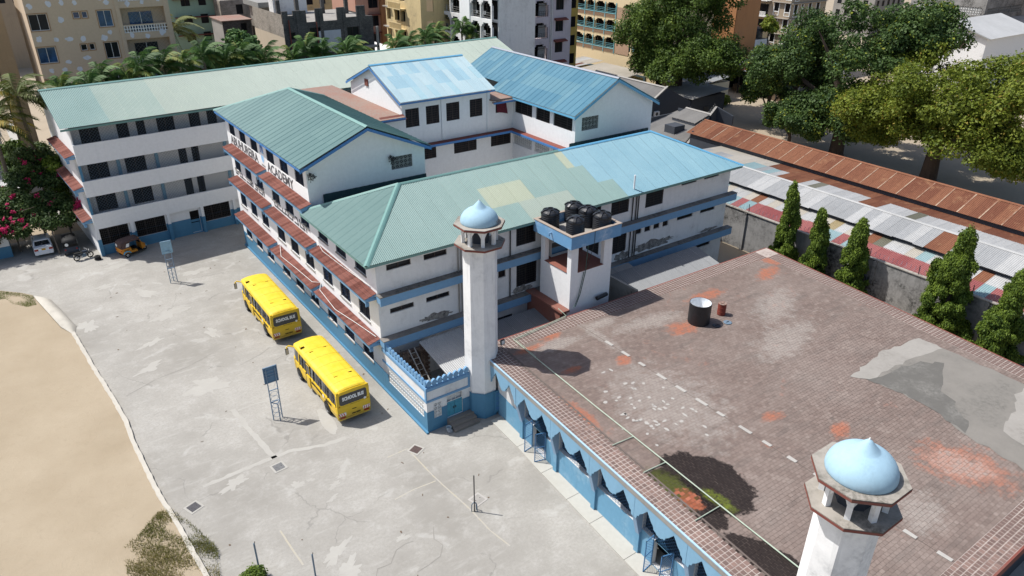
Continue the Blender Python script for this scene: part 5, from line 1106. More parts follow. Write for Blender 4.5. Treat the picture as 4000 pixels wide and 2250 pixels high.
def build_bus(label, loc, rz):
    r = root('school_bus', label, 'bus', loc, rz, group='yellow school buses', world=False); L = 8.1
    st = [(0.0, .975, .0), (.12, 1.0, 0), (7.35, 1.0, 0), (7.8, .95, 0), (8.05, .84, 0)]
    low = lambda y, k, _: [(-1.08 * k, y, .38), (1.08 * k, y, .38), (1.19 * k, y, .52), (1.21 * k, y, .9), (1.2 * k, y, 1.37), (-1.2 * k, y, 1.37), (-1.21 * k, y, .9), (-1.19 * k, y, .52)]
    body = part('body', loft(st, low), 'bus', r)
    gl = lambda y, k, _: [(-1.165 * k, y, 1.36), (1.165 * k, y, 1.36), (1.10 * k, y, 2.34), (-1.10 * k, y, 2.34)]
    part('window_band', loft([(.16, .98, 0), (7.3, 1.0, 0), (7.72, .94, 0), (7.9, .84, 0)], gl), 'busglass', r)
    rf = lambda y, k, dz: [(-1.14 * k, y, 2.3), (1.14 * k, y, 2.3), (1.135 * k, y, 2.42), (1.08 * k, y, 2.56 + dz * .6), (.9 * k, y, 2.66 + dz), (.5 * k, y, 2.73 + dz), (0, y, 2.75 + dz), (-.5 * k, y, 2.73 + dz), (-.9 * k, y, 2.66 + dz), (-1.08 * k, y, 2.56 + dz * .6), (-1.135 * k, y, 2.42)]
    roof = part('roof', loft([(.06, .965, -.09), (.16, .99, -.02), (.4, 1.0, 0), (7.0, 1.0, 0), (7.5, .98, -.04), (7.75, .93, -.12)], rf), 'busroof', r)
    for y in (1.0, 2.2, 3.4, 4.6, 5.8): part('roof_seam', MB().tube([(-1.08, y, 2.562), (-.9, y, 2.663), (-.5, y, 2.733), (0, y, 2.752), (.5, y, 2.733), (.9, y, 2.663), (1.08, y, 2.562)], .008, 4), MT['seam'], roof)  # raised seam lines in a darker yellow
    for s in (-1, 1):
        for y, g_ in ((.95, 0), (2.25, 1), (3.45, 0), (4.2, 1)): part('window_pane', MB().prism([(s * (1.168 - .0), y - .25, 1.42), (s * 1.168, y + .25, 1.42), (s * 1.112, y + .25, 2.26), (s * 1.112, y - .25, 2.26)], (s * .006, 0, 0)), 'busglass2' if g_ else 'busglass', body)
        for y in (.2, 1.55, 2.75, 3.95, 5.1, 5.95):
            m = MB().prism([(s * 1.175, y, 1.36), (s * 1.11, y, 2.33), (s * 1.135, y, 2.33), (s * 1.2, y, 1.36)], (0, .06, 0)); part('pillar', m, 'black', body)
        part('pillar', MB().prism([(s * 1.172, 6.55, 1.36), (s * 1.108, 6.55, 2.33), (s * 1.14, 6.55, 2.33), (s * 1.205, 6.55, 1.36)], (0, .12, 0)), 'bus', body)
        for y in (.9, 2.2, 3.4, 4.55): part('window_slider', MB().bar((s * 1.17, y, 1.4), (s * 1.112, y, 2.32), .03), 'darkmetal', body)
        part('window_rail', MB().bar((s * 1.145, .25, 1.8), (s * 1.145, 6.5, 1.8), .025), 'darkmetal', body)
        part('side_trim', MB().box(s * 1.2 - .015, s * 1.2 + .015, .2, 7.2, 1.33, 1.36).box(s * 1.2 - .018, s * 1.2 + .018, .2, 7.2, .86, .885), 'bus', body)
        for y in (1.75, 6.7):
            m = MB().lathe([(.5, 0), (.5, .03)], 20); m.xf(Matrix.Translation((s * 1.2 - (.0 if s > 0 else .03), y, .5)) @ Matrix.Rotation(math.pi / 2, 4, 'Y')); part('wheel_arch', m, 'black', body)
            w_ = part('wheel', MB().lathe([(.0, -.12), (.3, -.12), (.42, -.1), (.44, -.04), (.44, .08), (.4, .12), (.28, .12)], 22, cap=False).xf(Matrix.Translation((s * 1.12, y, .44)) @ Matrix.Rotation(s * math.pi / 2, 4, 'Y')), 'tyre', r)
            part('rim', MB().lathe([(.0, .06), (.12, .1), (.24, .07), (.28, .125)], 18, cap=False).xf(Matrix.Translation((s * 1.12, y, .44)) @ Matrix.Rotation(s * math.pi / 2, 4, 'Y')), 'rim', w_)
    # rear panel round the window
    rp = MB(); M_ = frameM((-1.15, .03, .4), (1, 0, 0)); wall(rp, (-1.15, .02, 1.3), (1, 0, 0), 2.3, 1.24, [(.2, 2.1, .22, .92)], .08); rp.box(-1.17, -1.02, .021, .2, 1.3, 2.36).box(1.02, 1.17, .021, .2, 1.3, 2.36).quad((-1.15, .02, 2.54), (1.15, .02, 2.54), (.9, .3, 2.62), (-.9, .3, 2.62))
    rear = part('rear_panel', rp, 'bus', r)
    W_, H_ = 1.98, .8; pts = []
    for cx, cz, a0 in ((W_ / 2 - .16, H_ / 2 - .12, 0), (-W_ / 2 + .16, H_ / 2 - .12, 90), (-W_ / 2 + .22, -H_ / 2 + .22, 180), (W_ / 2 - .22, -H_ / 2 + .22, 270)):
        rr_ = .14 if a0 < 180 else .22
        for i in range(5): t = math.radians(a0 + i * 22.5); pts.append((cx + rr_ * math.cos(t), cz + rr_ * math.sin(t)))
    rw = part('rear_window', MB().prism([(x, .012, 1.87 + z) for x, z in pts], (0, .03, 0)), 'busglass', rear)
    lettering('lettering', 'SCHOOL BUS', .36, frameM((0, .004, 1.93), (1, 0, 0)), 'signwhite', rw, width=1.55, bold=.022, extrude=.003)
    part('roof_lip', MB().tube([(-1.12, .03, 2.36), (-.9, .0, 2.52), (0, -.02, 2.58), (.9, .0, 2.52), (1.12, .03, 2.36)], .05, 6), 'bus', rear)
    fn = MB()
    for i, wd_ in enumerate((.7, .62, .66, .5)): fn.box(-wd_ / 2 + .12, wd_ / 2 + .12, .012, .0185, 1.36 - i * .055, 1.385 - i * .055)
    part('small_print', fn, 'busletter', rear)
    part('name_strip', MB().box(-.4, .35, .006, .012, 1.04, 1.09), 'rim', rear)
    for x in (-.86, .82): part('round_sticker', MB().lathe([(0, 0), (.09, 0), (.09, .01)], 14).xf(Matrix.Translation((x, .012, 1.28 if x < 0 else 1.5)) @ Matrix.Rotation(math.pi / 2, 4, 'X')), 'signwhite', rear)
    for s in (-1, 1):
        b = part('chevron_board', MB().box(s * .86 - .25, s * .86 + .25, -.03, -.0, .68, .9), 'signwhite', rear)
        for i in range(3):
            x = s * .86 - .22 + i * .16
            part('chevron_stripe', MB().prism([(x - s * .0, -.034, .69), (x + .07, -.034, .69), (x + .07 + s * .06, -.034, .89), (x + s * .06, -.034, .89)], (0, .003, 0)), 'signred', b)
        part('tail_lamp', MB().box(s * .86 - .18, s * .86 + .18, -.04, 0, .5, .6), 'lampred', rear)
        part('marker_lamp', MB().box(s * 1.02 - .05, s * 1.02 + .05, -.0, .015, 1.42, 1.46), 'lampred', rear)
    part('boot_handle', MB().box(-.15, .15, -.02, .01, .96, 1.0), 'black', rear)
    lettering('number_plate', 'KBE 002D', .15, frameM((.12, -.012, .62), (1, 0, 0)), 'busletter', rear, width=.62, bold=.006, extrude=.004)
    part('bumper', loft([(-.05, .93, 0), (.06, .99, 0), (.2, .99, 0)], lambda y, k, _: [(-1.18 * k, y, .36), (1.18 * k, y, .36), (1.19 * k, y, .48), (-1.19 * k, y, .48)]), 'bus', r)
    # side lettering on the door side
    Ms = lambda y, z: frameM((-1.222, y, z), (0, -1, 0))
    lettering('lettering', 'ABU HUREIRA', .25, Ms(3.35, 1.12), 'busletter', body, width=1.75, bold=.012, extrude=.004); lettering('lettering', 'ACADEMY', .25, Ms(1.4, 1.12), 'busletter', body, width=1.0, bold=.012, extrude=.004)
    part('round_badge', MB().lathe([(0, 0), (.13, 0), (.13, .01)], 16).xf(Matrix.Translation((-1.222, 2.25, 1.14)) @ Matrix.Rotation(-math.pi / 2, 4, 'Y')), 'signwhite', body)
    dr = part('door', MB().box(-1.27, -1.225, 4.52, 5.12, .42, 1.36).box(-1.2, -1.175, 4.55, 5.1, 1.36, 2.28), 'bus', r, label if False else False)
    part('door_gap', MB().box(-1.232, -1.15, 5.12, 5.34, .5, 1.4).box(-1.19, -1.12, 5.12, 5.34, 1.4, 2.26), 'black', dr); part('door_glass', MB().box(-1.205, -1.2, 4.6, 5.05, 1.42, 2.22), 'busglass', dr)
    part('fuel_flap', MB().box(-1.232, -1.215, 4.18, 4.34, 1.0, 1.16).box(-1.232, -1.215, 3.0, 3.2, .6, .72), 'black', body)
    for x, y in ((-.55, 5.6), (.5, 5.75), (-.42, 1.7), (.62, 1.75)):
        h_ = part('roof_vent', MB().box(x - .12, x + .12, y - .06, y + .07, 2.7, 2.765), 'busroof', roof); part('vent_mouth', MB().box(x - .13, x + .13, y - .075, y - .061, 2.71, 2.75), 'black', h_)
    h_ = part('roof_vent', MB().prism([(-1.0, 6.45, 2.62), (-.72, 6.45, 2.7), (-.72, 6.45, 2.82), (-1.0, 6.45, 2.8)], (0, .3, 0)), 'busroof', roof); part('vent_mouth', MB().prism([(-.98, 6.43, 2.66), (-.74, 6.43, 2.71), (-.74, 6.43, 2.8), (-.98, 6.43, 2.78)], (0, .015, 0)), 'black', h_)
    mr = part('mirror_arm', MB().tube([(-1.02, 7.55, 2.3), (-1.4, 7.85, 2.38), (-1.55, 7.85, 2.3), (-1.56, 7.82, 2.1)], .055, 8), 'bus', r); part('mirror', MB().box(-1.68, -1.45, 7.78, 7.86, 1.72, 2.2), 'black', mr); part('mirror_glass', MB().box(-1.66, -1.47, 7.772, 7.779, 1.74, 2.18), 'rim', mr)
    part('windscreen', MB().quad((-1.0, 8.06, 1.3), (1.0, 8.06, 1.3), (.92, 7.74, 2.35), (-.92, 7.74, 2.35)), 'busglass', r)
    return r
build_bus('yellow school bus parked nearest the camera with its side door ajar', (-3.32, -2.15, 0), .003)
build_bus('yellow school bus parked farther away along the blue plinth', (-3.25, 10.45, 0), -.012)
# ------------------------------------------------------------------ auto rickshaws
def rickshaw(label, loc, rz, bodym, hoodm, accent):
    r = root('auto_rickshaw', label, 'auto rickshaw', loc, rz, world=False)
    b = MB(); b.prism([(-1.15, -.62, .38), (.25, -.62, .38), (.25, -.62, .55), (-.3, -.62, .6), (-.35, -.62, .95), (-1.22, -.62, .98), (-1.25, -.62, .6)], (0, 1.24, 0)); body = part('body', b, bodym, r)
    part('floor', MB().box(-.9, 1.0, -.55, .55, .28, .38), 'black', r)
    part('front_cowl', loft([(.78, 1, 0), (1.05, .75, 0), (1.3, .4, 0)], lambda y, k, _: [(y, -.55 * k, .4), (y, .55 * k, .4), (y, .5 * k, .95 - (y - .78) * .4), (y, -.5 * k, .95 - (y - .78) * .4)]), bodym, r)
    ws = part('windscreen_frame', MB().bar((.85, -.55, .95), (.6, -.52, 1.65), .05).bar((.85, .55, .95), (.6, .52, 1.65), .05).bar((.6, -.52, 1.65), (.6, .52, 1.65), .05), bodym, r); part('windscreen', MB().quad((.84, -.52, .97), (.84, .52, .97), (.6, .5, 1.62), (.6, -.5, 1.62)), 'busglass', ws)
    h = loft([(-1.24, .86, -.42), (-1.15, .95, -.1), (-.85, 1, 0), (.2, 1, .02), (.68, .97, -.06)], lambda y, k, dz: [(y, -.64 * k, 1.5 + dz), (y, -.6 * k, 1.66 + dz), (y, -.3 * k, 1.76 + dz), (y, .3 * k, 1.76 + dz), (y, .6 * k, 1.66 + dz), (y, .64 * k, 1.5 + dz)])
    hood = part('canopy', h, hoodm, r, True)
    for s in (-1, 1):
        part('canopy_side', MB().prism([(-1.22, s * .62, .97), (-.45, s * .62, .97), (-.35, s * .62, 1.55), (-1.15, s * .62, 1.52)], (0, s * .015, 0)), hoodm, hood)
        part('side_window', MB().prism([(-.82, s * .64, 1.1), (-.5, s * .64, 1.08), (-.42, s * .64, 1.42), (-.7, s * .64, 1.42)], (0, s * .01, 0)), 'signwhite', hood)
    part('canopy_back', MB().quad((-1.24, -.6, .97), (-1.24, .6, .97), (-1.2, .56, 1.5), (-1.2, -.56, 1.5)), hoodm, hood); part('rear_window', MB().lathe([(0, 0), (.16, 0), (.16, .01)], 14).xf(Matrix.Translation((-1.245, .3, 1.25)) @ Matrix.Rotation(-math.pi / 2, 4, 'Y')), 'signwhite', hood)
    part('seat', MB().box(-.95, -.4, -.55, .55, .6, .75).box(-1.05, -.92, -.55, .55, .75, 1.2).box(.1, .45, -.35, .35, .55, .7), 'black', r)
    for x, y, nm in ((-.8, -.6, 'wheel'), (-.8, .6, 'wheel'), (1.2, 0, 'wheel')):
        w_ = part(nm, MB().lathe([(0, -.06), (.17, -.06), (.24, -.05), (.25, 0), (.24, .05), (.17, .06), (0, .06)], 18, cap=False).xf(Matrix.Translation((x, y, .25)) @ Matrix.Rotation(math.pi / 2, 4, 'X')), 'tyre', r); part('hub', MB().lathe([(0, -.075), (.13, -.07), (.14, -.055)], 14, cap=False).xf(Matrix.Translation((x, y, .25)) @ Matrix.Rotation(math.pi / 2, 4, 'X') @ Matrix.Rotation(math.pi, 4, 'X')), 'rim', w_)
    part('mudguard', MB().tube([(-1.15, -.64, .42), (-1.05, -.66, .6), (-.8, -.67, .66), (-.55, -.66, .58), (-.45, -.64, .42)], .06, 6).tube([(.95, 0, .5), (1.2, 0, .56), (1.45, 0, .42)], .1, 6), accent, r)
    part('tail_lamp', MB().box(-1.27, -1.24, -.55, -.42, .7, .82).box(-1.27, -1.24, .42, .55, .7, .82), 'lampred', r); part('handlebar', MB().tube([(.75, -.35, 1.05), (.8, 0, 1.0), (.75, .35, 1.05)], .025, 6), 'darkmetal', r)
    part('side_stripe', MB().box(-1.0, -.45, -.628, -.621, .8, .84).box(-1.0, -.6, -.628, -.621, .72, .75), 'black', body)
    return r
MT['tukorange'] = plain('orange_paint', (.55, .22, .025, 1), .45); MT['hoodbrown'] = plain('brown_canvas', (.10, .062, .055, 1), .85); MT['tukdark'] = plain('shade_dark_paint', (.03, .04, .06, 1), .5)
rickshaw('orange auto rickshaw with brown canvas hood parked by the blue wall', (-9.9, 35.35, 0), .30, 'tukorange', 'hoodbrown', plain('turquoise_mudguard', (.1, .38, .55, 1), .5))
rickshaw('dark auto rickshaw parked in shade behind the motorcycle', (-14.75, 39.2, 0), 1.5, 'tukdark', 'black', 'greymetal')  # dark materials put the shade it stands in into its colours
# ------------------------------------------------------------------ white car
cr_ = root('parked_car', 'white saloon car parked nose-in under the bougainvillea', 'car', (-17.05, 39.45, 0), -.02, world=False)
MT['carwhite'] = plain('white_car_paint', (.72, .73, .74, 1), .25, .5, var=.03)
part('body', loft([(0, .93, .0), (.08, .98, .04), (.6, 1, .06), (2.6, 1, .06), (3.9, .97, -.02), (4.35, .85, -.12)], lambda y, k, dz: [(-.78 * k, y, .25), (.78 * k, y, .25), (.84 * k, y, .42), (.85 * k, y, .72), (.78 * k, y, .95 + dz), (-.78 * k, y, .95 + dz), (-.85 * k, y, .72), (-.84 * k, y, .42)]), 'carwhite', cr_, False)
part('cabin_glass', loft([(.55, .96, -.4), (1.15, .9, 0), (2.3, .9, 0), (3.1, .95, -.42)], lambda y, k, dz: [(-.76 * k, y, .98), (.76 * k, y, .98), (.6 * k, y, 1.4 + dz), (-.6 * k, y, 1.4 + dz)]), 'busglass', cr_)
part('cabin_roof', loft([(.98, .95, -.05), (1.2, 1, 0), (2.2, 1, 0), (2.45, .95, -.06)], lambda y, k, dz: [(-.62 * k, y, 1.38 + dz), (.62 * k, y, 1.38 + dz), (.5 * k, y, 1.46 + dz), (-.5 * k, y, 1.46 + dz)]), 'carwhite', cr_)
for s in (-1, 1):
    part('rear_pillar', MB().bar((s * .74, .5, .98), (s * .6, 1.1, 1.4), .09), 'carwhite', cr_); part('tail_lamp', MB().box(s * .62 - .17, s * .62 + .17, -.015, .05, .66, .86), 'lampred', cr_); part('bumper_insert', MB().box(s * .55 - .12, s * .55 + .12, -.03, .02, .3, .33), 'black', cr_)
    for y in (.85, 3.4):
        w_ = part('wheel', MB().lathe([(0, -.09), (.22, -.09), (.3, -.08), (.31, 0), (.3, .08), (.2, .09)], 18, cap=False).xf(Matrix.Translation((s * .76, y, .31)) @ Matrix.Rotation(s * math.pi / 2, 4, 'Y')), 'tyre', cr_); part('rim', MB().lathe([(0, .07), (.18, .095), (.2, .08)], 14, cap=False).xf(Matrix.Translation((s * .76, y, .31)) @ Matrix.Rotation(s * math.pi / 2, 4, 'Y')), 'rim', w_)
part('bumper', loft([(-.1, .9, 0), (-.02, .98, 0), (.1, 1, 0)], lambda y, k, _: [(-.82 * k, y, .28), (.82 * k, y, .28), (.84 * k, y, .56), (-.84 * k, y, .56)]), 'carwhite', cr_)
part('number_plate', MB().box(-.17, .17, -.02, .0, .68, .86), plain('yellow_plate', (.5, .27, .02, 1), .5), cr_); part('boot_trim', MB().box(-.4, .4, -.018, .0, .9, .925), 'rim', cr_)
# ------------------------------------------------------------------ motorcycle and tyre
mo = root('motorcycle', 'black motorcycle parked in the shade beside the blue corner column', 'motorcycle', (-14.05, 36.6, 0), .2, world=False)
for x in (-.62, .62):
    w_ = part('wheel', MB().lathe([(.22, -.05), (.29, -.045), (.31, 0), (.29, .045), (.22, .05), (.2, 0), (.22, -.05)], 20, cap=False).xf(Matrix.Translation((x, 0, .31)) @ Matrix.Rotation(math.pi / 2, 4, 'X')), 'tyre', mo); part('spokes', MB().box(-.2, .2, -.01, .01, -.01, .01).box(-.01, .01, -.01, .01, -.2, .2).lathe([(0, -.03), (.06, -.03), (.06, .03), (0, .03)], 10, cap=False).xf(Matrix.Translation((x, 0, .31))), 'rim', w_)
part('frame', MB().tube([(-.62, 0, .31), (-.2, 0, .5), (.3, 0, .75), (.45, 0, .85), (.62, 0, .31)], .035, 6).tube([(-.2, 0, .5), (.1, 0, .28), (.35, 0, .6)], .03, 6), 'darkmetal', mo)
part('engine', MB().box(-.12, .22, -.14, .14, .26, .52), 'greymetal', mo); part('fuel_tank', loft([(-.02, .7, 0), (.1, 1, 0), (.35, .9, 0), (.45, .5, 0)], lambda x, k, _: [(x, -.14 * k, .68), (x, .14 * k, .68), (x, .1 * k, .86), (x, -.1 * k, .86)]), 'tukdark', mo)
part('saddle', MB().prism([(-.75, -.14, .72), (0, -.12, .7), (0, -.12, .76), (-.4, -.12, .8), (-.78, -.13, .84)], (0, .26, 0)), 'black', mo); part('handlebar', MB().tube([(.28, -.36, 1.0), (.42, -.1, .95), (.42, .1, .95), (.28, .36, 1.0)], .02, 6), 'rim', mo)
part('number_plate', MB().box(-.84, -.82, -.09, .09, .5, .64), 'yline', mo); part('exhaust', MB().tube([(.0, -.16, .3), (-.3, -.18, .28), (-.75, -.19, .36)], .04, 8), 'rim', mo); part('headlamp', MB().lathe([(0, .08), (.07, .06), (.09, 0)], 12, cap=False).xf(Matrix.Translation((.55, 0, .88)) @ Matrix.Rotation(math.pi / 2, 4, 'Y')), 'rim', mo)
ty = root('loose_tyre', 'black tyre lying at the foot of the blue corner column', 'tyre', (-12.98, 35.7, 0), world=False)
part('tyre_casing', MB().lathe([(.17, .0), (.28, .0), (.3, .06), (.3, .14), (.28, .2), (.17, .2), (.15, .1), (.17, 0)], 22, cap=False), 'black', ty, True); part('tyre_casing', MB().lathe([(.16, .205), (.27, .205), (.29, .26), (.29, .34), (.27, .4), (.16, .4), (.14, .3), (.16, .205)], 22, cap=False), 'black', ty, True)
# ------------------------------------------------------------------ basketball hoops
MT['board'] = plain('grey_blue_board_paint', (.10, .19, .29, 1), .6); MT['board2'] = plain('pale_blue_board_paint', (.26, .42, .52, 1), .6); MT['hoopsteel'] = plain('blue_grey_post_paint', (.17, .24, .32, 1), .5)
def hoop(label, x, y, face, bm_):
    """ladder-shaped stand: two uprights, a brace leg behind, decorative rings, a board and a ring"""
    r = root('basketball_hoop', label, 'basketball hoop', (x, y, 0), 0 if face > 0 else math.pi, group='basketball hoops', world=False)
    for s in (-1, 1): part('upright', MB().bar((s * .3, 0, 0), (s * .3, 0, 4.0), .06), 'hoopsteel', r)
    part('brace', MB().bar((.05 * face, -.32, 0), (.05 * face, -.3, 1.35), .06).bar((.05 * face, -.3, 1.35), (.3, 0, 1.5), .05).bar((.05 * face, -.3, 1.35), (-.3, 0, 1.45), .05), 'hoopsteel', r)
    part('rung', MB().bar((-.3, 0, 2.35), (.3, 0, 2.35), .05), 'hoopsteel', r); part('rung', MB().bar((-.3, 0, 1.45), (.3, 0, 1.45), .05), 'hoopsteel', r)
    for z in (2.05, 1.68, 1.1, .7, .33):
        p = [(.24 * math.cos(2 * math.pi * i / 16), 0, z + .17 * math.sin(2 * math.pi * i / 16)) for i in range(17)]
        part('ring_bar', MB().tube(p, .014, 5, False), 'hoopsteel', r)
    b = part('backboard', MB().box(-.46, .46, .04, .07, 2.95, 4.15), bm_, r)
    fr = MB()
    for z in (2.95, 3.4, 3.6, 3.85, 4.13): fr.box(-.46, .46, .005, .04, z - .02, z + .02)
    for s in (-.45, .45): fr.box(s - .02, s + .02, .005, .04, 2.95, 4.15)
    part('board_frame', fr, 'hoopsteel', b)
    p = [(.21 * math.cos(2 * math.pi * i / 20), .32 + .21 * math.sin(2 * math.pi * i / 20), 3.2) for i in range(21)]
    part('ring', MB().tube(p, .016, 5, False).bar((-.1, .07, 3.2), (-.1, .13, 3.2), .03).bar((.1, .07, 3.2), (.1, .13, 3.2), .03), 'hoopsteel', b)
    return r
hoop('blue basketball hoop seen from behind, next to the near school bus', -7.53, .98, 1, 'board')
hoop('pale blue basketball hoop at the edge of the building shade', -8.16, 26.3, -1, 'board2')
# ------------------------------------------------------------------ net posts, manholes
vp = root('net_post', 'thin dark net post with strut base standing on the yellow line', 'post', (-1.4, -13.9, 0), world=False)
part('pole', MB().tube([(0, 0, 0), (0, 0, 2.64)], .035, 8), 'darkmetal', vp)
for x, y in ((-.14, .1), (.12, -.1), (.16, .05)): part('strut', MB().bar((x, y, 0), (x * .9, y * .9, .5), .045).bar((x * .9, y * .9, .5), (0, 0, .72), .04), 'greymetal', vp)
for (x, y, h, l) in ((-12.92, -11.4, 2.3, 'rusty steel post rising out of the clipped shrub'), (-10.62, -13.05, 1.56, 'short rusty post standing right of the clipped shrub')):
    r = root('steel_post', l, 'post', (x, y, 0), world=False); part('pole', MB().tube([(0, 0, 0), (0, 0, h)], .045, 8), 'greymetal', r); part('cap', MB().tube([(0, 0, h), (.05, 0, h + .04), (.05, 0, h + .1)], .02, 6), 'darkmetal', r)
for (x, y, rz, mt, sm_, l) in ((-14.4, -4.34, .35, 'coverdark', 'patch', 'dark metal manhole cover in pale collar close to the kerb'), (-9.22, -3.79, .1, 'covergrey', 'patch', 'grey manhole cover with crumbling collar in mid yard'), (-1.51, -7.21, .45, 'coverbrown', 'patch', 'rust brown manhole cover near the school steps'), (-.73, -13.21, .2, 'covergrey', 'patch_dark', 'pale concrete manhole cover beside the net post')):
    if mt not in MT: MT[mt] = plain(mt, {'coverdark': (.06, .058, .062, 1), 'covergrey': (.13, .13, .13, 1), 'coverbrown': (.075, .05, .045, 1)}[mt], .7, var=.25, scale=12)
    r = root('manhole_cover', l, 'manhole cover', (x, y, 0), rz, group='manhole covers', world=False); part('collar', MB().box(-.42, .42, -.42, .42, 0, .02), sm_, r); part('plate', MB().box(-.3, .3, -.3, .3, .0, .03), mt if y > -12 else 'cement', r); part('lifting_eye', MB().box(-.2, -.14, -.02, .02, .03, .04).box(.14, .2, -.02, .02, .03, .04), 'darkmetal', r)
# ------------------------------------------------------------------ boundary wall, razor wire
BWL = root('boundary_wall', 'tall stained grey boundary wall topped with razor wire', 'wall', (41, -12, 0))
q = MB()
for i in range(9):
    ya = 6 - i * 4.6; q.box(40.9 + .02 * (i % 2), 41.1, ya - 4.6, ya, 0, 3.9 + .05 * (i % 3))
part('wall', q, 'concrete_wall', BWL); part('coping', MB().box(40.82, 41.16, -35.4, 6, 4.0, 4.08), 'slab', BWL)
q = MB()
for i in range(9): q.box(40.75, 40.9, 6 - i * 4.6 - .15, 6 - i * 4.6 + .15, 0, 3.95)
part('buttress', q, 'concrete_wall', BWL)
for i in range(10): part('wire_post', MB().bar((41, 5.5 - i * 4.3, 4.05), (40.9, 5.5 - i * 4.3, 4.9), .05), 'darkmetal', BWL)
rz_ = MB(); rr = random.Random(4); pth = []
for i in range(900):
    t = i / 900; a = i * 2 * math.pi / 9; pth.append((41 + .22 * math.cos(a) + rr.gauss(0, .02), 5.5 - t * 39, 4.45 + .24 * math.sin(a) + rr.gauss(0, .02)))
rz_.tube(pth, .008, 3, False); tag(part('razor_wire', rz_, 'greymetal', BWL))
# ------------------------------------------------------------------ long patchwork sheds
def pick_low(c, r):
    k = (c * 7 + 3) % 23
    if r == 0: return 'rf_red' if (c // 4) % 3 != 1 else ('rf_teal' if c % 3 else 'rf_red')
    return {0: 'rf_tan', 5: 'rf_rust', 6: 'rf_rust', 11: 'rf_tan', 12: 'rf_olive', 17: 'rf_teal'}.get(k, 'rf_white' if c % 3 else 'rf_cream')
S1 = root('low_shed', 'low market shed with red and white patchwork sheets behind the boundary wall', 'shed', (43, -10, 0))
sheets(S1, (41.15, 9.5, 3.95), (0, -1, 0), (4.2, 0, .75), 44, 4.27, None, .95, 2, pick=pick_low, jit=.06)
part('shed_wall', MB().box(45.1, 45.3, -34.5, 9.5, 0, 4.9).box(41.2, 45.1, 9.3, 9.5, 0, 3.9), 'dark_wall', S1)
S2 = root('silver_shed', 'long shed with silver sheets facing the wall and rusty patchwork behind its ridge', 'shed', (49, -8, 0))
def pick_sil(c, r):
    if c < 5: return 'rf_rust'
    if c in (30, 31): return 'rf_rust'
    if c in (39, 40): return 'rf_red'
    return 'rf_silver' if random.random() < .75 else 'rf_white'
sheets(S2, (44.6, 14, 5.0), (0, -1, 0), (3.3, 0, .72), 49, 3.38, None, .95, 1, pick=pick_sil, jit=.1)
def pick_back(c, r):
    if r == 0 and c < 12: return random.choice(['rf_cream', 'rf_cream', 'rf_silver', 'rf_teal', 'rf_white'])
    if c < 9: return 'rf_cream'
    k = c % 11
    if r == 0: return 'rf_olive' if k == 5 else ('rf_rust' if k < 4 and c < 24 else 'rf_white')
    return 'rf_rust'
sheets(S2, (47.95, 15, 5.72), (0, -1, 0), (5.6, 0, -.28), 50, 5.6, None, .95, 2, pick=pick_back, jit=.05)
cap(S2, (47.92, 14, 5.78), (47.92, -35, 5.78), 'rf_silver', .28)
part('shed_wall', MB().box(53.5, 53.7, -35, 15, 0, 5.3).box(45.0, 45.2, -35, 14, 0, 4.95).box(45.2, 53.5, 13.6, 13.8, 0, 5.2), 'dark_wall', S2)
S3 = root('rusty_shed', 'long shed roofed in rust brown sheets with pale seams', 'shed', (56, -5, 0))
sheets(S3, (52.7, 20.5, 5.95), (0, -1, 0), (3.3, 0, 1.12), 56, 3.48, None, .98, 1, pick=lambda c, r: 'rf_rust')
for i in range(29): part('seam_strip', MB().prism([(52.7, 20.5 - i * 1.96 - .03 - .05 * random.random(), 5.99), (52.7, 20.5 - i * 1.96 + .03, 5.99), (56.0, 20.5 - i * 1.96 + .03, 7.11), (56.0, 20.5 - i * 1.96 - .03 - .07 * random.random(), 7.11)], (0, 0, .012)), 'rf_rustseam', S3)
part('far_roof_slope', MB().quad((56.0, 20.5, 7.06), (56.0, -35.5, 7.06), (59.4, -35.5, 5.95), (59.4, 20.5, 5.95)), 'rf_rust', S3); cap(S3, (56, 20.5, 7.12), (56, -35.5, 7.12), 'rf_rust', .3)
part('shed_wall', MB().box(52.95, 53.1, -35, 20, 0, 5.95).box(58.9, 59.1, -35, 20, 0, 5.95).box(53.1, 58.9, 19.8, 20, 0, 6.2), 'dark_wall', S3)
# grey roofed outbuildings behind the blue wing
G1 = root('grey_house', 'dark grey gabled house with corrugated cement roof behind the blue wing', 'house', (66, 44, 0))
w = MB(); wall(w, (61.2, 36, 0), (1, 0, 0), 9.6, 4.6); w.add([(61.2, 36, 4.6), (70.8, 36, 4.6), (65.4, 36, 7.2)], [(0, 1, 2)]); wall(w, (70.8, 36, 0), (0, 1, 0), 16, 4.6); wall(w, (61.2, 52, 0), (0, -1, 0), 16, 4.6); part('wall', w, 'dark_wall', G1)
sheets(G1, (60.9, 52, 4.6), (0, -1, 0), (4.5, 0, 2.65), 15.6, 5.22, ['rf_asb'], 1.0, 2, amp=.07, waves=4); part('far_roof_slope', MB().quad((65.4, 52, 7.22), (65.4, 36.3, 7.22), (71, 36.3, 4.55), (71, 52, 4.55)), 'rf_asb', G1); cap(G1, (65.4, 52, 7.28), (65.4, 36.3, 7.28), 'rf_asb', .6); part('gable_coping', MB().prism([(60.8, 35.9, 4.6), (65.4, 35.9, 7.3), (65.4, 35.9, 7.5), (60.8, 35.9, 4.8)], (0, .35, 0)), 'cement', G1)
G2 = root('grey_house', 'low corrugated cement roof between parapets beyond the blue hip', 'house', (59, 27, 0))
sheets(G2, (55.2, 31.5, 3.75), (0, -1, 0), (8, 0, 1.3), 9.1, 8.1, ['rf_asb'], 1.0, 3, amp=.07, waves=4, hi=lambda x: min(8.1, max(0, (8.9 - x) / .47)))
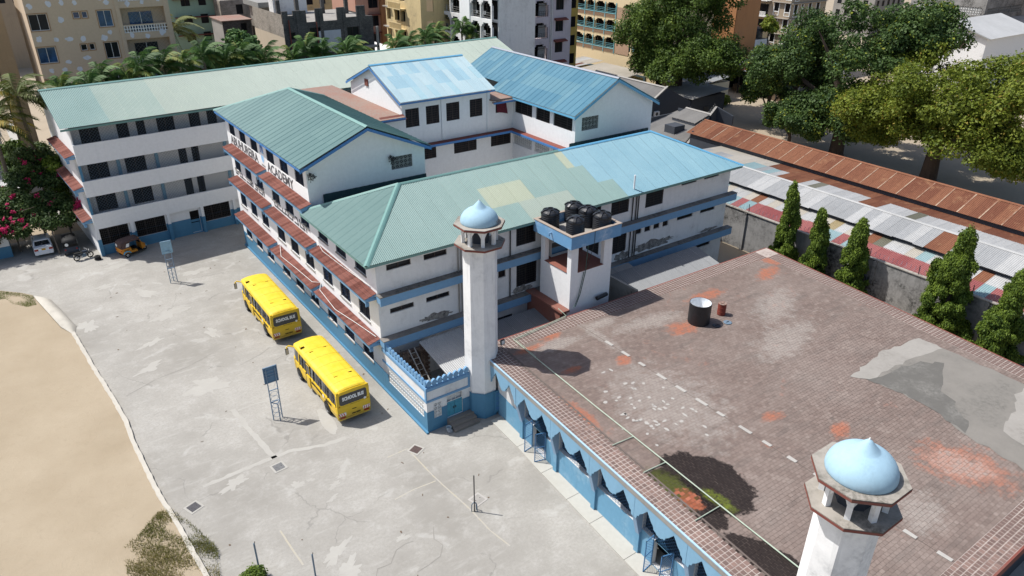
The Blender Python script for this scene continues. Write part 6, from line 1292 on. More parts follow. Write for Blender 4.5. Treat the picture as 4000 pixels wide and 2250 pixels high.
sheets(G2, (59.9, 29.7, 4.95), (0, -1, 0), (3.0, 0, .9), 4.4, 3.13, ['rf_asb'], 1.0, 1, amp=.07, waves=4); cap(G2, (62.9, 29.8, 5.9), (62.9, 25.2, 5.9), 'rf_asb', .5)
part('wall', MB().box(55.4, 63.0, 31.3, 31.5, 0, 4.9).box(55.3, 55.5, 22.6, 31.3, 0, 3.7).box(59.95, 60.1, 25.4, 29.6, 4.2, 4.93).box(63.0, 63.15, 25.2, 31.4, 0, 5.5), 'dark_wall', G2)
part('parapet', MB().prism([(54.6, 21.9, 0), (66.2, 27.4, 0), (66.2, 27.4, 6.0), (60.5, 24.7, 4.9), (54.6, 21.9, 3.9)], (.1, -.3, 0)), 'dark_wall', G2); part('parapet_end', MB().prism([(66.3, 27.1, 0), (67.3, 25.0, 0), (67.3, 25.0, 5.0), (66.3, 27.1, 6.0)], (.3, .1, 0)), 'dark_wall', G2)
part('coping', MB().prism([(54.6, 21.9, 3.92), (60.5, 24.7, 4.92), (66.2, 27.4, 6.02), (66.3, 27.1, 6.02), (60.6, 24.4, 4.92), (54.7, 21.6, 3.92)], (0, 0, .08)), 'cement', G2); part('water_box', MB().box(56.2, 58.2, 25.6, 27.4, 3.6, 5.0), 'dark_wall', G2)
q = MB(); pth = []
for i in range(220): a = i * 2 * math.pi / 13; t = i / 220; pth.append((54.8 + 11.3 * t + .2 * math.cos(a), 21.9 + 5.4 * t + .25 * math.cos(a), 4.3 + 2.1 * t + .3 * math.sin(a)))
part('razor_wire', q.tube(pth, .012, 3, False), 'gridgrey', G2)
ac = part('air_conditioner', MB().box(62.9, 63.8, 35.6, 35.98, 3.4, 4.05), 'gridwhite', G1); part('fan_guard', MB().lathe([(.26, 0), (.26, .02), (.2, .025), (.05, .025)], 16).xf(Matrix.Translation((63.2, 35.598, 3.72)) @ Matrix.Rotation(math.pi / 2, 4, 'X')), 'darkmetal', ac)
G3 = root('open_shed', 'long dark open-fronted shed with mixed sheet roof behind the sandy yard', 'shed', (101, 45, 0))
sheets(G3, (98.4, 54, 4.3), (0, -1, 0), (5.8, 0, 1.1), 18, 5.9, ['rf_silver', 'rf_white', 'rf_asb', 'rf_rust', 'rf_cream'], 1.0, 2)
part('shed_wall', MB().box(103.5, 103.7, 36, 54, 0, 5.1).box(98.8, 103.5, 53.5, 53.7, 0, 4.6).box(98.8, 103.5, 36, 36.2, 0, 4.4), 'dark_wall', G3); part('stacked_timber', MB().box(99.6, 101.2, 40, 43.5, 0, 1.0), 'wood', G3); part('stacked_timber', MB().box(99.8, 102, 46, 51, 0, 1.3), 'wood', G3)
for i in range(5): part('post', MB().bar((99, 36.3 + i * 4.3, 0), (99, 36.3 + i * 4.3, 4.3), .2), 'darkmetal', G3)
G4 = root('metal_shed', 'dark sheet-metal shed standing under the left tree', 'shed', (79, 44, 0))
part('shed_wall', MB().box(74, 82, 38.5, 46, 0, 4.0), 'dark_wall', G4); sheets(G4, (73.5, 46.5, 4.05), (0, -1, 0), (9, 0, .7), 8.6, 9.0, ['rf_asb'], 1.0, 2); part('wicket_door', MB().box(77, 78.2, 38.42, 38.5, 0, 2.4), 'darkmetal', G4)
G5 = root('cream_shed', 'low cream walled shed with grey sheet roof behind the metal shed', 'shed', (92, 52, 0))
part('shed_wall', MB().box(84, 93.5, 47, 56, 0, 3.2), plaster('cream_shed_paint', (.62, .56, .42, 1), amt=.5), G5); sheets(G5, (83.4, 57, 3.3), (0, -1, 0), (10.4, 0, .9), 10.6, 10.4, ['rf_silver', 'rf_asb'], 1.0, 2)
# ------------------------------------------------------------------ city behind
def blockmat(name, a, b, mortar, sc=2.2):
    k = NB(name, .95, .1); P = k.pos(); v = k.mapv(P, (1, 1, 1)); s = k.sep(P)
    cb = k.n.new('ShaderNodeCombineXYZ'); k.l.new(k.math('ADD', s[0], s[1]), cb.inputs[0]); k.l.new(s[2], cb.inputs[1])
    br = k.n.new('ShaderNodeTexBrick'); k.l.new(cb.outputs[0], br.inputs[0]); br.inputs['Scale'].default_value = sc; br.inputs['Color1'].default_value = a; br.inputs['Color2'].default_value = b; br.inputs['Mortar'].default_value = mortar; br.inputs['Mortar Size'].default_value = .03
    n = k.noise(P, .5, 5, .7); c = k.mix(k.math('MULTIPLY', k.ramp(n, .45, .7), .7), br.outputs[0], tuple(x * .35 for x in a[:3]) + (1,)); return k.out(c)
MT['block'] = blockmat('coral_block_masonry', (.30, .265, .22, 1), (.42, .375, .32, 1), (.17, .155, .14, 1))
MT['block_dark'] = blockmat('sooty_block_masonry', (.10, .096, .092, 1), (.155, .148, .14, 1), (.055, .053, .05, 1))
def bld(name, label, loc, cat='building'): return root(name, label, cat, loc)
def face(parent, o, u, W, H, holes, mat, depth=.25, style='plain', glass='glass', frame='frame', name='wall', bars=None):
    m = MB(); M = wall(m, o, u, W, H, [h[:4] for h in holes], depth); part(name, m, mat, parent)
    for h in holes: window(parent, M, h[:4], h[4] if len(h) > 4 else style, depth - .04, frame, h[5] if len(h) > 5 else glass, bars)
    return M
def lid(parent, x0, x1, y0, y1, z, mat='slab', name='flat_roof'): return part(name, MB().box(x0, x1, y0, y1, z, z + .12), mat, parent)
# beige block of flats
MT['beige'] = plaster('beige_paint', (.58, .46, .33, 1), dirt=(.42, .36, .28, 1), amt=.4, streak=.15); MT['filler'] = plaster('filler_patch', (.66, .68, .72, 1), amt=.1); MT['trimb'] = plain('ochre_window_band', (.36, .22, .12, 1), .8)
BG = bld('apartment_block', 'beige block of flats dotted with pale filler patches', (-4, 66, 0))
hs = []; X0 = -11.75; FZ = 3.53
for f in range(7):
    zt = 20.02 - FZ * 4 + FZ * f - 2 * FZ + 2 * FZ * 1
    zt = 20.02 + FZ * (f - 4)
    g = 'blueglass' if f in (3,) else 'glass'
    hs += [(.12, 1.95, zt - 1.75, zt, 'plain', 'blueglass' if f % 2 else 'glass'), (4.55, 5.2, zt - .68, zt, 'plain', 'blueglass' if f == 4 else 'glass'), (5.45, 6.0, zt - .68, zt, 'plain', 'blueglass' if f == 4 else 'glass'), (7.0, 8.5, zt - 1.8, zt, 'plain', 'blueglass' if f >= 4 else 'glass')]
face(BG, (X0, 60.2, 0), (1, 0, 0), 9.0, 26.5, hs, 'beige', .22, frame='gridwhite')
wall_m = MB(); wall(wall_m, (X0 + 9.0, 61.2, 0), (1, 0, 0), 5.9, 26.5); wall(wall_m, (X0 + 14.9, 60.2, 0), (0, 1, 0), 14, 26.5); wall(wall_m, (X0, 74.2, 0), (0, -1, 0), 14, 26.5); wall_m.box(X0 + 9.0, X0 + 9.45, 60.1, 61.2, 0, 26.5); wall_m.box(X0 + 14.3, X0 + 14.9, 60.1, 61.2, 0, 26.5)
part('wall', wall_m, 'beige', BG); lid(BG, X0, X0 + 14.9, 60.2, 74.2, 26.5)
fr = MB()
for h in hs: fr.obox(frameM((X0, 60.2, 0), (1, 0, 0)), h[0] - .1, h[1] + .1, -.03, -.002, h[2] - .1, h[2]).obox(frameM((X0, 60.2, 0), (1, 0, 0)), h[0] - .1, h[1] + .1, -.03, -.002, h[3], h[3] + .1).obox(frameM((X0, 60.2, 0), (1, 0, 0)), h[0] - .1, h[0], -.03, -.002, h[2], h[3]).obox(frameM((X0, 60.2, 0), (1, 0, 0)), h[1], h[1] + .1, -.03, -.002, h[2], h[3])
part('window_surround', fr, 'trimb', BG)
for f in range(7):
    zb = 17.35 + FZ * (f - 4) + FZ
    b = part('balcony', MB().box(X0 + 9.45, X0 + 14.3, 60.15, 61.2, zb - .75, zb).box(X0 + 9.45, X0 + 14.3, 60.15, 60.35, zb + .8, zb + .9), 'beige', BG)
    bl = MB()
    for i in range(16): bl.box(X0 + 9.5 + i * .3, X0 + 9.6 + i * .3, 60.2, 60.3, zb, zb + .8)
    for z in (.02, .38, .74): bl.box(X0 + 9.46, X0 + 14.29, 60.18, 60.32, zb + z, zb + z + .07)
    part('balustrade', bl, 'signwhite', b)
    wb = MB().box(X0 + 10.4, X0 + 13.0, 61.1, 61.19, zb + .1, zb + 2.2); part('balcony_window', wb, 'blueglass' if f % 2 else 'glass', b); part('window_mullion', MB().box(X0 + 11.68, X0 + 11.74, 61.06, 61.1, zb + .1, zb + 2.2), 'signwhite', b)
    part('balcony_mesh', mesh_screen(X0 + 9.5, X0 + 14.25, zb + .9, zb + 2.7, 60.25, .45), 'gridgrey', b)
rr = random.Random(13)
for i, (u, z) in enumerate([(.5, 20.9), (2.4, 21.0), (3.7, 21.1), (4.6, 22.6), (5.0, 21.0), (7.6, 21.3), (8.2, 20.9), (3.2, 19.3), (.6, 17.4), (2.3, 17.2), (3.6, 17.2), (5.0, 17.1), (7.2, 17.0), (7.9, 17.6), (1.0, 13.9), (2.4, 13.9), (3.9, 13.8), (4.9, 15.0), (2.9, 14.7), (8.0, 13.6), (10.2, 17.1), (11.9, 16.9), (13.6, 17.2), (10.4, 20.6), (12.0, 20.7), (13.8, 20.9), (7.5, 24.2), (2.5, 24.2)]):
    n = 12; rx = rr.uniform(.22, .42); rz = rr.uniform(.2, .38); y = 60.19 if u < 9 else 60.14
    part('filler_patch', MB().prism([(X0 + u + rx * (1 + rr.uniform(-.3, .3)) * math.cos(6.283 * k / n), y, z + rz * (1 + rr.uniform(-.3, .3)) * math.sin(6.283 * k / n)) for k in range(n)], (0, .008, 0)), 'filler', BG)
# neighbour at the far left edge
NL = bld('apartment_block', 'white balconied block at the left edge beside the beige flats', (-22, 70, 0))
part('wall', MB().box(-32, -17.5, 66, 80, 0, 19), plaster('old_white_paint', (.6, .58, .55, 1), amt=.7), NL)
for f in range(5):
    b = part('balcony', MB().box(-26, -17.3, 64.8, 66, 3.0 + f * 3.2, 3.15 + f * 3.2).box(-17.5, -17.3, 64.8, 66, 3.15 + f * 3.2, 4.0 + f * 3.2), 'white_old', NL); q = MB()
    for i in range(20): q.box(-26 + i * .43, -25.85 + i * .43, 64.85, 64.95, 3.15 + f * 3.2, 3.9 + f * 3.2)
    q.box(-26, -17.4, 64.83, 64.97, 3.9 + f * 3.2, 4.0 + f * 3.2); part('balustrade', q, 'gridwhite', b); part('balcony_void', MB().box(-25.5, -18, 65.9, 65.99, 4.1 + f * 3.2, 5.9 + f * 3.2), 'void', b)
TW = bld('stair_tower', 'narrow ochre stair wall with rubble edge left of the beige flats', (-14.5, 70, 0)); part('wall', MB().box(-15.5, -13.6, 68, 78, 0, 24), plaster('ochre_wall', (.36, .28, .18, 1), dirt=(.5, .42, .3, 1), amt=.7), TW)
tk = root('roof_water_tank', 'blue plastic tank standing on the left edge block', 'tank', (-19.5, 68, 19), world=False); part('tank_body', MB().lathe([(1, 0), (1.05, .1), (1.0, .5), (1.05, .6), (1.0, 1.1), (1.04, 1.3), (.9, 1.6), (.3, 1.8)], 20), plain('blue_tank', (.05, .13, .3, 1), .5), tk); part('tank_lid', MB().lathe([(.3, 1.8), (.3, 1.9), (0, 1.95)], 14, cap=False), 'tank', tk)
# low white shed roofs beside the palms, left edge
LS = bld('sheet_roofed_shed', 'low shed with white sheets under the coconut palms', (-19.4, 60, 0)); part('shed_wall', MB().box(-22.8, -16.9, 52.4, 69, 0, 2.5), 'cement', LS); sheets(LS, (-23, 52, 2.6), (1, 0, 0), (0, 17, .5), 6.4, 17, ['rf_white', 'rf_silver'], .95, 3)
LK = bld('kiosk_wall', 'white and blue painted wall end at the left edge beside the car', (-23, 43, 0)); part('wall', MB().box(-30, -19.65, 41.2, 44.5, 1.15, 2.4), 'white', LK); part('dado', MB().box(-30, -19.62, 41.17, 44.5, 0, 1.15), 'blue_dado', LK); part('roof_edge', MB().box(-30, -19.4, 41.0, 44.6, 2.4, 2.52), 'slab', LK)
struct('lane', MB().quad((-16.2, 49.5, .0), (-12.9, 49.5, .0), (-12.9, 100, .0), (-16.2, 100, .0)), 'patch')
# green flats
GN = bld('apartment_block', 'mint green flats behind the coconut palm', (14, 96, 0)); MT['mint'] = plaster('mint_paint', (.33, .47, .36, 1), dirt=(.25, .3, .25, 1), amt=.5)
hs = []
for f in range(6):
    zb = 13.8 + 2.75 * (f - 3); hs += [(2.4, 3.8, zb, zb + 1.35), (5.1, 6.3, zb, zb + 1.45)]
face(GN, (9.4, 92, 0), (1, 0, 0), 8.2, 22, hs, 'mint')
q = MB()
for f in range(6): q.box(10.5, 17.9, 91.3, 92, 12.75 + 2.75 * (f - 3) + 2.55 - 2.75 + 2.3, 12.75 + 2.75 * (f - 3) + 2.2)
hoods = part('tiled_hood', q, 'redtrim', GN); w = MB(); wall(w, (17.6, 92, 0), (0, 1, 0), 12, 22); wall(w, (9.4, 104, 0), (0, -1, 0), 12, 22); part('wall', w, 'mint', GN); lid(GN, 9.4, 17.6, 92, 104, 22)
# blockwork houses between green flats and the grey shell
CB = bld('block_house', 'rough blockwork house right of the mint flats', (20, 93, 0)); face(CB, (16.8, 88, 0), (1, 0, 0), 6.4, 17.5, [(2.4, 3.5, 15.3, 16.8), (4.6, 5.6, 15.2, 16.6)], 'block'); part('wall', MB().box(16.81, 23.2, 88.3, 98, 0, 17.4), 'block', CB)
CB2 = bld('block_house', 'low sooty house with flat roof in front of the blockwork house', (16, 80, 0)); face(CB2, (14.0, 78, 0), (1, 0, 0), 4.2, 15.6, [(2.6, 3.5, 13.9, 15.2)], 'block_dark'); part('wall', MB().box(14.01, 18.2, 78.3, 84, 0, 15.5), 'cement', CB2); lid(CB2, 13.8, 18.4, 77.8, 84.2, 15.6, 'redslab')
# unfinished grey shell
GS = bld('unfinished_house', 'sooty unfinished concrete house with open crenellated parapet', (22, 66, 0))
hs = [(.75, 1.55, 15.0, 15.9), (3.6, 5.2, 14.3, 16.3), (9.0, 10.8, 14.5, 16.0), (5.6, 6.2, 13.6, 15.2), (6.9, 7.6, 14.2, 15.4)]
MGS = face(GS, (16.8, 60, 0), (1, 0, 0), 13.0, 17.0, hs, 'block_dark', .3)
q = MB()
for a, b, z in ((0, .8, 18.6), (.8, 1.5, 18.0), (1.5, 2.6, 18.6), (2.6, 3.3, 18.55), (4.6, 5.7, 18.7), (7.7, 8.8, 18.65), (10.6, 11.9, 18.7)): q.obox(MGS, a, b, 0, .25, 17.0, z)
for a in (0, 1.9, 5.1, 8.5, 10.9): q.obox(MGS, a, a + .45, -.1, .001, 0, 18.5)
q.obox(MGS, 8.8, 12.99, .02, .3, 17.0, 17.3)
part('parapet', q, 'block_dark', GS); w = MB(); wall(w, (16.8, 72, 0), (0, -1, 0), 12, 18.2, [(3, 3.7, 14, 15)]); part('side_wall', w, 'block', GS); wl_ = MB(); wall(wl_, (16.79, 72, 0), (0, -1, 0), 12.02, 15.3); part('pale_render', wl_, plaster('pale_render', (.5, .42, .32, 1), amt=.6), GS)
w = MB(); wall(w, (29.8, 60, 0), (0, 1, 0), 12, 17.2); part('wall', w, 'block_dark', GS); lid(GS, 17, 29.7, 60.3, 72, 16.9, 'palescreed', 'roof_deck')
part('balcony_front', MB().box(26.3, 29.9, 58.6, 60, 13.2, 13.4).box(29.6, 29.9, 58.6, 58.9, 0, 16), 'cement', GS); part('pale_panel', MB().box(21.6, 24.8, 59.93, 59.99, 13.0, 15.8), plaster('grey_white_panel', (.5, .52, .56, 1)), GS)
for x, y in ((17.6, 64), (21, 66), (25.6, 68), (28.4, 66)): part('column_stub', MB().box(x, x + .5, y, y + .5, 17, 19.6), 'block_dark', GS)
part('drain_pipe', MB().tube([(17.6, 59.9, 6), (17.6, 59.9, 17.5)], .08, 6).tube([(21.4, 59.85, 6), (21.4, 59.85, 17)], .07, 6), 'redtrim', GS); part('white_cistern_room', MB().box(19.2, 24.2, 70, 71.8, 17.0, 20.0), 'white_old', GS)
GT = bld('block_house', 'grey blockwork storey with overhanging eave behind the unfinished house', (20.7, 77, 0)); part('wall', MB().box(18.9, 22.6, 74.2, 80, 0, 17.7), 'block', GT); part('eave', MB().box(18.2, 23.2, 73.5, 80.5, 17.7, 18.4), 'gridgrey', GT)
# orange flats
OR = bld('apartment_block', 'peach and orange flats between grey shell and ochre block', (40, 86, 0)); MT['peach'] = plaster('peach_paint', (.52, .29, .21, 1), amt=.4); MT['orangep'] = plaster('orange_paint_wall', (.40, .19, .085, 1), amt=.4)
face(OR, (36.5, 80, 0), (1, 0, 0), 6, 22, [(2.2, 4.0, 15.8 + 2.9 * (f - 2), 17.5 + 2.9 * (f - 2)) for f in range(4)], 'peach'); part('wall', MB().box(36.51, 42.5, 80.3, 90, 0, 21.9), 'peach', OR); part('orange_bay', MB().box(40.7, 42.4, 79.2, 80, 6, 18), 'orangep', OR)
q = MB()
for f in range(4): q.box(38.4, 40.7, 79.4, 80, 17.6 + 2.9 * (f - 2), 17.75 + 2.9 * (f - 2))
part('window_hood', q, 'redtrim', OR)
OR2 = bld('block_house', 'low ruined white house below the orange flats', (36, 72, 0)); part('wall', MB().box(33.5, 37.6, 68, 78, 0, 11), 'white_old', OR2); part('doorway', MB().box(34.2, 35.2, 67.9, 68, 6, 9), 'void', OR2)
# ochre block
OC = bld('apartment_block', 'ochre flats with soot-stained upper balcony and white balusters', (44, 68, 0)); MT['ochre'] = plaster('ochre_paint', (.60, .47, .25, 1), dirt=(.12, .1, .08, 1), amt=.8, blotch=.42, streak=.6)
hs = []
for f in range(6):
    z = 15.0 + 3.0 * (f - 4); hs += [(.35, 1.6, z - .05, z + 1.7), (3.0, 4.6, z + .05, z + 1.65), (5.0, 6.5, z + .05, z + 1.65)]
face(OC, (38.4, 73, 0), (0, -1, 0), 11.5, 21, hs, 'ochre', .6, glass='void'); w = MB(); wall(w, (38.4, 61.5, 0), (1, 0, 0), 9, 21, [(1, 2.2, 11 + 3 * f, 12.7 + 3 * f) for f in range(3)]); part('wall', w, 'ochre', OC); lid(OC, 38.4, 47.4, 61.5, 73, 21)
q = MB()
for f in range(5):
    z = 14.9 + 3.0 * (f - 3); q.box(37.4, 38.38, 66.2, 70.4, z - 1.0, z - .85); q.box(37.4, 37.5, 66.2, 70.4, z - .05, z + .05)
    for i in range(12): q.box(37.4, 37.5, 66.3 + i * .34, 66.45 + i * .34, z - .85, z - .05)
part('balcony', q, 'ochre', OC); q = MB()
for f in range(6): q.box(37.8, 38.39, 71.1, 73, 16.85 + 3 * (f - 4), 17.0 + 3 * (f - 4))
part('window_hood', q, 'slab', OC)
# white arcaded flats
def archface(parent, o, u, W, H, bays, rows, mat, rail='gridgrey', depth=.5, name='arcade_wall', steps=True):
    """wall with stepped horseshoe-arch loggia openings"""
    m = MB(); holes = []
    for z0, z1 in rows:
        for a, b in bays:
            st_ = (z1 - z0) * .12; w_ = b - a
            holes.append((a, b, z0, z1 - 2 * st_)); 
            if steps: holes += [(a + w_ * .1, b - w_ * .1, z1 - 2 * st_, z1 - st_), (a + w_ * .24, b - w_ * .24, z1 - st_, z1)]
    M = wall(m, o, u, W, H, holes, depth); part(name, m, mat, parent)
    for z0, z1 in rows:
        for a, b in bays:
            w_ = part('loggia', MB().obox(M, a - .02, b + .02, depth + .6, depth + .65, z0 - .02, z1 + .02), 'void', parent)
            q = MB()
            for t in (.25, .55, .85): q.obox(M, a, b, .08, .12, z0 + t, z0 + t + .04)
            part('railing', q, rail, w_)
    return M
WA = bld('apartment_block', 'white arcaded flats with laundry behind dark arches', (48, 56, 0))
archface(WA, (42.4, 62.4, 0), (0, -1, 0), 13.8, 21.5, [(.2, 2.6), (2.8, 5.4), (8.3, 10.8), (11.0, 13.5)], [(5.6, 7.9), (8.4, 10.8), (11.3, 13.7), (14.2, 16.5), (17.0, 19.4)], 'white_old'); part('wall', MB().box(43.6, 50, 48.65, 62.4, 0, 21.4), 'white_old', WA); lid(WA, 42.4, 50, 48.6, 62.4, 21.5)
part('recess', MB().box(42.3, 42.39, 54.2, 56.9, 0, 21.5), 'white', WA)
rr = random.Random(3); q = MB()
for i in range(26):
    y = rr.choice((60.5, 58.4, 52.8, 50.2)) + rr.uniform(-.9, .9); z = rr.choice((8.4, 11.3, 14.2, 17.0)) + rr.uniform(.7, 1.5); q.box(42.5, 42.53, y, y + rr.uniform(.2, .5), z - rr.uniform(.3, .8), z)
part('laundry', q, 'curtain2', WA)
# pinkish white flats
WB = bld('apartment_block', 'peeling lilac-white flats with tiled window hoods and corner loggias', (54, 60, 0)); MT['lilac'] = plaster('peeling_lilac_paint', (.55, .50, .54, 1), dirt=(.22, .22, .22, 1), amt=.8, blotch=.42, streak=.45)
hs = []
for f in range(6):
    z = 13.7 + 3.2 * (f - 3); hs += [(3.4, 4.4, z, z + 1.45), (11.5, 13.1, z - .05, z + 1.6)]
    if f > 3: hs += [(5.1, 6.3, z - .1, z + 1.5)]
bays = [(6.85, 10.05)]
m_ = MB(); ho = [h[:4] for h in hs]
for f in range(6):
    z = 12.8 + 3.2 * (f - 3); ho += [(6.85, 10.05, z, z + 1.7), (7.2, 9.7, z + 1.7, z + 2.05), (7.7, 9.2, z + 2.05, z + 2.35)]
MWB = wall(m_, (46.6, 54, 0), (1, 0, 0), 14.6, 21.5, ho, .3); part('wall', m_, 'lilac', WB)
for h in hs: window(WB, MWB, h, 'plain', .22)
for f in range(6):
    z = 12.8 + 3.2 * (f - 3); l_ = part('loggia', MB().obox(MWB, 6.8, 10.1, 1.2, 1.25, z, z + 2.4), 'void', WB); part('loggia_curtain', MB().obox(MWB, 8.5, 9.9, .5, .53, z + .1, z + 2.0), 'curtain2', l_); q = MB()
    for t in (.2, .5, .8): q.obox(MWB, 6.85, 10.05, .1, .13, z + t, z + t + .03)
    for i in range(9): q.obox(MWB, 6.9 + i * .38, 6.93 + i * .38, .1, .13, z, z + .85)
    part('railing', q, 'darkmetal', l_)
    zc = 13.7 + 3.2 * (f - 3)
    for a, b, t in ((2.7, 5.0, 1.55), (11.2, 13.6, 1.75)): part('tiled_hood', MB().prism([MWB @ Vector(p) for p in ((a, 0, zc + t + .25), (a, -.7, zc + t), (a, -.7, zc + t - .1), (a, 0, zc + t - .05))], (b - a, 0, 0)), 'redtrim', WB)
w = MB(); wall(w, (61.2, 54, 0), (0, 1, 0), 12, 21.5); wall(w, (46.6, 66, 0), (0, -1, 0), 12, 21.5); part('side_wall', w, 'lilac', WB); lid(WB, 46.6, 61.2, 54, 66, 21.5)
part('drain_pipe', MB().tube([(57.3, 53.9, 2), (57.3, 53.9, 21)], .09, 6).tube([(57.0, 53.9, 2), (57.0, 53.9, 21)], .06, 6), 'gridwhite', WB)
YB = bld('apartment_block', 'thin strip of mustard flats right of the lilac flats', (63.3, 58, 0)); part('wall', MB().box(61.9, 64.7, 56.5, 61, 0, 20), plaster('mustard_paint', (.5, .36, .1, 1), amt=.4), YB)
q = MB()
for f in range(5): q.box(63.2, 64.2, 56.42, 56.5, 5 + 2.9 * f, 6.6 + 2.9 * f)
part('window_voids', q, 'void', YB)
# cream gallery flats
CR = bld('apartment_block', 'cream flats with turquoise balcony posts behind the left tree', (88, 67, 0)); MT['cream'] = plaster('cream_paint', (.66, .53, .33, 1), amt=.25, streak=.2); MT['turq'] = plain('turquoise_post_paint', (.16, .38, .42, 1), .6)
archface(CR, (82.2, 79.1, 0), (0, -1, 0), 24.6, 17.6, [(.25, 4.1), (4.5, 6.9), (7.2, 10.0), (10.2, 13.0), (14.8, 17.5), (17.7, 20.4), (20.6, 23.3)], [(z, z + 1.95) for z in (7.25, 10.4, 13.5)], 'cream', 'turq'); part('wall', MB().box(84, 96, 54.6, 79, 0, 17.5), 'cream', CR); lid(CR, 82.2, 96, 54.5, 79.1, 17.6)
q = MB(); q2 = MB()
for z in (7.25, 10.4, 13.5):
    for y in (79.0, 74.8, 72.1, 69.0, 66.0): q.box(82.06, 82.19, y - .07, y + .07, z - .8, z + 1.95)
    q.box(82.06, 82.19, 66.0, 79.0, z - .02, z + .09)
    for i in range(64): q2.box(82.1, 82.18, 66.1 + i * .2, 66.19 + i * .2, z - .7, z - .02)
    q2.box(82.12, 82.18, 62, 65.7, z - .7, z + 1.3)
part('balcony_post', q, 'turq', CR); part('baluster', q2, plain('terracotta_baluster', (.36, .24, .16, 1), .8), CR); part('shop_front', MB().box(82.0, 82.19, 57, 78.2, 0, 3.6), plain('dark_teal_shopfront', (.05, .08, .09, 1), .7), CR)
for y in (77.4, 72.6, 66.8, 62): part('shop_door', MB().box(81.9, 82, y - 1, y, 0, 3.2), 'void', CR)
LR = bld('low_house', 'low house with cream and rusty sheet roofs in front of the cream flats', (75.5, 61, 0)); part('wall', MB().box(72.6, 79, 54.5, 70, 0, 4.1), plaster('yellow_wall', (.45, .36, .12, 1)), LR); sheets(LR, (72, 65.5, 4.6), (0, -1, 0), (7.5, 0, .5), 11.5, 7.5, ['rf_cream'], 1, 2); sheets(LR, (72, 71.5, 4.9), (0, -1, 0), (7.5, 0, .5), 5.8, 7.5, ['rf_rust', 'rf_white', 'rf_cream'], 1, 2)
# tan flats and houses on the right
TN = bld('apartment_block', 'tan flats with white scalloped window borders behind the mango tree', (124, 60, 0)); MT['tanp'] = plaster('tan_paint', (.36, .29, .21, 1), dirt=(.18, .15, .12, 1), amt=.6, streak=.5)
hs = []; 
for f in range(6):
    z = 12.7 + 3.0 * (f - 3); hs += [(4.2, 5.3, z, z + 1.6), (6.8, 7.9, z, z + 1.6)]
face(TN, (118.2, 62, 0), (0, -1, 0), 8, 21, hs, 'tanp'); hs2 = []
for f in range(6):
    z = 12.5 + 3.0 * (f - 3); hs2 += [(1.2, 2.3, z, z + 1.6), (3.6, 4.2, z + .8, z + 1.6), (6.0, 6.9, z + .3, z + 1.6), (8.6, 9.7, z, z + 1.6)]
face(TN, (118.2, 54, 0), (1, 0, 0), 12, 21, hs2, 'tanp')
for a, hh in ((frameM((118.2, 62, 0), (0, -1, 0)), hs), (frameM((118.2, 54, 0), (1, 0, 0)), hs2)):
    for x0, x1, z0, z1 in hh:
        q = MB(); q.obox(a, x0 - .14, x0, -.05, -.003, z0 - .8, z1); q.obox(a, x1, x1 + .14, -.05, -.003, z0 - .8, z1); q.obox(a, x0, x1, -.05, -.003, z0 - .14, z0); q.obox(a, x0, x1, -.05, -.003, z0 - .8, z0 - .7); part('window_border', q, 'signwhite', TN)
q = MB()
for f in range(6):
    z = 14.4 + 3.0 * (f - 3); q.box(117.7, 118.18, 53.9, 58.2, z, z + .1); q.box(118.2, 130, 53.5, 53.99, z - .1, z)
part('window_hood', q, 'slab', TN); w = MB(); wall(w, (130.2, 54, 0), (0, 1, 0), 12, 21); part('wall', w, 'tanp', TN)
for f in range(5):
    z = 12.4 + 3.0 * (f - 3); b = part('balcony', MB().box(116.6, 118.19, 58.6, 62, z - .9, z - .75).box(116.6, 116.75, 58.6, 62, z, z + .1), 'white_old', TN); q = MB()
    for i in range(11): q.box(116.62, 116.74, 58.65 + i * .3, 58.8 + i * .3, z - .75, z)
    part('balustrade', q, 'signwhite', b); part('balcony_door', MB().box(118.1, 118.19, 59.2, 61.4, z - .7, z + 1.4), 'void', b)
OG = bld('apartment_block', 'orange flats half hidden by the left tree', (104, 62, 0)); face(OG, (101, 60, 0), (0, -1, 0), 6.5, 16, [(1.5, 2.8, 4 + 3 * f, 5.6 + 3 * f) for f in range(4)], 'orangep'); part('wall', MB().box(101.3, 108, 53.6, 60, 0, 15.9), 'orangep', OG)
for i, (x0, x1, y0, y1, z, rm_, lab) in enumerate(((105, 112.5, 54, 62, 8.2, 'palescreed', 'low flat-roofed house with black tank before the tan flats'), (107, 118, 49.5, 53.4, 6.6, 'cement', 'long grey parapet house below the tan flats'))):
    h_ = bld('low_house', lab, ((x0 + x1) / 2, (y0 + y1) / 2, 0)); part('wall', MB().box(x0, x1, y0, y1, 0, z), 'white_old', h_); part('flat_roof', MB().box(x0 + .2, x1 - .2, y0 + .2, y1 - .2, z, z + .05), rm_, h_); part('window_voids', MB().box(x0 - .03, x0, y0 + 1, y0 + 2.2, z - 2.2, z - 1).box(x0 + 2, x0 + 3.2, y0 - .03, y0, z - 2.2, z - 1.2).box(x0 + 6, x0 + 7, y0 - .03, y0, z - 2.2, z - 1.2), 'void', h_)
tk = root('roof_water_tank', 'black tank on the low house before the tan flats', 'tank', (110.8, 55.6, 8.25), world=False); part('tank_body', MB().lathe([(1.1, 0), (1.15, .2), (1.1, .7), (1.15, 1.0), (1.1, 1.5), (.9, 1.9), (.3, 2.1)], 20), 'tank', tk); part('tank_lid', MB().lathe([(.3, 2.1), (.3, 2.2), (0, 2.2)], 14, cap=False), 'tank', tk)
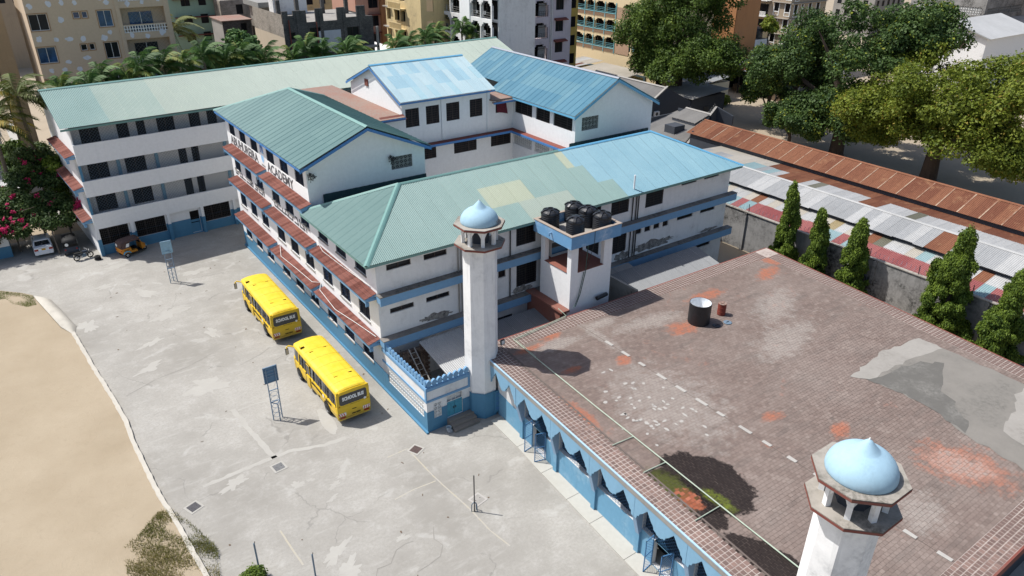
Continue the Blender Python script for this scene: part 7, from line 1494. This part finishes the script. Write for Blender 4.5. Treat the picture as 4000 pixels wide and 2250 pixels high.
TP = bld('tiled_lean_to', 'small terracotta lean-to roof on the tan flats', (116, 59, 0)); part('roof', MB().prism([(112.7, 57.5, 10.6), (117, 57.5, 8.9), (117, 57.5, 8.75), (112.7, 57.5, 10.45)], (0, 2.6, 0)), 'tile', TP); part('wall', MB().box(112.6, 117, 57.6, 60, 0, 8.8), 'cream', TP)
BLR = bld('sheet_roofed_shed', 'blue sheet roof glimpsed left of the mango tree', (108, 46, 0)); part('wall', MB().box(104.6, 112, 36, 49, 0, 5.4), 'white_old', BLR); sheets(BLR, (104.2, 49.3, 5.6), (0, -1, 0), (8, 0, .9), 14, 8.05, ['rf_blue2', 'rf_blue2', 'rf_bluepale'], 1.1, 2)
WS = bld('gabled_store', 'white gabled store with two barred windows behind the pale green tree', (142, 26, 0))
m_ = MB(); MWS = wall(m_, (134.8, 36.5, 0), (0, -1, 0), 13.5, 10.2, [(6.0, 7.5, 7.9, 9.5), (8.6, 10.1, 7.9, 9.5)], .2); m_.add([(134.8, 36.5, 10.2), (134.8, 23.0, 10.2), (134.8, 30.3, 12.4)], [(0, 1, 2)]); part('gable_wall', m_, 'white_old', WS)
for h in ((6.0, 7.5, 7.9, 9.5), (8.6, 10.1, 7.9, 9.5)): window(WS, MWS, h, 'grille', glass=MT['redslab'].name and 'redslab', bars='darkmetal')
w = MB(); wall(w, (134.8, 23, 0), (1, 0, 0), 20, 10.2); part('side_wall', w, 'white', WS); part('roof', MB().quad((134.2, 22.3, 10.2), (155, 22.3, 10.2), (155, 30.3, 12.7), (134.2, 30.3, 12.7)).quad((134.2, 37.2, 10.2), (155, 37.2, 10.2), (155, 30.3, 12.7), (134.2, 30.3, 12.7)), 'rf_white', WS); part('roof_edge', MB().prism([(134.15, 22.3, 10.1), (134.15, 30.3, 12.6), (134.15, 30.3, 12.8), (134.15, 22.3, 10.3)], (.2, 0, 0)).prism([(134.15, 37.2, 10.1), (134.15, 30.3, 12.6), (134.15, 30.3, 12.8), (134.15, 37.2, 10.3)], (.2, 0, 0)), 'rf_silver', WS)
part('buttress', MB().box(134.6, 134.79, 31.5, 31.9, 0, 10).box(134.6, 134.79, 34, 34.4, 0, 10), 'white_old', WS)
FC = bld('factory', 'grey factory with long bands of pierced blocks at the top right', (178, 46, 0)); m_ = MB(); bands = [(.5, 7.9, 10.6, 12.0), (8.5, 16.2, 10.4, 12.0), (9, 16, 7.2, 8.6)]
MFC = wall(m_, (168, 56, 0), (0, -1, 0), 17, 20, bands, .3); part('wall', m_, 'concrete_wall', FC)
for b in bands: breeze(FC, MFC, b, 'gridwhite', .55, .1)
MFD = None; m_ = MB(); b2 = [(1, 6.5, 10.3, 11.8), (7, 12, 10.3, 11.8), (12.5, 18, 10.3, 11.8)]; MFD = wall(m_, (168, 39, 0), (1, 0, 0), 30, 20, b2, .3); part('wall', m_, 'concrete_wall', FC)
for b in b2: breeze(FC, MFD, b, 'gridgrey', .55, .1)
FH = bld('low_house', 'grey-blue lean-to house below the factory flank', (176, 32, 0)); part('wall', MB().box(164, 190, 22, 36, 0, 6.5), 'white_old', FH); part('roof', MB().quad((163.5, 21.5, 6.6), (191, 21.5, 6.6), (191, 38.5, 9.4), (163.5, 38.5, 9.4)), 'rf_asb', FH)
OE = bld('apartment_block', 'sliver of orange-tan flats at the top right corner', (196, 24, 0)); part('wall', MB().box(188, 200, 14, 24, 0, 26), plaster('orange_tan', (.5, .3, .14, 1)), OE); part('window_voids', MB().box(187.9, 188, 16, 18, 12, 14), 'void', OE)
# blocks farther off, seen in the gaps
for x, y, wv, hv, m_, lab in ((-19, 150, 15, 21, 'tanp', 'tan city block far off at the left corner behind the ochre stair wall'), (22, 104, 12, 21.5, 'white_old', 'white city block far behind the sooty unfinished house'), (37, 106, 11, 22, 'ochre', 'ochre city block far behind the orange flats'), (66, 118, 13, 20, 'cream', 'cream city block far behind the lilac flats'), (184, 74, 15, 13, 'cement', 'low grey city block far behind the tan flats'), (150, 78, 13, 15, 'cement', 'grey city block behind the right end of the tan flats')):
    h_ = bld('distant_house', lab, (x, y, 0))
    face(h_, (x, y, 0), (1, 0, 0), wv, hv, [(1 + 2.6 * k_, 2.3 + 2.6 * k_, hv - 8 + 3 * f, hv - 6.5 + 3 * f) for k_ in range(int((wv - 1) / 2.6)) for f in range(3) if hv - 6.5 + 3 * f < hv - .3], m_); face(h_, (x, y + 12, 0), (0, -1, 0), 12, hv, [(1 + 2.6 * k_, 2.3 + 2.6 * k_, hv - 8 + 3 * f, hv - 6.5 + 3 * f) for k_ in range(4) for f in range(3) if hv - 6.5 + 3 * f < hv - .3], m_); lid(h_, x - .2, x + wv + .2, y - .2, y + 12.2, hv, 'cement')
# ------------------------------------------------------------------ vegetation
def leafmesh(name, C, Rr, n, size, mat, seed=0, droop=0.3, aspect=1.6, shell=.55, flat=.8, tintspread=.35):
    """leaf-sized faces through a set of clumps (centres C, radii Rr)"""
    g = np.random.default_rng(seed); C = np.asarray(C, float); Rr = np.asarray(Rr, float)
    if Rr.ndim == 1: Rr = np.stack([Rr, Rr, Rr * flat], 1)
    w = (Rr[:, 0] * Rr[:, 1]); w = w / w.sum(); idx = g.choice(len(C), n, p=w)
    d = g.normal(size=(n, 3)); d /= np.linalg.norm(d, axis=1)[:, None]
    rad = shell + (1 - shell) * g.random(n) ** .5; rad *= 1 + .12 * g.normal(size=n)
    P = C[idx] + d * rad[:, None] * Rr[idx]
    nrm = d * .7 + g.normal(size=(n, 3)) * .55 + np.array([0, 0, .45]); nrm /= np.linalg.norm(nrm, axis=1)[:, None]
    a = np.cross(nrm, g.normal(size=(n, 3))); a /= np.linalg.norm(a, axis=1)[:, None]; a[:, 2] -= droop; a /= np.linalg.norm(a, axis=1)[:, None]
    b = np.cross(nrm, a); b /= np.linalg.norm(b, axis=1)[:, None] + 1e-9
    s = size * (.6 + .8 * g.random(n)); l = (a * (s * aspect)[:, None]); w_ = b * (s * .5)[:, None]
    V = np.empty((n, 4, 3)); V[:, 0] = P; V[:, 1] = P + l * .5 + w_; V[:, 2] = P + l; V[:, 3] = P + l * .5 - w_
    cl = g.random(len(C)); t = np.clip(.5 + tintspread * (cl[idx] - .5) * 2 * .6 + g.normal(size=n) * .2, 0, 1)
    me = bpy.data.meshes.new(name); me.vertices.add(n * 4); me.vertices.foreach_set('co', V.reshape(-1)); me.loops.add(n * 4); me.loops.foreach_set('vertex_index', np.arange(n * 4, dtype=np.int32))
    me.polygons.add(n); me.polygons.foreach_set('loop_start', np.arange(0, n * 4, 4, dtype=np.int32)); me.update()
    at = me.attributes.new('tint', 'FLOAT', 'FACE'); at.data.foreach_set('value', t.astype(np.float32)); me.materials.append(MT[mat]); me.validate(); return me
def clumps(c, R, n, seed, rmin, rmax, low=-1.0, hollow=.35):
    g = np.random.default_rng(seed); out = []
    while len(out) < n:
        d = g.normal(size=3); d /= np.linalg.norm(d)
        if d[2] < low: continue
        k = hollow + (1 - hollow) * g.random() ** .6; out.append(np.array(c) + d * k * np.array(R))
    return np.array(out), g.uniform(rmin, rmax, n)
def tree(label, base, trunk_h, crowns, mat, n, size, tr=.6, name='tree', cat='tree', limbs=9, lean=(0, 0), seed=1, droop=.3, nclump=60, rr=(1.0, 2.2), low=-.6):
    r = root(name, label, cat, base); x, y, z = base; g = random.Random(seed)
    Cs, Rs = [], []
    for i, (c, R) in enumerate(crowns):
        a, b = clumps(c, R, nclump, seed * 10 + i, *rr, low=low); Cs.append(a); Rs.append(b)
    Cs = np.concatenate(Cs); Rs = np.concatenate(Rs)
    t = MB(); top = (x + lean[0], y + lean[1], z + trunk_h)
    t.tube([(x, y, z - .1), (x + .05, y, z + .5), (x + lean[0] * .5, y + lean[1] * .5, z + trunk_h * .5), top], [tr * 1.25, tr, tr * .85, tr * .75], 12)
    for k in np.random.default_rng(seed).choice(len(Cs), min(limbs, len(Cs)), replace=False):
        e = Cs[k]; md = [(top[i] * .45 + e[i] * .55) + g.uniform(-.6, .6) for i in range(3)]; md[2] += .3
        t.tube([top, md, tuple(e)], [tr * .5, tr * .28, .05], 7)
    part('trunk', t, 'bark', r)
    link('crown', leafmesh('crown', Cs, Rs, n, size, mat, seed, droop), r)
    return r
tree('broad pale green neem tree at the right edge over the sandy yard', (77.6, 1.5, 0), 5.5, [((78.5, 2.5, 11.0), (8.5, 8.5, 4.8)), ((80, -6, 11.8), (8, 7, 5.0)), ((76.5, 6.5, 8.0), (5.5, 5.0, 3.4)), ((76, -3, 7.0), (6, 6, 3.0)), ((76, 9.2, 5.6), (2.4, 2.4, 1.9)), ((77, -7.5, 5.6), (3.5, 3.5, 2.0)), ((74, 9.5, 8.5), (3.2, 2.8, 2.4))], 'leaf_neem', 165000, .21, 1.05, limbs=22, seed=2, nclump=74, rr=(.8, 2.0))
tree('tall dark mango tree in the middle of the sandy yard', (78.0, 14.8, 0), 6.0, [((80, 16.5, 14.5), (8, 9.5, 6.0)), ((79, 25, 10.0), (6, 6, 4.6)), ((77.5, 13.5, 7.0), (3.5, 4, 3.5)), ((84, 10, 15.5), (6, 5, 5)), ((76.5, 18.5, 6.0), (3.5, 3.5, 3.0)), ((76.5, 11.0, 5.4), (2.6, 2.6, 2.2))], 'leaf_mango', 150000, .23, 1.0, limbs=18, seed=3, nclump=66, rr=(.8, 2.0))
tree('small round mango tree standing left of the mango trunk', (74.8, 20.4, 0), 2.0, [((74.8, 20.4, 4.6), (3.4, 3.8, 3.0))], 'leaf_mango', 24000, .2, .3, limbs=6, seed=4, nclump=34, rr=(.7, 1.3))
tree('young mango tree in front of the open shed', (84, 31.5, 0), 2.5, [((84, 32, 7.0), (3.6, 3.6, 4.2))], 'leaf_mango', 20000, .24, .3, limbs=6, seed=14, nclump=30, rr=(.9, 1.6))
tree('tall dark neem tree behind the blue gable', (78.4, 45.7, 0), 6.0, [((78.4, 46.2, 14.6), (7.5, 9.0, 6.6)), ((76.4, 52.0, 12.2), (4.4, 5.0, 4.2)), ((77.4, 38.7, 10.0), (4.3, 4.8, 3.8)), ((80.4, 44.7, 19.4), (7, 7, 4.4)), ((76, 44, 8.2), (4, 5, 3.0)), ((76.5, 49.5, 7.6), (3.4, 3.6, 2.6))], 'leaf_dneem', 140000, .22, .9, limbs=20, seed=5, nclump=66, rr=(.8, 2.0))
tree('bushy green tree between the palms and the sooty unfinished house', (9.6, 57, 0), 8, [((9.6, 57, 13.2), (3.6, 3.0, 3.6))], 'leaf_palm', 12000, .3, .35, limbs=6, seed=7, nclump=30, rr=(.8, 1.5))
tree('dark broadleaf tree left of the rear block', (-16.9, 50.0, 0), 3, [((-16.9, 50.0, 6.6), (1.2, 1.2, 3.0))], 'leaf_dneem', 12000, .24, .22, limbs=6, seed=8, nclump=30, rr=(.55, 1.0))
tree('thin papaya-like tree in front of the tan flats', (112.4, 54.0, 0), 9, [((112.4, 54, 10.5), (1.6, 1.6, 1.3))], 'leaf_neem', 2500, .35, .15, limbs=4, seed=9, nclump=12, rr=(.5, .9))
# mast trees along the boundary wall
def mast(label, x, y, top, rad, seed, extra=()):
    r = root('mast_tree', label, 'tree', (x, y, 0), group='mast trees along the boundary wall'); g = random.Random(seed); C = []; R = []
    for i in range(int(top * 22)):
        t = g.random() ** .85; z = .3 + (top - .5) * t; rr_ = rad * (1 - t ** 1.15) ** .72 * (.92 + .2 * math.sin(z * 2.3 + seed)) + .12; a = g.uniform(0, 6.283); k = g.uniform(.45, 1.0) * rr_
        q_ = g.uniform(.6, 1.4); C.append((x + k * math.cos(a) + .18 * math.sin(z * 1.1 + seed), y + k * math.sin(a), z)); R.append(((.21 * rad * (1 - .5 * t) + .06) * q_, (.21 * rad * (1 - .5 * t) + .06) * q_, .42 * q_))
    for ex, ey, ez, er in extra:
        for i in range(16): C.append((ex + g.gauss(0, er * .4), ey + g.gauss(0, er * .4), ez + g.uniform(-.9, .9))); R.append((.3, .3, .45))
    part('trunk', MB().tube([(x, y, 0), (x, y, top * .5), (x, y, top - .4)], [.16, .11, .03], 8), 'bark', r)
    link('crown', leafmesh('crown', C, R, int(6500 * top * rad), .09, 'leaf_ash', seed, 1.1, 2.0, .45), r)
mast('slim pointed mast tree, the leftmost along the boundary wall', 39.5, -4.3, 8.9, 1.2, 21)
mast('shorter mast tree, second from the school along the wall', 39.5, -7.5, 7.5, 1.2, 22)
mast('thick mast tree, third from the school along the wall', 39.5, -11.2, 7.7, 1.45, 23)
mast('tallest widest mast tree before the red patched roof', 39.5, -19.3, 9.6, 1.75, 24, ((39.3, -18.0, 5.6, .35),))
mast('mast tree cut by the right edge of the picture', 39.3, -23.6, 7.8, 1.6, 25, ((38.2, -23.4, 3.4, 1.0), (38.0, -23.9, 2.6, 1.0)))
# palms
def frond(L=3.0, lift=1.0, sag=1.6, n=15, wl=.75, seed=0):
    g = random.Random(seed); V = []; F = []; pts = []
    for i in range(n + 1):
        t = i / n; pts.append(Vector((L * (t - .12 * t * t), 0, lift * math.sin(t * 1.9) * .9 - sag * t ** 2.4)))
    for i in range(n):
        p, q = pts[i], pts[i + 1]; V0 = len(V); V += [p + Vector((0, -.03, 0)), p + Vector((0, .03, 0)), q + Vector((0, .02, 0)), q + Vector((0, -.02, 0))]; F.append((V0, V0 + 1, V0 + 2, V0 + 3))
        if i < 2: continue
        ll = wl * math.sin(math.pi * min(1, (i + 1) / (n + 1.5))) ** .6
        for s in (-1, 1):
            for h in (0, .5):
                b = p.lerp(q, h); d = Vector((.55, s, -.45 + g.uniform(-.25, .15))).normalized(); e = b + d * ll * g.uniform(.85, 1.1) + Vector((0, 0, -.18 * ll)); sd = Vector((.055, 0, 0)); V0 = len(V)
                V += [b - sd, b + sd, b.lerp(e, .55) + sd * .8, e, b.lerp(e, .55) - sd * .8]; F.append((V0, V0 + 1, V0 + 2, V0 + 3, V0 + 4))
    return V, F
def palm(label, base, top, nf, L, mat, seed, group, wl=.75, lift=1.0, sag=1.7, wind=(.5, -.2), name='palm_tree', tr=.16):
    r = root(name, label, 'palm tree', base, group=group); g = random.Random(seed); V = []; F = []; T = []
    for i in range(nf):
        a = i * 2.39996 + g.uniform(-.2, .2); up = i / nf; v, f = frond(L * g.uniform(.85, 1.1), lift * (1.5 * up + .15), sag * (1.25 - .75 * up), 15, wl, seed * 50 + i)
        M = Matrix.Translation(top) @ Matrix.Rotation(a, 4, 'Z') @ Matrix.Rotation(-.75 * up + .15, 4, 'Y'); k = len(V); tt = g.uniform(.25, .85) if g.random() < .85 else .97
        for p in v:
            q = M @ p; dd = (q - Vector(top)).length / L; V.append((q.x + wind[0] * dd * dd, q.y + wind[1] * dd * dd, q.z))
        F += [tuple(i_ + k for i_ in q) for q in f]; T += [min(1, max(0, tt + g.uniform(-.12, .12))) for _ in f]
    me = bpy.data.meshes.new('crown'); me.from_pydata(V, [], F); at = me.attributes.new('tint', 'FLOAT', 'FACE'); at.data.foreach_set('value', T); me.materials.append(MT[mat])
    mid = tuple((base[i] + top[i]) / 2 + (.25 if i == 0 else 0) for i in range(3))
    part('trunk', MB().tube([base, mid, top], [tr * 1.3, tr, tr * .8], 8), 'palmbark', r); link('crown', me, r); return r
PX_ = [(-10.9, 14.0), (-8.4, 14.1), (-7.0, 14.7), (-4.4, 14.6), (-3.0, 15.7), (-.4, 15.6), (1.6, 15.0), (3.9, 16.2), (6.4, 15.4), (8.3, 15.6), (11.3, 15.0), (14.9, 14.6), (16.7, 15.6), (18.5, 14.9), (21.9, 15.0), (23.7, 14.5), (29.5, 14.7), (31.6, 14.4), (34.1, 15.3), (36.4, 15.3), (41.3, 15.8), (42.6, 15.3), (45.0, 14.2)]
PL = ['leftmost low palm tip showing over the rear roof', 'second low palm tip from the left over the rear roof', 'palm with upswept fronds before the beige flats', 'palm below the small windows of the beige flats', 'palm just left of the beige balconies', 'palm in front of the beige balconies', 'palm right of the beige balconies', 'tall bright palm before the mint flats', 'palm left of the bushy green tree', 'palm against the bushy green tree', 'palm at the left corner of the sooty unfinished house', 'palm left under the sooty parapet', 'taller palm under the sooty parapet', 'palm before the sooty house window', 'palm before the pale panel of the sooty house', 'palm at the right corner of the sooty house', 'palm left before the ochre flats', 'low palm between the two ochre-flats palms', 'taller palm before the ochre flats', 'palm between ochre and white arcaded flats', 'tall palm before the white arcades', 'palm right against the white arcades', 'last palm by the end of the rear roof ridge']
for i, (x, z) in enumerate(PX_):
    y = 51.2 + .064 * x + random.Random(i).uniform(-.8, 1.2)
    palm(PL[i], (x + .3, y, 0), (x, y, z - .9), 17, 2.7, 'leaf_palm', 100 + i, 'palms behind the rear school block', .8, 1.25, 1.5)
palm('tall coconut palm with yellowing fronds left of the rear block', (-15.4, 47.5, 0), (-15.3, 47.0, 14.0), 22, 3.9, 'leaf_coco', 201, 'coconut palms on the left', 1.0, 1.1, 2.6, tr=.2, name='coconut_palm')
palm('lower coconut palm at the left edge', (-18.6, 47.0, 0), (-18.0, 46.5, 11.6), 20, 3.6, 'leaf_coco', 202, 'coconut palms on the left', 1.0, 1.1, 2.6, tr=.2, name='coconut_palm')
palm('coconut palm between the beige and mint flats', (5.2, 72, 0), (5.4, 72, 15.6), 20, 4.2, 'leaf_coco', 203, 'coconut palms on the left', 1.0, 1.1, 2.8, tr=.2, name='coconut_palm')
# bougainvillea over the car port
bo = root('bougainvillea', 'dark bougainvillea thicket with pink blooms over the parked car', 'shrub', (-16.5, 43, 0)); g = random.Random(31); C = []; R = []
for i in range(165):
    x = g.uniform(-23, -12.9); y = g.uniform(40.2, 48.5); zc = 2.45 + (y - 40.2) * .74 + g.gauss(0, .35)
    zc = min(zc, 4.9 if x < -18 else 6.3 if x < -16.5 else 8.2 if x < -13.6 else 6)
    C.append((x, y, min(zc, 8.2))); R.append(g.uniform(.55, 1.05))
link('foliage', leafmesh('foliage', C, R, 66000, .16, 'leaf_boug', 31, .35, 1.6, .5), bo)
FC_ = []; FR_ = []
for i in range(95):
    c = C[g.randrange(len(C))]; FC_.append((c[0] + g.uniform(-.5, .5), c[1] - .75, c[2] + g.uniform(-.3, .7))); FR_.append(g.uniform(.1, .22))
for i in range(26): FC_.append((-12.95 + g.gauss(0, .28), 41.2 + g.gauss(0, .5), 4.6 - i * .07 + g.gauss(0, .25))); FR_.append(g.uniform(.15, .28))
for i in range(26): FC_.append((-20.2 + g.gauss(0, .9), 40.3 + g.gauss(0, .3), 3.3 + g.gauss(0, .6))); FR_.append(g.uniform(.14, .26))
link('blooms', leafmesh('blooms', FC_, FR_, 3800, .13, 'petal', 32, .1, 1.2, .3), bo)
st = MB()
for x, y in ((-15.83, 39.2), (-14.2, 42.5), (-18.9, 42.0), (-21, 43), (-16.4, 44)): st.tube([(x, y, 0), (x + g.uniform(-.3, .3), y + .6, 2), (x + g.uniform(-.8, .8), y + 1.4, 4)], [.09, .07, .04], 7)
for i in range(12):
    c = C[g.randrange(len(C))]; st.tube([c, (c[0] + g.uniform(-.6, .6), c[1] - .6, c[2] + .9), (c[0] + g.uniform(-1.2, 1.2), c[1] - 1.1, c[2] + 1.2)], [.03, .02, .008], 5)
part('stems', st, 'palmbark', bo)
tree('pale bush against the left end wall of the rear block', (-13.9, 46.2, 0), 2, [((-13.9, 46.0, 5.4), (.8, 1.2, 2.6))], 'leaf_ash', 6000, .17, .1, limbs=4, seed=19, nclump=22, rr=(.4, .7), name='bush', cat='bush')
# clipped shrub at the bottom edge
sh = root('clipped_shrub', 'round clipped green shrub at the bottom edge', 'shrub', (-13.45, -11.75, 0)); link('foliage', leafmesh('foliage', [(-13.45, -11.75, .35), (-13.2, -11.6, .45), (-13.8, -11.9, .4)], [.6, .5, .5], 9000, .07, 'leaf_ash', 41, .1, 1.4, .75, .8), sh); part('stems', MB().tube([(-13.45, -11.75, 0), (-13.4, -11.75, .5)], .06, 6), 'bark', sh)
# small bushes in the sandy yard
for x, y, rad, l in ((88.5, 44.2, 1.4, 'bright yellow-green bush at the yard corner'), (85.5, 45.4, 1.3, 'dark low bush beside the cream shed')):
    b = root('bush', l, 'bush', (x, y, 0)); a, r_2 = clumps((x, y, rad * .6), (rad, rad, rad * .7), 14, int(x), .4, .7, -.1); link('foliage', leafmesh('foliage', a, r_2, 3000, .2, 'leaf_neem' if x > 87 else 'leaf_dneem', int(x)), b); part('stems', MB().tube([(x, y, 0), (x, y, rad)], .08, 6), 'bark', b)
# grass
def grass(name, label, poly, n, mats, hmin, hmax, seed, z=.1):
    g = np.random.default_rng(seed); P = np.array(poly); lo, hi = P.min(0), P.max(0); pts = []
    def inside(p):
        c = False; j = len(P) - 1
        for i in range(len(P)):
            if (P[i, 1] > p[1]) != (P[j, 1] > p[1]) and p[0] < (P[j, 0] - P[i, 0]) * (p[1] - P[i, 1]) / (P[j, 1] - P[i, 1]) + P[i, 0]: c = not c
            j = i
        return c
    ph = g.uniform(0, 6, 6)
    while len(pts) < n:
        p = lo + (hi - lo) * g.random(2); f = math.sin(p[0] * 2.1 + ph[0]) + math.sin(p[1] * 1.7 + ph[1]) + .7 * math.sin(p[0] * 4.3 + p[1] * 3.1 + ph[2])
        if inside(p) and g.random() < .55 + .3 * f: pts.append(p)
    pts = np.array(pts); n = len(pts); h = g.uniform(hmin, hmax, n); a = g.uniform(0, 6.283, n); ln = g.normal(size=(n, 2)) * (h * .6)[:, None]
    V = np.zeros((n, 3, 3)); w = .018; V[:, 0, :2] = pts + np.stack([np.cos(a), np.sin(a)], 1) * w; V[:, 1, :2] = pts - np.stack([np.cos(a), np.sin(a)], 1) * w; V[:, 2, :2] = pts + ln; V[:, :2, 2] = z; V[:, 2, 2] = z + h
    me = bpy.data.meshes.new(name); me.vertices.add(n * 3); me.vertices.foreach_set('co', V.reshape(-1)); me.loops.add(n * 3); me.loops.foreach_set('vertex_index', np.arange(n * 3, dtype=np.int32)); me.polygons.add(n); me.polygons.foreach_set('loop_start', np.arange(0, n * 3, 3, dtype=np.int32)); me.update()
    at = me.attributes.new('tint', 'FLOAT', 'FACE'); at.data.foreach_set('value', np.clip(.5 + .25 * np.sin(pts[:, 0] * 1.3 + pts[:, 1]) + g.normal(size=n) * .22, 0, 1).astype(np.float32)); me.materials.append(MT[mats]); me.validate()
    return tag(link(name, me), label, 'grass', kind='stuff')
grass('grass', 'dry tufted grass over the kerb at the lower left', [(-18.3, -5.4), (-17.3, -4.8), (-16.2, -3.7), (-15.5, -3.9), (-15.0, -5.2), (-14.6, -6.6), (-14.2, -8.4), (-14.7, -10.6), (-15.2, -12), (-18.2, -12), (-18.5, -7.5)], 13000, 'grass', .06, .2, 51, .1)
grass('grass', 'green strip of grass at the top of the sand field', [(-26, 34.2), (-23, 33.6), (-21.2, 33.0), (-19.8, 31.5), (-19.0, 30.4), (-18.95, 28.3), (-19.6, 28.3), (-20.6, 29.6), (-21, 31), (-22.5, 31.8), (-26, 32.2)], 7000, 'grassgreen', .04, .1, 52, .1)
rl_ = random.Random(77); lm = MB()
for i in range(55):
    x, y = rl_.uniform(-15, 2.5), rl_.uniform(-18, 30); a = rl_.uniform(0, 3.14); l = rl_.uniform(.03, .1); w_ = rl_.uniform(.02, .06); c, s_ = math.cos(a), math.sin(a)
    if x > -.4 and y > -8: continue
    lm.quad(*[(x + c * u - s_ * v, y + s_ * u + c * v, .012 + h) for u, v, h in ((-l, -w_, 0), (l, -w_, .01), (l, w_, .02), (-l, w_, .006))])
tag(part('leaf_litter', lm, 'wood'), 'scattered dry leaves and scraps over the concrete yard', 'litter', kind='stuff')
for o in list(bpy.data.objects):
    if '_w' in o: del o['_w']
